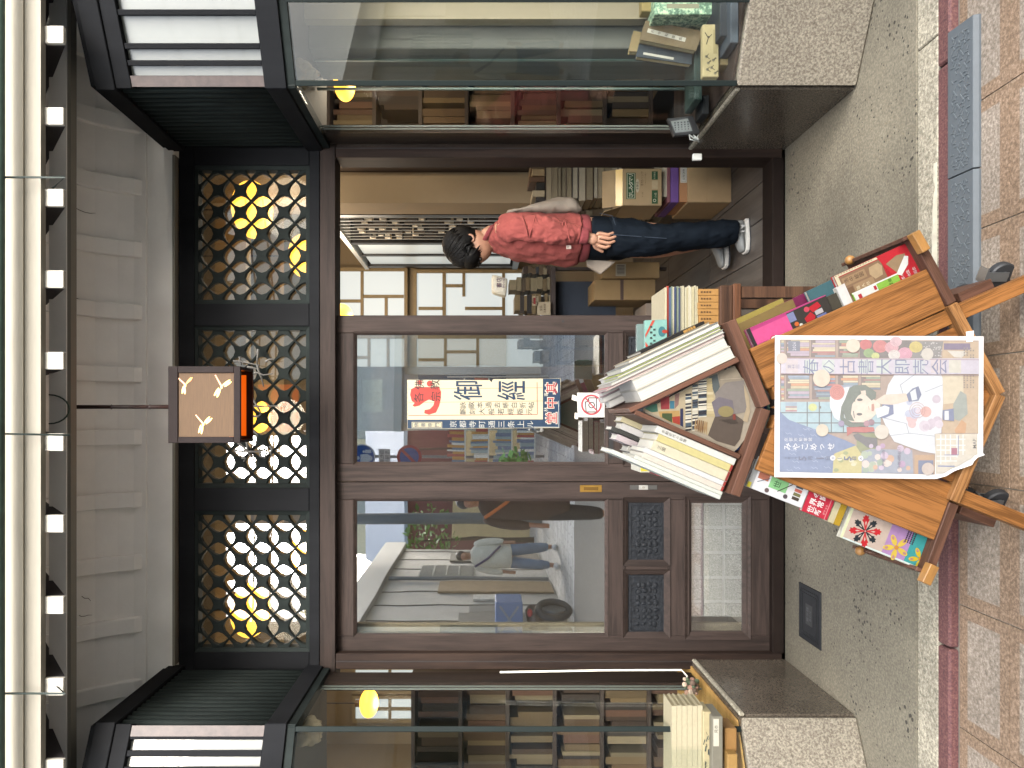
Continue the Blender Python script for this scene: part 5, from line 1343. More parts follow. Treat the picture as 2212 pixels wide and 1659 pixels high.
trough_book('beige book leaning outermost on the right slope behind the grey one', b0, UR, NR, 86, 7, 20, 215, 1.86, 2.06, '#b8aa8c', spine=False)
trough_book('black and tan spined book leaning outermost on the right slope', b0, UR, NR, 93.4, 7, 30, 182, 1.87, 2.05, '#23211f', red=[(52, '#b98d4b'), (58, '#b98d4b'), (64, '#b98d4b'), (70, '#b98d4b'), (75, '#b98d4b')])
for k, (o_, th, s1, c, lab) in enumerate(((10, 14, 292, '#e0dad0', 'white book top showing behind the thick white books on the right slope'), (25, 12, 300, '#d8d2cc', 'tall white book in the rear row on the right slope'), (38, 10, 296, '#caa7ad', 'rose edged book in the rear row on the right slope'), (60, 14, 280, '#dcd7cb', 'white spined book in the rear row on the right slope'))):
    trough_book(lab, (1560, 778), UR, NR, o_, th, 5, s1 - 30, 2.035, 2.11, c, '#e4e0d6', spine=False)
b1 = (1592, 992)
LB = [(0, 15, 1, 186, '#dcdad0', '京都近代の記憶', 'white spined book with dark title against the left roof board of the stand', None),
      (15.3, 16, 2, 176, '#cfc488', None, 'pale yellow spined book on the left slope of the stand', [(2, '#a33a34')]),
      (31.6, 22, 1, 180, '#d8d0b4', '三国', 'thick cream spined book on the left slope of the stand', [(2, '#8f2f2c')]),
      (53.9, 11, 3, 192, '#dadad6', None, 'white spined book on the left slope beside the thick cream one', [(2, '#a33a34')]),
      (65.2, 12, 2, 190, '#d9cfc0', None, 'cream spined book with a red foot band on the left slope of the stand', [(2, '#a33a34')]),
      (77.5, 8, 0, 205, '#d5d8cb', None, 'thin pale book on the left slope of the stand', None),
      (85.8, 9, 0, 255, '#d8dbd0', None, 'white booklet outermost on the left slope of the stand', None)]
for o_, th, s0, s1, c, tx, lab, rd in LB: trough_book(lab, b1, UL, NL, o_, th, s0, s1, 1.822 + .002 * (o_ % 3), 2.0, c, txt=tx, red=rd, ts=(7.5 if th < 20 else 9))
for k, (o_, th, s1, c, lab) in enumerate(((3, 12, 268, '#d3c7a0', 'cream book top with a squiggle behind the left slope books'), (16, 14, 262, '#e0dcd6', 'white book top in the rear row on the left slope'), (31, 9, 280, '#4a4a44', 'dark patterned book in the rear row on the left slope'), (42, 13, 262, '#d8c9c9', 'pink white book top in the rear row on the left slope'), (57, 12, 230, '#d7d3c6', 'white book in the rear row low on the left slope'))):
    trough_book(lab, (1565, 990), UL, NL, o_, th, 5, s1 - 30, 2.01, 2.11, c, spine=True)
# ---------------------------------------------------------------- magazines bowed in the middle of the stand
apx = (1388, 889)
def bow(k):                        # right foot, curved bottom, left foot (picture units), k = layer
    e = 6.5 * k
    return [(1560 + e * .3, 797 - e * .4), (1590 + e * .5, 806 - e * .3), (1618 + e, 828 - e * .4), (1634 + e, 858), (1637 + e, 884), (1632 + e, 910), (1617 + e, 938 + e * .2), (1596 + e * .5, 966 + e * .4), (1583 + e * .3, 978 + e * .3)]
MGC = ('#a59a88', '#2f4f8a', '#cdd6d2', '#2a4680', '#93bda8')
for k in range(5):
    d = 1.84 + .012 * k
    pts = [apx] + bow(k)
    mb = MB(); mb.prism([P(v, y, d) for v, y in pts], (0, .010, 0))
    lab = ('photo covered magazine bowed in the middle opening of the stand, foremost', 'navy edged magazine right behind the photo covered one', 'pale grey magazine third in the bowed stack', 'dark blue magazine fourth in the bowed stack', 'green edged magazine at the back of the bowed stack')[k]
    mg = meta(mb.build('magazine', ink(MGC[k], .35)), lab, 'magazine')
    if k == 0:
        A = Art(lambda x, y, h: P(x, y, 1.84 - h), .0005)
        r = random.Random(12)
        # zoom (2350,1150; 2.765) -> picture units
        z = lambda X, Y: ((2350 + X / 2.765) * .5486, (1150 + Y / 2.765) * .5486)
        def zp(pts, c, h=1): A.poly([z(*p) for p in pts], c, h)
        zp([(500, 1275), (700, 1195), (900, 1100), (1100, 990), (1215, 930), (1290, 1100), (1290, 1340), (1210, 1560), (1060, 1500), (800, 1410)], '#b3a486', 1)
        zp([(520, 1270), (600, 1225), (655, 1215), (665, 1300), (600, 1310)], '#3f6a58', 2); zp([(690, 1165), (790, 1130), (790, 1275), (700, 1278)], '#8f3538', 2)
        zp([(795, 1185), (845, 1185), (845, 1270), (795, 1270)], '#3f7486', 2); zp([(850, 1110), (900, 1100), (890, 1225), (850, 1270)], '#8b6a62', 2)
        zp([(670, 1300), (900, 1290), (905, 1450), (790, 1410), (690, 1360)], '#b39058', 2); zp([(710, 1320), (820, 1320), (820, 1420), (710, 1365)], '#41502f', 3)
        zp([(820, 1360), (905, 1350), (905, 1445), (830, 1420)], '#a03a2c', 3); zp([(908, 1270), (940, 1265), (940, 1470), (908, 1450)], '#2c2f4c', 3)
        for X0, X1, Y0_, Y1 in ((965, 1030, 1110, 1500), (1040, 1100, 1010, 1500), (1105, 1195, 960, 1360)):
            y = Y0_
            while y < Y1:
                h = r.uniform(9, 17); c = r.choice(('#d2ccb8', '#c9c2ac', '#32343c', '#4a5a66', '#e0dac8', '#2a2c33'))
                zp([(X0, y), (X1, y - 8), (X1, y + h - 9), (X0, y + h - 1)], c, 3); y += h
        y = 940
        while y < 1360: zp([(1200, y), (1250 + (y - 940) * .1, y - 3), (1252 + (y - 940) * .1, y + 24), (1200, y + 27)], r.choice(('#c4b388', '#d0c29c', '#b7a67c')), 3); y += 30
        for k2 in range(7): zp([(1060 + k2 * 20, 1500 - 8 * abs(k2 - 3) + 0), (1075 + k2 * 20, 1380 + 5 * k2), (1085 + k2 * 20, 1385 + 5 * k2), (1074 + k2 * 20, 1520 + 6 * k2)], r.choice(('#8d6a45', '#a2845c', '#7a5838')), 4)
        zp([(1215, 930), (1310, 890), (1340, 1030), (1290, 1130)], '#59605f', 2)
        zp([(1320, 880), (1500, 800), (1560, 900), (1590, 960), (1400, 980), (1350, 1100)], '#958976', 2)
        zp([(1290, 1100), (1400, 985), (1600, 960), (1660, 1200), (1660, 1300), (1500, 1330), (1290, 1300)], '#857d76', 2)
        zp([(1210, 1560), (1290, 1345), (1500, 1330), (1600, 1400), (1560, 1600), (1500, 1680), (1300, 1620)], '#5b4f45', 2)
        zp([(1600, 1000), (1660, 1150), (1668, 1300), (1640, 1420), (1590, 1400), (1630, 1250), (1610, 1120)], '#b3a184', 3)
        zp([(1250, 1200), (1330, 1140), (1480, 1180), (1500, 1330), (1290, 1360)], '#746c72', 3)
        x, y = z(1405, 1300); A.disc(x, y, 17, '#8f8258', 4, 12)
        for k2 in range(5): zp([(1330 + 30 * k2, 1390 + 10 * k2), (1500 + 10 * k2, 1380 + 10 * k2), (1498 + 10 * k2, 1386 + 10 * k2), (1330 + 30 * k2, 1398 + 10 * k2)], '#4a4038', 4)
        zp([(1340, 950), (1570, 935), (1572, 940), (1342, 955)], '#b5aa96', 4); zp([(1480, 1330), (1510, 1325), (1512, 1390), (1482, 1392)], '#7e3b30', 4)
        A.build('cover_photo', mg)
# ---------------------------------------------------------------- books shown face out behind the front panels
UPR, UPL = (-.911, .412), (-.930, -.369)
def cover(label, p, q, w, d, c, up, side, th=.018, draw=None):
    """outer edge runs p -> q (down the slope); the cover reaches w inwards behind the panel"""
    rt = (-up[1], up[0]); inw = (-rt[0], -rt[1]) if side > 0 else rt
    pts = [p, q, (q[0] + inw[0] * w, q[1] + inw[1] * w), (p[0] + inw[0] * w, p[1] + inw[1] * w)]
    mb = MB(); mb.prism([P(v, y, d) for v, y in pts], (0, .003, 0)); mb.prism([P(v, y, d) + Vector((0, th - .003, 0)) for v, y in pts], (0, .003, 0))
    o = meta(mb.build('book', ink(c, .4)), label, 'book')
    mb = MB(); cx = sum((P(v, y, d) for v, y in pts), Vector()) / 4
    mb.prism([P(v, y, d) + (cx - P(v, y, d)) * .02 + Vector((0, .0034, 0)) for v, y in pts], (0, th - .0068, 0)); mb.build('page_block', ink('#d9d4c4'), o)
    if draw:
        L = math.hypot(q[0] - p[0], q[1] - p[1])
        # s: down the slope from p, t: inwards from the outer edge
        f = lambda s, t: (p[0] - up[0] * s + inw[0] * t, p[1] - up[1] * s + inw[1] * t)
        A = Art(lambda x, y, h: P(*f(x, y), d) - Vector((0, h + .0002, 0)), .0004); A.L = L; A.rt = (0, -1) if side > 0 else (0, 1); draw(A); A.build('cover_print', o)
    return o
def d_tan(A):
    L = A.L
    A.rect(0, 0, L, 5, '#d9cfae').rect(0, 5, 8, 90, '#d9cfae').rect(8, 7, L * .58, 88, '#8a6d52', 1)
    A.rect(12, 12, 66, 30, '#a18463', 2).rect(30, 34, 76, 54, '#a18463', 2).rect(12, 36, 28, 54, '#77593f', 2)
    A.poly([(76, 14), (98, 12), (104, 22), (98, 40), (80, 42), (72, 28)], '#b39a76', 2)
    A.poly([(L * .55, 0), (L, 0), (L, 90), (L * .62, 90), (L * .66, 60), (L * .60, 30)], '#c02630', 2)
    A.poly([(L * .62, 22), (L * .78, 14), (L * .88, 18), (L * .84, 36), (L * .70, 48)], '#9c8263', 3)
    A.poly([(L * .68, 52), (L * .86, 22), (L * .90, 26), (L * .86, 42), (L * .74, 58)], '#e6e4dc', 4)
    for k, s in enumerate(('京都の昔', '古地図', '名所図会')):
        A.text(s, L * (.74 + .08 * k), 62 + 3 * k, 8, '#e8d8d0', 4, A.rt, (-1, 0))
    for k, ch in enumerate('洛中絵図'): A.text(ch, 20 + 12 * k, 20, 11, '#5b4430', 3, A.rt, (-1, 0))
    for k, ch in enumerate('職人尽'): A.text(ch, 38 + 12 * k, 44, 9, '#d8c8a4', 3, A.rt, (-1, 0))
    for k in range(14): A.rect(2 + k * 6.5, 1, 5 + k * 6.5, 2.6, '#8d8464', 2)
cover('old tan and red picture book with a torn cover, lower right trough of the stand', (1801, 597), (1966, 521), 95, 1.832, '#b02a30', UPR, 1, draw=d_tan)
def d_pink(A):
    L = A.L
    A.rect(0, 0, 8, 90, '#2c2b29').rect(8, 8, 92, 90, '#d8568f', 1).rect(92, 4, L, 90, '#37322d', 1)
    A.rect(14, 40, 34, 60, '#2b2528', 2)
    for k in range(7): A.rect(14, 41 + k * 2.7, 34, 42.2 + k * 2.7, '#d8568f', 3)
    A.disc(46, 44, 9, '#c03040', 2).disc(46, 44, 7, '#e8e4e0', 3)
    A.rect(92, 6, 108, 26, '#7d84a8', 2).disc(104, 34, 5, '#c8662e', 3).disc(112, 40, 4, '#e0dccb', 3).disc(108, 46, 4, '#8a9a4e', 3).disc(118, 46, 3.5, '#e0dccb', 3)
    A.poly([(124, 30), (142, 22), (148, 34), (138, 50), (126, 46)], '#b8202c', 3).poly([(140, 12), (164, 8), (168, 20), (146, 26)], '#b8202c', 3)
    A.disc(136, 14, 6, '#c4485a', 3).rect(150, 24, 168, 34, '#b9b2b4', 2).rect(150, 36, 172, 46, '#6d74a0', 3)
cover('pink and photo covered book with price sticker, upper right trough of the stand', (1612, 712), (1783, 637), 90, 1.830, '#b9457c', UPR, 1, draw=d_pink)
cover('brown edged album standing behind the pink book at the right of the stand', (1590, 702), (1712, 646), 80, 1.95, '#8a7448', UPR, 1)
cover('olive yellow book behind the pink book at the right of the stand, hindmost', (1580, 694), (1690, 644), 80, 2.05, '#a3924c', UPR, 1)
cover('plum coloured book standing behind the photo book at the right of the stand', (1680, 660), (1740, 632), 80, 2.0, '#7c2c52', UPR, 1)
cover('teal book standing behind the grey one at the right of the stand', (1742, 630), (1822, 592), 80, 1.97, '#4c7076', UPR, 1)
cover('row end of a dark striped book between the photo book and the tan one', (1786, 642), (1806, 632), 70, 1.836, '#4b473c', UPR, 1)
cover('white rolled catalogue between the striped book and the tan one', (1806, 622), (1824, 612), 70, 1.829, '#dedcd6', UPR, 1)
cover('green and white booklet low in front of the tan book, mostly behind the panel', (1840, 634), (1938, 590), 60, 1.8265, '#8dbb4a', UPR, 1, th=.004, draw=lambda A: A.rect(0, 0, A.L, 3, '#e6e6df').rect(2, 3, 56, 60, '#e0e0d8').rect(10, 8, 18, 20, '#b03038', 2).rect(48, 5, 54, 14, '#b03038', 2).text('昆虫', 86, 12, 9, '#3c5a28', 2, A.rt, (-1, 0)))
def d_sew(A):
    A.rect(0, 0, 12, 70, '#aeb0ae', 1).rect(0, 0, 8, 12, '#d0c440', 2).rect(12, 0, A.L, 70, '#e2e2e2', 1)
    A.rect(16, 26, 40, 62, '#b5715a', 2).rect(44, 16, 84, 62, '#8fc98a', 2)
    for k, ch in enumerate('世界'): A.text(ch, 60, 28 + 18 * k, 17, '#37553a', 3, A.rt, (-1, 0))
    A.line([(18, 18), (42, 34)], 1.4, '#4b5568', 3).disc(44, 8, 5, '#6b5a5a', 3).disc(86, 10, 5, '#5a4f55', 3).line([(66, 14), (92, 40)], 2, '#4a4440', 3)
    for k, c in enumerate(('#4a3f36', '#76734a', '#c46a5a', '#4a5560')): A.rect(100, 10 + 9 * k, 116, 17 + 9 * k, c, 3)
cover('white book with drawn sewing things in the upper left trough of the stand', (1612, 1050), (1731, 1097), 62, 1.830, '#dcdcdc', UPL, -1, draw=d_sew)
def d_red(A):
    for k, ch in enumerate('世界の'): A.text(ch, 16, 10 + 17 * k, 16, '#f0e8e4', 2, A.rt, (-1, 0), off=.02)
    for k, ch in enumerate('新常識'): A.text(ch, 32, 10 + 17 * k, 15, '#f0e8e4', 2, A.rt, (-1, 0), off=.02)
    A.text('ポケット', 46, 20, 6, '#f0d0cc', 2, A.rt, (-1, 0))
    A.rect(50, 0, 52, 60, '#e28a8e', 2)
cover('red book with white Japanese title in the middle of the left trough of the stand', (1732, 1103), (1786, 1124), 66, 1.827, '#c23044', UPL, -1, draw=d_red)
cover('cream paperback row end under the red book in the left trough', (1787, 1126), (1800, 1131), 60, 1.832, '#c9bf9c', UPL, -1)
cover('mustard yellow spined book between the red one and the flower book', (1801, 1132), (1813, 1137), 62, 1.829, '#b3912c', UPL, -1)
def d_flow(A):
    L = A.L
    A.rect(0, 0, L, 3, '#d6e6e0').rect(0, 0, 6, 90, '#d8dcb4', 1).rect(6, 3, L * .52, 90, '#c6b3a4', 1).rect(L * .52, 3, L * .80, 90, '#b08ab8', 1).rect(L * .80, 3, L, 90, '#3f9e9c', 1)
    cx, cy = 46, 32
    for k in range(8):
        a = 2 * math.pi * k / 8 + .3; c = '#c3242c' if k % 2 == 0 else '#232c30'
        u = (math.cos(a), math.sin(a)); n = (-u[1], u[0]); R_ = 36 if k % 2 == 0 else 33
        pts = [(cx + u[0] * s * R_ + n[0] * w * R_, cy + u[1] * s * R_ + n[1] * w * R_) for s, w in ((.05, .03), (.5, .13), (.66, .24), (.72, .15), (.86, .20), (.88, .09), (1.0, .04), (.90, -.05), (.92, -.16), (.76, -.13), (.70, -.22), (.5, -.12), (.05, -.03))]
        A.poly(pts, c, 2)
        A.poly([(cx + u[0] * s * R_ + n[0] * w * R_, cy + u[1] * s * R_ + n[1] * w * R_) for s, w in ((.3, 0), (.5, .05), (.62, 0), (.5, -.05))], '#cdb5a8', 3)
    for cx, cy, R_, c in ((L * .66, 24, 30, '#d9bd4e'), (L * .97, 20, 26, '#d4b82c')):
        for k in range(5):
            a = 2 * math.pi * k / 5 + 1.0; A.disc(cx + math.cos(a) * R_ * .55, cy + math.sin(a) * R_ * .55, R_ * .42, c, 2, R_ * .2, 12, rot=a)
            A.disc(cx + math.cos(a) * R_ * .72, cy + math.sin(a) * R_ * .72, R_ * .14, '#b98a80', 3, R_ * .1, 8, rot=a)
        A.disc(cx, cy, R_ * .16, '#c98a3c', 4)
    for k in range(4):
        for j in range(7): A.rect(L * .72 + k * 5.5, 42 + j * 4.2, L * .72 + 3.2 + k * 5.5, 45.4 + j * 4.2, '#3f3048', 3)
cover('book with red, black and yellow paper flowers, lower left trough of the stand', (1814, 1160), (1984, 1229), 76, 1.833, '#d8d6c6', UPL, -1, draw=d_flow)
# ---------------------------------------------------------------- poster taped to the stand
Zx = lambda X, Y: ((2950 + X / 2.1067) * .5486, (1250 + Y / 2.1067) * .5486)
PD = 1.7885
pm = lambda X, Y, h: P(*Zx(X, Y), PD) - Vector((0, h, 0))
edge = [(1940, 1143), (1880, 1165), (1850, 1195), (1835, 1225), (1760, 1252), (1690, 1275), (1620, 1318), (1540, 1340)]
sheet = [(215, 148), (1945, 157)] + edge + [(210, 1325)]
mb = MB(); mb.prism([pm(x, y, 0) for x, y in sheet], (0, .0012, 0))
PO = meta(mb.build('event_poster', mat('poster_paper', '#b0aeac', .35)), 'white bordered book fair poster with a drawn woman, taped on the book stand', 'poster')
mb = MB(); ring0 = [pm(x, y, 0.0006) for x, y in edge]; ring1 = [pm(x - 12, y - 5, .012) for x, y in edge]; ring2 = [pm(x - 30, y - 22, .010) for x, y in edge]
for r0, r1 in ((ring0, ring1), (ring1, ring2)):
    a_ = [mb.b.verts.new(p) for p in r0]; c_ = [mb.b.verts.new(p) for p in r1]
    for i in range(len(a_) - 1): mb._f([a_[i], a_[i + 1], c_[i + 1], c_[i]])
mb.build('curled_corner', mat('poster_paper', '#b0aeac', .35), PO, smooth=True)
A = Art(pm, .00025); r = random.Random(77); A.lift = .3
A.poly([(255, 182), (1905, 190), (1900, 965), (1545, 965), (1540, 1302), (250, 1283)], '#a58872', 1)
BK = ('#b8605a', '#d08a4e', '#8fa0b4', '#c9b98a', '#7d94a0', '#a56a5e', '#d9c9a0', '#8a9a7a', '#b5a0b0', '#5d6c84')
for (x0, x1, y0, y1) in ((258, 292, 186, 330), (300, 500, 186, 330), (510, 715, 186, 330), (738, 905, 186, 330), (258, 292, 478, 690), (305, 500, 478, 680), (520, 715, 478, 680), (735, 905, 478, 600), (925, 1090, 478, 600), (305, 500, 350, 462), (520, 715, 350, 462), (735, 905, 350, 462), (925, 1090, 350, 462)):
    A.rect(x0, y0, x1, y1, '#6b4f42', 2)
    y = y0 + 4
    while y < y1 - 14:
        h = r.uniform(12, 24); A.rect(x1 - (x1 - x0) * r.uniform(.72, .97), y, x1 - 4, min(y + h - 2, y1 - 2), r.choice(BK), 3); y += h
A.rect(322, 196, 420, 280, '#575a70', 4).text('2026', 372, 240, 40, '#dddbe2', 5, (0, -1), (-1, 0), sx=.9)
# window
A.rect(258, 700, 1090, 950, '#9fc0c8', 2)
for x in (480, 580, 680, 780, 880, 980): A.line([(x, 700), (x, 960)], 8, '#4b4440', 3)
for y in (790, 875, 955): A.line([(258, y), (1090, y)], 8, '#4b4440', 3)
for y in range(705, 780, 16): A.rect(300, y, 395, y + 11, r.choice(BK), 3)
A.disc(525, 745, 36, '#c9cf72', 4, 32).rect(575, 735, 595, 755, '#5b5348', 4)
# blue kimono cloth, cat, red kettle, vase flowers
A.poly([(252, 780), (330, 850), (480, 905), (640, 960), (800, 1020), (885, 1060), (700, 1130), (690, 1290), (250, 1280)], '#5f76a2', 4)
for k in range(26):
    x, y = r.uniform(270, 640), r.uniform(880, 1260); A.line([(x, y), (x + 18, y + 14), (x + 38, y + 4), (x + 54, y + 20)], 5, '#93a4c2', 5)
A.poly([(690, 1290), (700, 1140), (760, 1080), (880, 1060), (940, 1150), (930, 1292)], '#c4b764', 4)
for k in range(9): A.disc(r.uniform(710, 920), r.uniform(1110, 1270), 22, r.choice(('#d8cf8e', '#8f9a52', '#d8a08e', '#e0d8b0')), 5, 15, 10)
A.rect(890, 960, 1065, 1130, '#7f8444', 3)
A.poly([(860, 975), (900, 960), (960, 990), (1060, 1000), (1062, 1080), (980, 1080), (930, 1040), (880, 1010)], '#4b4346', 5)
A.poly([(805, 910), (850, 905), (1030, 910), (1040, 945), (960, 955), (860, 950), (810, 985)], '#b8402f', 5)
A.poly([(935, 1110), (1010, 1090), (1350, 1100), (1360, 1296), (930, 1292)], '#8f97a8', 4)
A.rect(1370, 1140, 1535, 1300, '#b98d58', 4).rect(1400, 1185, 1525, 1298, '#4c5c86', 5)
for k in range(24): A.disc(r.uniform(950, 1340), r.uniform(1060, 1280), r.uniform(18, 36), r.choice(('#d9a3a8', '#c9b2c8', '#a9b89a', '#d0a078', '#b48ab0', '#e0ccc0', '#8fa58a')), 5, None, 10)
# flowers top
A.rect(915, 190, 1345, 335, '#5a4a42', 3)
for x, y, q, c in ((965, 225, 52, '#c8413c'), (1085, 240, 62, '#cf625c'), (1180, 250, 58, '#d99aa0'), (1290, 300, 62, '#d98fa4'), (1215, 200, 50, '#e0b4b8'), (990, 295, 44, '#7fa24e'), (1045, 320, 34, '#c9cf6c'), (1380, 245, 56, '#d0b93a'), (1200, 310, 50, '#dfd6cc')):
    A.disc(x, y, q, c, 4, q * .85, 12)
    for k in range(3): A.ring(x + 3 * k, y - 2 * k, q * (.28 + .2 * k), q * (.33 + .2 * k), tuple(v * .72 for v in hx(c)), 5, 10)
A.poly([(1340, 195), (1610, 198), (1585, 330), (1500, 352), (1350, 345)], '#77706a', 3)
for k in range(40): A.disc(r.uniform(1420, 1595), r.uniform(205, 330), 7, '#c9c5bd', 4, 4, 6)
# desk, paper, purple book
A.poly([(1605, 198), (1900, 200), (1900, 960), (1600, 962), (1590, 600)], '#c3a478', 2)
A.rect(1612, 215, 1830, 268, '#5d3c6b', 4).poly([(1640, 275), (1700, 330), (1760, 335), (1800, 300), (1780, 280)], '#d8d0c0', 4)
A.poly([(1600, 470), (1770, 480), (1780, 700), (1610, 720)], '#d8c7a2', 3)
A.poly([(1690, 720), (1750, 610), (1800, 640), (1810, 800), (1740, 860), (1690, 840)], '#8f9788', 4)
A.poly([(1700, 935), (1760, 850), (1800, 880), (1790, 960), (1710, 962)], '#c98b3c', 4)
# the woman: sweater, neck, face, hair, beret, rose
A.poly([(1205, 470), (1540, 350), (1600, 500), (1605, 700), (1590, 960), (1535, 965), (1540, 1130), (1420, 1110), (1200, 1030), (1150, 950), (1100, 830), (1190, 720), (1130, 640), (1150, 560)], '#dfe2e6', 6)
A.line([(1540, 350), (1250, 560), (1290, 690)], 5, '#8c93a2', 7).line([(1100, 830), (1300, 880), (1320, 960)], 5, '#8c93a2', 7).line([(1600, 560), (1450, 620)], 4, '#8c93a2', 7).line([(1160, 980), (1330, 960), (1540, 985)], 4, '#8c93a2', 7)
A.poly([(1040, 690), (1120, 640), (1300, 630), (1320, 690), (1210, 720), (1110, 730)], '#e3cdb6', 8)
A.poly([(1300, 640), (1350, 590), (1400, 570), (1425, 640), (1400, 690), (1320, 700)], '#4e5a86', 8).poly([(1330, 620), (1375, 590), (1390, 680), (1345, 690)], '#dfe2e6', 9)
A.poly([(1100, 720), (1190, 725), (1195, 800), (1120, 835), (1080, 830)], '#566290', 8).poly([(1040, 760), (1120, 730), (1160, 745), (1150, 800), (1060, 835)], '#e6e6e6', 9)
for k in range(14):
    A.disc(1290 + r.uniform(0, 290), 770 + r.uniform(-110, 180), r.uniform(24, 52), r.choice(('#d8b2b0', '#d9a092', '#b9bfd6', '#c9b8c4', '#d6c8d2')), 8, None, 11)
for q in (66, 46, 28): A.ring(1390, 770, q - 3, q, '#b9746a', 9, 14)
A.poly([(1600, 770), (1690, 755), (1695, 860), (1600, 850)], '#566290', 9).rect(1615, 775, 1650, 850, '#e0e0e0', 10)
A.poly([(780, 620), (860, 565), (960, 560), (1050, 620), (1045, 670), (1010, 690), (920, 600), (830, 690), (770, 760), (780, 830), (860, 880), (960, 870), (1010, 850), (960, 905), (830, 910), (760, 870), (740, 760)], '#4c5a44', 9)
A.poly([(770, 740), (830, 670), (900, 610), (960, 620), (1030, 680), (1085, 720), (1075, 770), (1010, 840), (940, 870), (850, 870), (790, 830)], '#ead6c0', 8)
A.poly([(765, 745), (835, 660), (905, 605), (960, 610), (900, 650), (850, 720), (840, 800), (870, 860), (800, 850)], '#4c5a44', 9)
A.poly([(665, 660), (720, 590), (830, 575), (790, 680), (760, 740), (745, 860), (700, 830), (665, 740)], '#e6e6e6', 10)
A.disc(725, 620, 62, '#cf6f5e', 11, 66, 16)
for q in (50, 36, 22): A.ring(725, 620, q - 4, q, '#a84e42', 12, 14)
A.disc(913, 683, 24, '#2c2622', 10, 11).disc(910, 802, 24, '#2c2622', 10, 11)
A.line([(866, 645), (872, 700)], 7, '#3f4638', 10).line([(860, 775), (868, 835)], 7, '#3f4638', 10)
A.line([(985, 735), (990, 765)], 5, '#b08a74', 10).poly([(1010, 720), (1030, 715), (1034, 750), (1028, 780), (1010, 775)], '#c07a62', 10)
A.poly([(920, 610), (960, 605), (965, 640), (930, 650)], '#e3cdb6', 10)
for x, y, c in ((970, 880, '#a56a78'), (1010, 870, '#8d5a6a'), (760, 880, '#8d7aa0')): A.disc(x, y, 26, c, 10, None, 9)
# title strip
A.rect(258, 340, 1900, 470, '#c9c0cc', 12); A.line([(255, 338), (1900, 352)], 5, '#a07a80', 13).line([(255, 466), (1900, 480)], 5, '#a07a80', 13)
for k in range(10): A.rect(300 + 150 * k, 352, 400 + 150 * k, 460, r.choice(('#c2c6c8', '#cdbfcc', '#d2ccb8', '#c6cfc4', '#cfc0c0')), 13)
for k, ch in enumerate('春の古書大即売会'): A.text(ch, 505 + 152 * k, 410, 140, '#565d8c', 14, (0, -1), (-1, 0), off=-.003)
A.text('第', 330, 408, 34, '#6c7096', 14).text('44', 362, 408, 34, '#6c7096', 14).text('回', 396, 408, 34, '#6c7096', 14)
# venue and dates
for k, ch in enumerate('京都市勧業館'): A.text(ch, 303 + 40 * k, 1012, 32, '#e6e6ea', 8, (0, -1), (-1, 0))
for k, ch in enumerate('みやこめっせ'): A.text(ch, 315 + 72 * k, 1072, 66, '#f0f0f2', 8, (0, -1), (-1, 0), off=.015)
for ch, x, s_ in (('5', 440, 90), ('月', 505, 40), ('1', 585, 90), ('日', 648, 40), ('5', 815, 90), ('日', 868, 40)): A.text(ch, x, 1168, s_, '#34406e', 8, (0, -1), (-1, 0), off=.02)
A.disc(690, 1165, 22, '#f0f0f2', 8).text('金', 690, 1165, 26, '#34406e', 9).disc(922, 1168, 22, '#f0f0f2', 8).text('火', 922, 1168, 26, '#34406e', 9).line([(728, 1168), (765, 1168)], 5, '#34406e', 8)
A.text('午前10時', 1110, 1165, 34, '#6a5a78', 8).text('午後4時45分', 1240, 1165, 34, '#6a5a78', 8)
for k, ch in enumerate('令和八年'): A.text(ch, 300 + 28 * k, 1165, 22, '#34406e', 8)
# small print, map
for x in (1775, 1800, 1828, 1850): 
    for k in range(18):
        if r.random() < .8: A.rect(x, 250 + k * 19, x + 12, 262 + k * 19, '#7b6a58', 6)
A.rect(1545, 965, 1890, 1140, '#d9cdb4', 6).poly([(1540, 965), (1890, 965), (1890, 1140), (1760, 1215), (1690, 1250), (1620, 1290), (1545, 1298)], '#d9cfba', 5)
for x in (1585, 1625, 1665, 1720, 1770): A.line([(x, 972), (x, 1215 - (x - 1585) * .4)], 10, '#efece4', 7)
for y in (1010, 1060, 1100, 1150, 1190): A.line([(1550, y), (1790 if y < 1150 else 1720, y)], 10, '#efece4', 7)
A.line([(1615, 1140), (1730, 1140), (1730, 980)], 6, '#4a68a8', 8).line([(1560, 1232), (1700, 1234)], 9, '#4a68a8', 8).rect(1672, 1082, 1720, 1138, '#a3285a', 9)
A.text('MAP', 1865, 1045, 42, '#4b4036', 8, (0, -1), (-1, 0), off=.01)
for k in range(9): A.rect(r.uniform(1560, 1780), r.uniform(975, 1200), 0, 0, '#d9cfba', 6) if 0 else None
# pale dots printed over everything
for x, y, q, c in ((855, 235, 58, '#dccbb0'), (1470, 305, 50, '#cfc6b6'), (595, 505, 72, '#dcc8ac'), (600, 935, 52, '#d5c6aa'), (1475, 1255, 52, '#c9b6a6'), (1092, 950, 60, '#d8cbb8'), (265, 340, 46, '#d8c4b0')): A.disc(x, y, q, c, 15, None, 20)
A.build('printed_picture', PO)
tp = mat('clear_tape', '#d8d0c8', .15)
for (x, y, w, h) in ((300, 150, 0, 0),): pass
mb = MB(); mb.prism([pm(x, y, .0022) for x, y in ((1795, 120), (1860, 110), (1850, 200), (1800, 205))], (0, .0008, 0)); mb.build('tape', tp, PO)
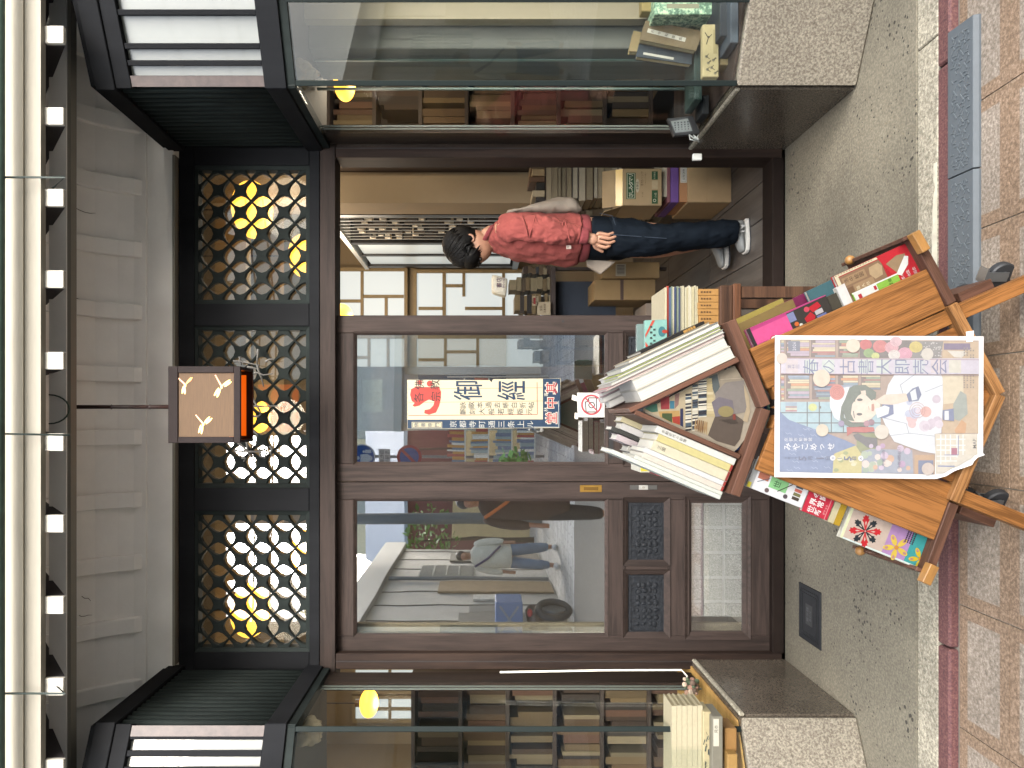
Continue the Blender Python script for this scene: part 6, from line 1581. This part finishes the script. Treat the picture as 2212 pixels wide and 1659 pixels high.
# ---------------------------------------------------------------- bench of books behind the stand
BN = thing('wooden_bench', 'dark worn wooden bench carrying books behind the book stand', 'bench', P(1880, 820, 2.6))
BW = wood('bench_wood', '#4a3426', '#2a1d16', 10, .5, .3, ax=0); bd_ = 2.56
mb = MB(); mb.pb(1556, 1584, 616, 1040, bd_, bd_ + .3); mb.build('bench_top', BW, BN, bevel=.004)
mb = MB(); mb.pb(1584.5, 1602, 612, 1042, bd_ - .005, bd_ + .31); mb.build('bench_apron', wood('bench_edge', '#5b3a26', '#38251a', 10, .5, .3, ax=0), BN, bevel=.004)
for y in (630, 1022):
    for dd in (0, .25):
        mb = MB(); a_ = P(1602.5, y, bd_); mb.bb(a_.x - .02, a_.x + .02, bd_ + .005 + dd, bd_ + .045 + dd, .1505, a_.z); mb.build('bench_leg', BW, BN)
r = random.Random(40); y = 624
for k in range(9):
    w = 14.5; mb = MB(); mb.pb(1508 + r.uniform(0, 2), 1555.5, y, y + w - .6, bd_ + .02, bd_ + .16); o = meta(mb.build('book', ink('#b98a4c'), bevel=.001), 'small orange spined paperback in the row standing on the bench', 'book', 'orange paperbacks on the bench')
    A = Art(lambda X, Y, h: P(X, Y, bd_ + .0195 - h))
    for j in range(4): A.rect(1514 + j * 6, y + 5, 1518 + j * 6, y + 8.5, '#5d3f22')
    A.build('spine_print', o); y += w
cols = ['#cfc7a4', '#d8d0b0', '#c4ba94', '#ded8c0', '#d2cab0', '#bfb48c', '#d9d2b4', '#c9c0a0', '#a9a48c', '#46506a', '#8d9a86', '#3d4a6a', '#c6bfa2', '#7b8a7c', '#5b6a8a', '#b84a38', '#cfc4a4']
v = 1507.5
for k in range(17):
    q = (4.4, 3.4, 5.2, 3.8)[k % 4]; kk = ('bottom', 'second', 'third', 'fourth', 'fifth', 'sixth', 'seventh', 'eighth', 'ninth', 'tenth', 'eleventh', 'twelfth', 'thirteenth', 'fourteenth', 'fifteenth', 'sixteenth', 'top')[k]
    slab_book('magazine', 'magazine in the pale pile on the bench right of the stand, %s from below' % kk if k not in (0, 16) else 'magazine at the %s of the pale pile right of the stand' % kk, v - q + .3, v, 616 + r.uniform(0, 6), 756 - r.uniform(0, 6), bd_ + .02 + r.uniform(0, .012), .2, cols[k], '#cfc7ac', None, 'magazine'); v -= q
mb = MB(); mb.prism([P(vv, yy, 2.50) for vv, yy in ((1393, 692), (1441, 690), (1441, 757), (1393, 756))], (0, .02, 0))
o = meta(mb.build('picture_book', ink('#8fc0b4', .35), bevel=.001), 'mint green picture book with a red corner band standing at the right of the stand', 'book')
A = Art(lambda x, y, h: P(x, y, 2.4995 - h)); A.poly([(1394, 726), (1394, 738), (1407, 756), (1400, 756), (1394, 748)], '#c8503c').poly([(1394, 722), (1394, 730), (1415, 692), (1409, 692)], '#c8503c', 1)
A.disc(1430, 716, 8, '#3f7a80', 2, 11).disc(1436, 716, 6, '#b8442f', 3, 4)
for k in range(7): A.rect(1404 + (k % 2) * 7, 704 + k * 6, 1409 + (k % 2) * 7, 708 + k * 6, '#3c4a44', 2)
A.build('cover_print', o)
mb = MB(); mb.prism([P(vv, yy, 2.54) for vv, yy in ((1376, 700), (1441, 698), (1441, 766), (1376, 764))], (0, .02, 0)); meta(mb.build('picture_book', ink('#7f958f', .4), bevel=.001), 'grey green picture book standing behind the mint one', 'book')
LV = [('#d6d4c4', 'white and yellow'), ('#1f1f22', 'black'), ('#a93038', 'red patterned'), ('#dcd9cf', 'white'), ('#2a2a2c', 'dark grey'), ('#8b8f96', 'blue grey'), ('#d8d4c8', 'off white'), ('#26242a', 'black glossy'), ('#c9b98a', 'cream')]
v = 1555
for k, (c, n) in enumerate(reversed(LV)):
    q = 19 if k < 8 else 20
    o = slab_book('book', '%s book lying in the dark pile at the left of the stand' % n, v - q + .4, v, 900 + r.uniform(0, 20), 1030 - r.uniform(0, 10) - (8 if k > 6 else 0), bd_ + .02, .16, c, '#c9c4b4'); v -= q
    A = Art(lambda x, y, h: P(x, y, bd_ + .0196 - h))
    tc = '#e0ddd4' if n in ('black', 'dark grey', 'black glossy') else '#4a3c34'
    A.text('古書 生活', v + q / 2, 990, 9, tc, 1)
    if 'yellow' in n: A.rect(v + 1, 1000, v + q - 1, 1018, '#d8c63a', 2)
    A.build('spine_print', o)
# ---------------------------------------------------------------- notices on the middle door
MD = 3.3835
QZ = lambda X, Y: ((1250 + X / 1.8433) * .5486, (1250 + Y / 1.8433) * .5486)
qm = lambda X, Y, h: P(*QZ(X, Y), MD) - Vector((0, h, 0))
MD = 3.384
mb = MB(); mb.prism([qm(x, y, 0) for x, y in ((652, 452), (1250, 455), (1262, 470), (1275, 448), (1765, 442), (1758, 802), (652, 808))], (0, .0015, 0))
sg = meta(mb.build('shop_sign', mat('sign_paper', '#8f876f', .5)), 'tall old cream and navy shop sign with large characters on the middle door glass', 'sign')
A = Art(qm, .0004); NV = '#1f3a55'
A.rect(1636, 444, 1762, 800, NV).poly([(654, 742), (1640, 740), (1640, 800), (654, 806)], NV)
A.line([(660, 520), (1634, 510)], 2.5, '#b5714e', 2).line([(660, 618), (1634, 606)], 2.5, '#b5714e', 2).line([(660, 712), (1596, 704), (1594, 470)], 4, '#9c4038', 2)
A.poly([(672, 560), (680, 520), (720, 500), (760, 505), (880, 505), (898, 540), (895, 590), (884, 640), (860, 690), (810, 706), (775, 695), (778, 672), (815, 665), (840, 640), (850, 610), (810, 596), (780, 610), (740, 640), (705, 648), (690, 640), (705, 620), (684, 606)], '#c24238', 2)
A.disc(815, 480, 22, '#c24238', 2).disc(742, 472, 18, '#c24238', 2)
for ch, x, y in (('佛', 740, 488), ('教', 852, 488), ('各', 735, 580), ('宗', 858, 574)): A.text(ch, x, y, 76, '#4a1f1c' if 0 else '#3a2b28', 4, (0, -1), (-1, 0))
for ch, x, s_ in (('御', 1092, 250), ('經', 1405, 240)): A.text(ch, x, 532, s_ * .62, NV, 3, (0, -1), (-1, 0), off=.03) if 0 else A.text(ch, x, 530, 148, NV, 3, (0, -1), (-1.5, 0), off=.006)
for k, ch in enumerate('詠歌本過去帳白折帖'): A.text(ch, 1055 + 62 * k, 636, 48, '#4f5056', 3, (0, -1), (-1, 0))
for k, ch in enumerate('飜刻大般若經版元'): A.text(ch, 1055 + 69 * k, 682, 48, '#4f5056', 3, (0, -1), (-1, 0))
for ch, y in (('其', 512), ('中', 620), ('堂', 730)):
    A.text(ch, 1697, y, 92, '#d8d2c2', 3, (0, -1), (-1, 0), off=.05).text(ch, 1697, y, 88, '#b8343a', 4, (0, -1), (-1, 0), off=.005)
A.text('林', 1658, 668, 34, '#d8d2c2', 3, (0, -1), (-1, 0)).text('書', 1658, 560, 30, '#d8d2c2', 3, (0, -1), (-1, 0))
A.rect(684, 758, 905, 802, '#c9bf9f', 3).line([(690, 763), (900, 763), (900, 797), (690, 797), (690, 763)], 3, NV, 4)
for k, ch in enumerate('佛書専門'): A.text(ch, 718 + 50 * k, 780, 34, NV, 4, (0, -1), (-1, 0))
for k, ch in enumerate('京都寺町通三条上ル'): A.text(ch, 985 + 70 * k, 775, 54, '#c9c8be', 3, (0, -1), (-1, 0))
A.line([(1570, 795), (1752, 797), (1750, 605)], 4, '#c9c8be', 3)
A.build('painted_lettering', sg)
mb = MB(); mb.prism([qm(x, y, 0) for x, y in ((1885, 546), (2090, 546), (2092, 725), (1888, 724))], (0, .0015, 0))
ns = meta(mb.build('notice', mat('notice_paper', '#9b9994', .5)), 'white no photography notice taped on the middle door glass', 'notice')
A = Art(qm, .0004)
A.line([(1945, 600), (1965, 600), (1975, 585), (2020, 585), (2030, 600), (2030, 690)], 0.1, '#3a3535', 1)
for pts in ([(1945, 612), (1962, 612), (1968, 584), (2026, 584), (2026, 686), (1950, 686), (1945, 612)],): A.line(pts, 7, '#3a3032', 1)
A.ring(1990, 636, 17, 24, '#3a3032', 1).disc(1972, 600, 4, '#3a3032', 1)
A.ring(1988, 634, 62, 75, '#c0505a', 3, 32).line([(1945, 585), (2035, 685)], 10, '#c0505a', 2).rect(2066, 600, 2070, 660, '#d09aa0', 1)
A.build('no_camera_print', ns)
for pts, lab in (((( 1850, 560), (1884, 570), (1884, 610), (1846, 596)), 'tape'), (((1868, 690), (1892, 700), (1890, 738), (1866, 735)), 'tape')):
    mb = MB(); mb.prism([qm(x, y, .0018) for x, y in pts], (0, .0008, 0)); mb.build('tape', mat('tape_white', '#b9b5a8', .3), ns)
# ---------------------------------------------------------------- hanging paper lantern
LZ = lambda X, Y: ((600 + X / 3.318) * .5486, (1350 + Y / 3.318) * .5486)
LD = 2.80
LN = thing('hanging_lantern', 'square brown paper lantern with glowing dragonfly cutouts hanging from a bamboo pole', 'lantern', P(440, 875, 2.88))
FRM = mat('lantern_frame', '#1b1413', .7, .15, 30, spec=.15); WASH = mat('lantern_paper', '#4a3826', .85, .16, 30, (.5, 1, 9), bump=.2)
a_, e_ = P(363, 791, LD), P(519, 957, LD)
x1, x0, z1, z0 = a_.x, e_.x, a_.z, e_.z
for (xa, xb, za, zb) in ((x0, x1, z1 - .038, z1), (x0, x1, z0, z0 + .026), (x0, x0 + .024, z0 + .0265, z1 - .0385), (x1 - .026, x1, z0 + .0265, z1 - .0385)):
    for yy in (LD, LD + .15):
        mb = MB(); mb.bb(xa, xb, yy, yy + .014, za, zb); mb.build('frame_bar', FRM, LN, bevel=.0015)
for xx in (x0 + .003, x1 - .010):
    mb = MB(); mb.bb(xx, xx + .007, LD + .0145, LD + .1495, z0 + .02, z1 - .004); mb.build('paper_side', mat('lantern_side', '#7a3a14', .8, emit='#ff7a10', estr=.10), LN)
    for zz in (z0 + .004, z1 - .015):
        mb = MB(); mb.bb(xx - .002, xx + .009, LD + .0145, LD + .1495, zz - .004, zz + .0155); mb.build('frame_bar', FRM, LN)
mb = MB(); mb.bb(x0 + .0245, x1 - .0265, LD + .006, LD + .008, z0 + .027, z1 - .039); mb.build('paper_front', WASH, LN)
mb = MB(); mb.bb(x0 + .0245, x1 - .0265, LD + .155, LD + .157, z0 + .0, z1 - .039); mb.build('paper_back', mat('lantern_inner', '#8a4210', .8, emit='#ff6a08', estr=.16), LN)
mb = MB(); mb.bb(x0 + .012, x1 - .012, LD + .03, LD + .14, z0 + .05, z0 + .055); mb.build('diffuser', glow('lantern_glow', '#ff6a08', .16), LN)
GL = glow('dragonfly_glow', '#ffcf70', .32); GO = glow('dragonfly_orange', '#f29040', .25)
fm = lambda X, Y, h: P(*LZ(X, Y), LD + .0058) - Vector((0, h, 0))
for tail, body, wings, oc in (((330, 452), (428, 545), (((470, 500), 62, 12, -.9), ((500, 480), 40, 10, -.9), ((398, 615), 50, 12, 1.75), ((422, 620), 52, 14, 1.5)), GO),
                          ((((825, 428)), (903, 565), (((965, 520), 66, 13, -.62), ((985, 540), 60, 12, -.62), ((838, 640), 62, 14, 2.1), ((866, 655), 62, 15, 1.95)), GL)),
                          (((572, 948), (662, 1055), (((712, 1008), 62, 13, -.85), ((740, 1022), 58, 12, -.75), ((620, 1125), 58, 12, 1.85), ((648, 1135), 58, 14, 1.7)), GL))):
    A = Art(fm, .0004)
    for k in range(7):
        f = k / 6; A.disc(tail[0] + (body[0] - tail[0]) * f, tail[1] + (body[1] - tail[1]) * f, 9 + 3 * f, mat('pink_glow', '#f0b08a', .7, emit='#ffb890', estr=.2), 1, None, 8)
    A.disc(body[0], body[1] + 14, 14, GL, 1, 20)
    for i, ((x, y), rx, ry, a) in enumerate(wings): A.disc(x, y, rx, oc if i < 2 else GL, 1, ry, 14, rot=a)
    A.build('dragonfly_cutout', LN)
cz = (x0 + x1) / 2
mb = MB(); pts = [(P(0, 879, 2.87).x, 2.87, z) for z in (z1 - .002, z1 + .1, z1 + .104, z1 + .108, z1 + .255, z1 + .259, z1 + .263, P(108, 0, 2.75).z + .05)]
mb.tube(pts, [.0085, .008, .0105, .008, .0078, .0105, .0078, .0085], 8); mb.build('bamboo_pole', mat('dark_bamboo', '#33231f', .4, .2, 20), LN, smooth=True)
mb = MB(); mb.bb(x0 + .01, x1 - .01, 2.862, 2.878, z1 - .016, z1 - .004); mb.build('top_bar', FRM, LN)
mb = MB(); cc = P(106, 884, 2.74); mb.tube([cc + Vector((math.cos(a) * .056, 0, math.sin(a) * .078)) for a in [math.pi + i * math.pi / 12 for i in range(13)]], .003, 6); mb.build('hook', GREENM, LN, smooth=True)
ll = bpy.data.lights.new('lantern_light', 'POINT'); ll.energy = .12; ll.color = (1, .6, .25); ll.shadow_soft_size = .05
lo = bpy.data.objects.new('lantern_light', ll); lo.parent = LN; lo.location = Vector((cz, LD + .08, z0 + .13)) - ABS[LN.name]; C.objects.link(lo)
# ================================================================ across the street (seen in the door glass)
def M(v, y, b_):                   # a point seen mirrored in the doors, b_ metres behind the camera
    d = 6.76 + b_; p = P(v, y, d); return Vector((p.x, -b_, p.z))
STONEW = mat('wall_grey', '#b3aea4', .85, .08, 3); 
GB = thing('garage_building', 'grey beige flat walled building across the street behind the camera', 'building', (-4.2, -6.5, .26))
x1 = -3.05
mb = MB(); mb.bb(-7.5, x1, -9.5, -3.3, .26, 3.3); mb.build('wall', STONEW, GB)
mb = MB(); mb.bb(-7.6, x1 + .12, -9.7, -3.2, 3.3005, 3.75); mb.build('parapet', mat('parapet', '#b3b0a8', .8), GB)
mb = MB(); mb.bb(x1 + .0005, x1 + .03, -7.6, -6.6, 1.7, 2.75); f = mb.build('window', mat('win_frame', '#77756f', .5), GB)
for k in range(9):
    mb = MB(); mb.bb(x1 + .0305, x1 + .05, -7.55 + k * .115, -7.52 + k * .115, 1.72, 2.73); mb.build('bar', mat('win_bar', '#a9a69c', .5), f)
for z in (1.95, 2.2, 2.45): 
    mb = MB(); mb.bb(x1 + .0505, x1 + .058, -7.58, -6.62, z, z + .03); mb.build('bar', mat('win_bar', '#a9a69c', .5), f)
mb = MB(); mb.bb(x1 + .0005, x1 + .015, -4.6, -4.25, 1.35, 1.75); o = mb.build('notice_board', ink('#c9c6bc'), GB)
def beam(name, lab, cat, x0, x1, y0, y1, z0, z1, m, **k):
    mb = MB(); mb.bb(x0, x1, y0, y1, z0, z1); return meta(mb.build(name, m), lab, cat, **k)
for k in range(7):
    mb = MB(); mb.bb(x1 + .0003, x1 + .012, -9.2 + k * .9, -9.17 + k * .9, .3, 3.28); mb.build('wall_joint', mat('wall_joint', '#5f5b54', .8), GB)
for (ya, yb, za, zb, c) in ((-6.2, -5.4, .3, 2.3, '#8f7a5c'), (-5.2, -4.9, 1.2, 1.7, '#c9c6bc'), (-4.1, -3.6, .3, 1.9, '#77746c'), (-8.8, -8.0, .3, 2.2, '#6b665c')):
    mb = MB(); mb.bb(x1 + .0125, x1 + .05, ya, yb, za, zb); mb.build('wall_panel', mat('panel' + c, c, .6, .15, 5), GB)
mb = MB(); mb.tube([(x1 + .06, -6.35, .3), (x1 + .06, -6.35, 3.25)], .035, 8); mb.build('drain_pipe', mat('pipe_grey', '#7b7d7c', .5), GB)
HS = thing('house', 'cream sided house with grey metal roof across the street', 'house', (-2.2, -15, .26))
mb = MB(); mb.bb(-5.0, 1.5, -24, -19, .26, 7.6); mb.build('wall', mat('cream_siding', '#c9c5ab', .8, .05, 40, (.02, .02, 1)), HS)
for x in (-3.6, -2.2, -.8):
    mb = MB(); mb.bb(x, x + .6, -18.99, -18.95, 5.6, 6.4); mb.build('window', mat('dim_pane', '#8f9794', .2), HS)
H2 = thing('low_house', 'dark red low house with corrugated roof across the street', 'house', (-1.6, -13, .26))
mb = MB(); mb.bb(-4.2, .2, -15, -12.5, .26, 3.6); mb.build('wall', mat('dark_red_wall', '#6d4442', .8, .1, 6), H2)
mb = MB(); mb.prism([(-4.4, -12.2, 3.5), (-4.4, -15.2, 5.0), (-4.4, -15.2, 5.1), (-4.4, -12.2, 3.6)], (4.8, 0, 0)); mb.build('roof', mat('blue_metal_roof', '#8c97a3', .5, .1, 30), H2)
mb = MB(); mb.bb(-3.2, -.2, -12.1, -12.0, .26, 2.3); mb.build('fence_wall', mat('earth_wall', '#b6a783', .9, .1, 4), H2)
for k in range(4):
    mb = MB(); mb.bb(-3.9 + k * 1.0, -3.85 + k, -12.49, -12.45, 1.0, 3.2); mb.build('post', mat('house_post', '#3a2c28', .7), H2)
PL_ = thing('utility_pole', 'grey utility pole with a lamp arm across the street', 'pole', (-2.15, -8.2, .26))
mb = MB(); mb.tube([(-2.15, -8.2, .26), (-2.15, -8.2, 7.5)], [.13, .10], 12); mb.build('pole_shaft', mat('pole_grey', '#6c7070', .7), PL_)
mb = MB(); mb.bb(-2.15, -1.7, -8.25, -8.15, 4.5, 4.62); mb.build('lamp_arm', mat('lamp_white', '#d0d0cc', .5), PL_)
for k, (z, y) in enumerate(((6.8, -7.5), (6.3, -8.5), (5.8, -8.0))):
    mb = MB(); mb.tube([(-14, y - 2, z + 1.0), (-6, y, z + .2), (2, y, z), (12, y + 1, z + .9)], .02, 5)
    meta(mb.build('overhead_wire', mat('wire', '#202224', .6)), ('highest', 'middle', 'lowest')[k] + ' overhead wire strung along the street behind the camera', 'wire')
def tree(lab, x, y, z0, h, r_, c1, seed, n=260):
    t = thing('tree', lab, 'tree', (x, y, z0)); rr = random.Random(seed)
    mb = MB(); mb.tube([(x, y, z0), (x + .05, y, z0 + h * .4), (x, y + .05, z0 + h * .75)], [.07, .05, .02], 7); mb.build('trunk', mat('bark', '#4a3d30', .9), t)
    mb = MB()
    for k in range(n):
        a, b_ = rr.uniform(0, 6.28), rr.uniform(-1, 1); q = rr.random() ** .4 * r_
        c = Vector((x + math.cos(a) * q * math.sqrt(1 - b_ * b_), y + math.sin(a) * q * math.sqrt(1 - b_ * b_), z0 + h * .7 + b_ * q * .8))
        s = rr.uniform(.06, .13); u, w = Vector((rr.uniform(-1, 1), rr.uniform(-1, 1), rr.uniform(-.4, .4))).normalized() * s, Vector((rr.uniform(-1, 1), rr.uniform(-1, 1), rr.uniform(-1, 1))).normalized() * s * .6
        v = [mb.b.verts.new(c + p) for p in (-u, w, u, -w)]; mb._f(v)
    mb.build('crown', mat('leaf' + c1, c1, .6, .4, 3, objvar=.2), t, normals=False); return t
tree('green leafy tree beyond the grey building across the street', -3.0, -10.4, .26, 3.6, .95, '#5f7d38', 3)
tree('yellow green shrub above the grey building parapet across the street', -4.2, -6.0, 3.6, 1.4, .8, '#7d8a3c', 4)
tree('green potted shrub by the opposite shop', -.85, -4.4, .26, 1.1, .38, '#5c9a3a', 5, 160)
# opposite shop
OS = thing('opposite_shop', 'shop with pale posts and book shelves across the street', 'building', (1.6, -8, .26))
mb = MB(); mb.bb(-.3, 6.5, -11, -8.6, .26, 7.2); mb.build('wall', mat('shop_wall', '#c4c4bb', .8, .1, 2), OS)
for x in (-.3, .9, 2.2, 3.9, 5.6):
    mb = MB(); mb.bb(x, x + .18, -8.59, -8.4, .26, 3.2); mb.build('post', mat('pale_post', '#c8c4b4', .7), OS)
mb = MB(); mb.bb(-.3, 6.5, -8.4, -7.9, 3.2, 3.35); mb.build('canopy', mat('canopy', '#9aa29c', .6), OS)
for k, (x, c) in enumerate(((-.1, '#5b6f7c'), (1.1, '#7c6a4e'), (2.5, '#4c5a58'), (4.2, '#8a7a5c'))):
    mb = MB(); mb.bb(x, x + 1.0, -8.58, -8.55, 1.0, 2.9); mb.build('window', mat('shopwin' + c, c, .15), OS)
for k in range(8):
    mb = MB(); mb.bb(-.5 + k * .1, -.42 + k * .1, -8.2, -8.0, .9, 1.1 + .05 * (k % 3)); mb.build('display_book', ink(('#d0cbb8', '#b8863c', '#e0dcd0')[k % 3]), OS)
o3 = thing('corner_shop', 'tall pale shop house at the right across the street', 'building', (7, -8, .26))
mb = MB(); mb.bb(2.4, 10, -12.5, -11.2, .26, 8.4); mb.build('wall', mat('corner_wall', '#b3b1a8', .8, .1, 2), o3)
for i in range(5):
    mb = MB(); mb.bb(3.2 + 2 * i, 4.4 + 2 * i, -11.19, -11.15, 1.2, 2.6); mb.build('window', mat('office_pane', '#6f7f88', .15), o3)
b2 = thing('office_building', 'tall pale building far across the street', 'building', (6, -22, .26))
mb = MB(); mb.bb(1.5, 9, -30, -24, .26, 7.5); mb.build('wall', mat('office_wall', '#c2c4bf', .8), b2)
for i in range(4):
    for j in range(1):
        mb = MB(); mb.bb(2.2 + 1.7 * i, 3.3 + 1.7 * i, -23.99, -23.95, 3 + 3 * j, 4.6 + 3 * j); mb.build('window', mat('office_pane', '#6f7f88', .15), b2)
# street signs
SG = thing('street_sign', 'pole with a blue pedestrian sign and a no parking sign across the street', 'sign', (-.82, -7.6, .26))
mb = MB(); mb.tube([(-.82, -7.66, .26), (-.82, -7.66, 4.4)], .03, 8); mb.build('sign_pole', mat('pole_grey', '#6c7070', .7), SG)
for z, c in ((3.95, '#1f5fae'), (3.0, '#1f5fae')):
    mb = MB(); mb.cyl((-.82, -7.62, z), (-.82, -7.60, z), .26, 24); mb.build('sign_disc', ink(c), SG)
A = Art(lambda x, y, h: Vector((-.82 - x, -7.598 + h, y)), .002)
A.ring(0, 3.95, .235, .26, '#dfe3e6', 1).disc(.03, 4.05, .035, '#e6e8ea', 1).poly([(-.04, 4.0), (.10, 4.0), (.11, 3.85), (.07, 3.75), (0, 3.75), (-.05, 3.85)], '#e6e8ea', 1).disc(-.1, 3.93, .025, '#e6e8ea', 1).rect(-.14, 3.77, -.07, 3.90, '#e6e8ea', 1)
A.ring(0, 3.0, .20, .26, '#b8343a', 1).line([(-.16, 3.16), (.16, 2.84)], .06, '#b8343a', 2).rect(-.16, 3.40, .16, 3.62, '#d8d8d2', 1)
A.text('自転車', 0, 3.56, .09, '#3a3a3a', 2, (1, 0), (0, 1)).text('を除く', 0, 3.46, .09, '#3a3a3a', 2, (1, 0), (0, 1))
A.build('sign_print', SG)
mb = MB(); mb.bb(-.98, -.66, -7.625, -7.602, 3.40, 3.62); mb.build('sign_plate', ink('#d0d0ca'), SG)
r = random.Random(51)
SHF = thing('street_bookshelf', 'pale shelf of bright second hand books before the opposite shop', 'bookshelf', (-.35, -6.9, .26))
for z in (.5, .95, 1.4, 1.85):
    mb = MB(); mb.bb(-.95, .75, -7.1, -6.85, z, z + .025); mb.build('shelf', mat('pale_post', '#c8c4b4', .7), SHF)
    x = -.93
    while x < .7:
        w = r.uniform(.03, .07); mb = MB(); mb.bb(x, x + w - .004, -7.08, -6.88, z + .026, z + r.uniform(.25, .38)); mb.build('book', mat('street_book%d' % (int(x * 50) % 6), ('#c9c3b0', '#b98a45', '#8fa09a', '#d8d3c4', '#a8574a', '#6b7a8c')[int(x * 50) % 6], .7), SHF); x += w
for x in (-.97, .76):
    mb = MB(); mb.bb(x, x + .02, -7.1, -6.85, .26, 2.2); mb.build('side_board', mat('pale_post', '#c8c4b4', .7), SHF)
# motor scooter with a box
MS = thing('motor_scooter', 'parked delivery scooter with a blue box across the street', 'scooter', (-2.75, -3.3, .26)); x, y = -2.75, -3.3
for yy in (0., ):
    mb = MB(); mb.torus((x, y, .26 + .27), (1, .3, 0), .22, .05, 22, 8); w = mb.build('wheel', RUB, MS, smooth=True)
    mb = MB(); mb.cyl((x - .02, y, .53), (x + .02, y, .53), .17, 18); mb.build('rim', CHR, w)
mb = MB(); mb.torus((x - .9, y - .5, .26 + .27), (1, .3, 0), .22, .05, 22, 8); mb.build('wheel', RUB, MS, smooth=True)
mb = MB(); mb.tube([(x - .9, y - .5, .75), (x - .45, y - .25, .70), (x, y, .82)], [.1, .14, .12], 10); mb.build('body_shell', mat('scooter_paint', '#4a3f3a', .3), MS, smooth=True)
mb = MB(); mb.bb(x - .32, x + .16, y - .28, y + .18, .98, 1.36); bx = mb.build('cargo_box', mat('box_blue', '#5d7296', .5), MS, bevel=.01)
A = Art(lambda X, Y, h: Vector((X, y + .1805 + h, Y)), .002); A.line([(x - .26, 1.04), (x + .10, 1.30)], .03, '#c9ccd2').line([(x - .26, 1.30), (x + .10, 1.04)], .03, '#c9ccd2'); A.build('box_stripes', bx)
mb = MB(); mb.ball((x + .02, y + .2, .88), (.06, .03, .04), 10, 6); mb.build('tail_light', mat('tail_red', '#a02020', .3), MS)
passer('passer-by in an open cream jacket and pale jeans walking behind the camera', -2.35, -5.2, .26, 1.70, '#c9c4b2', '#5f7388', step=.16, bagc='#4a3a5a')
passer('person in a long dark brown coat standing beside the camera spot', -.86, -.42, .21, 1.60, '#3f2c22', '#2a2320', coatlen=1.2, bagc='#b5652c')
passer('passer-by in a white shirt far down the street behind the camera', .25, -9.2, .26, 1.66, '#d8d6d0', '#2f3440', step=.1)
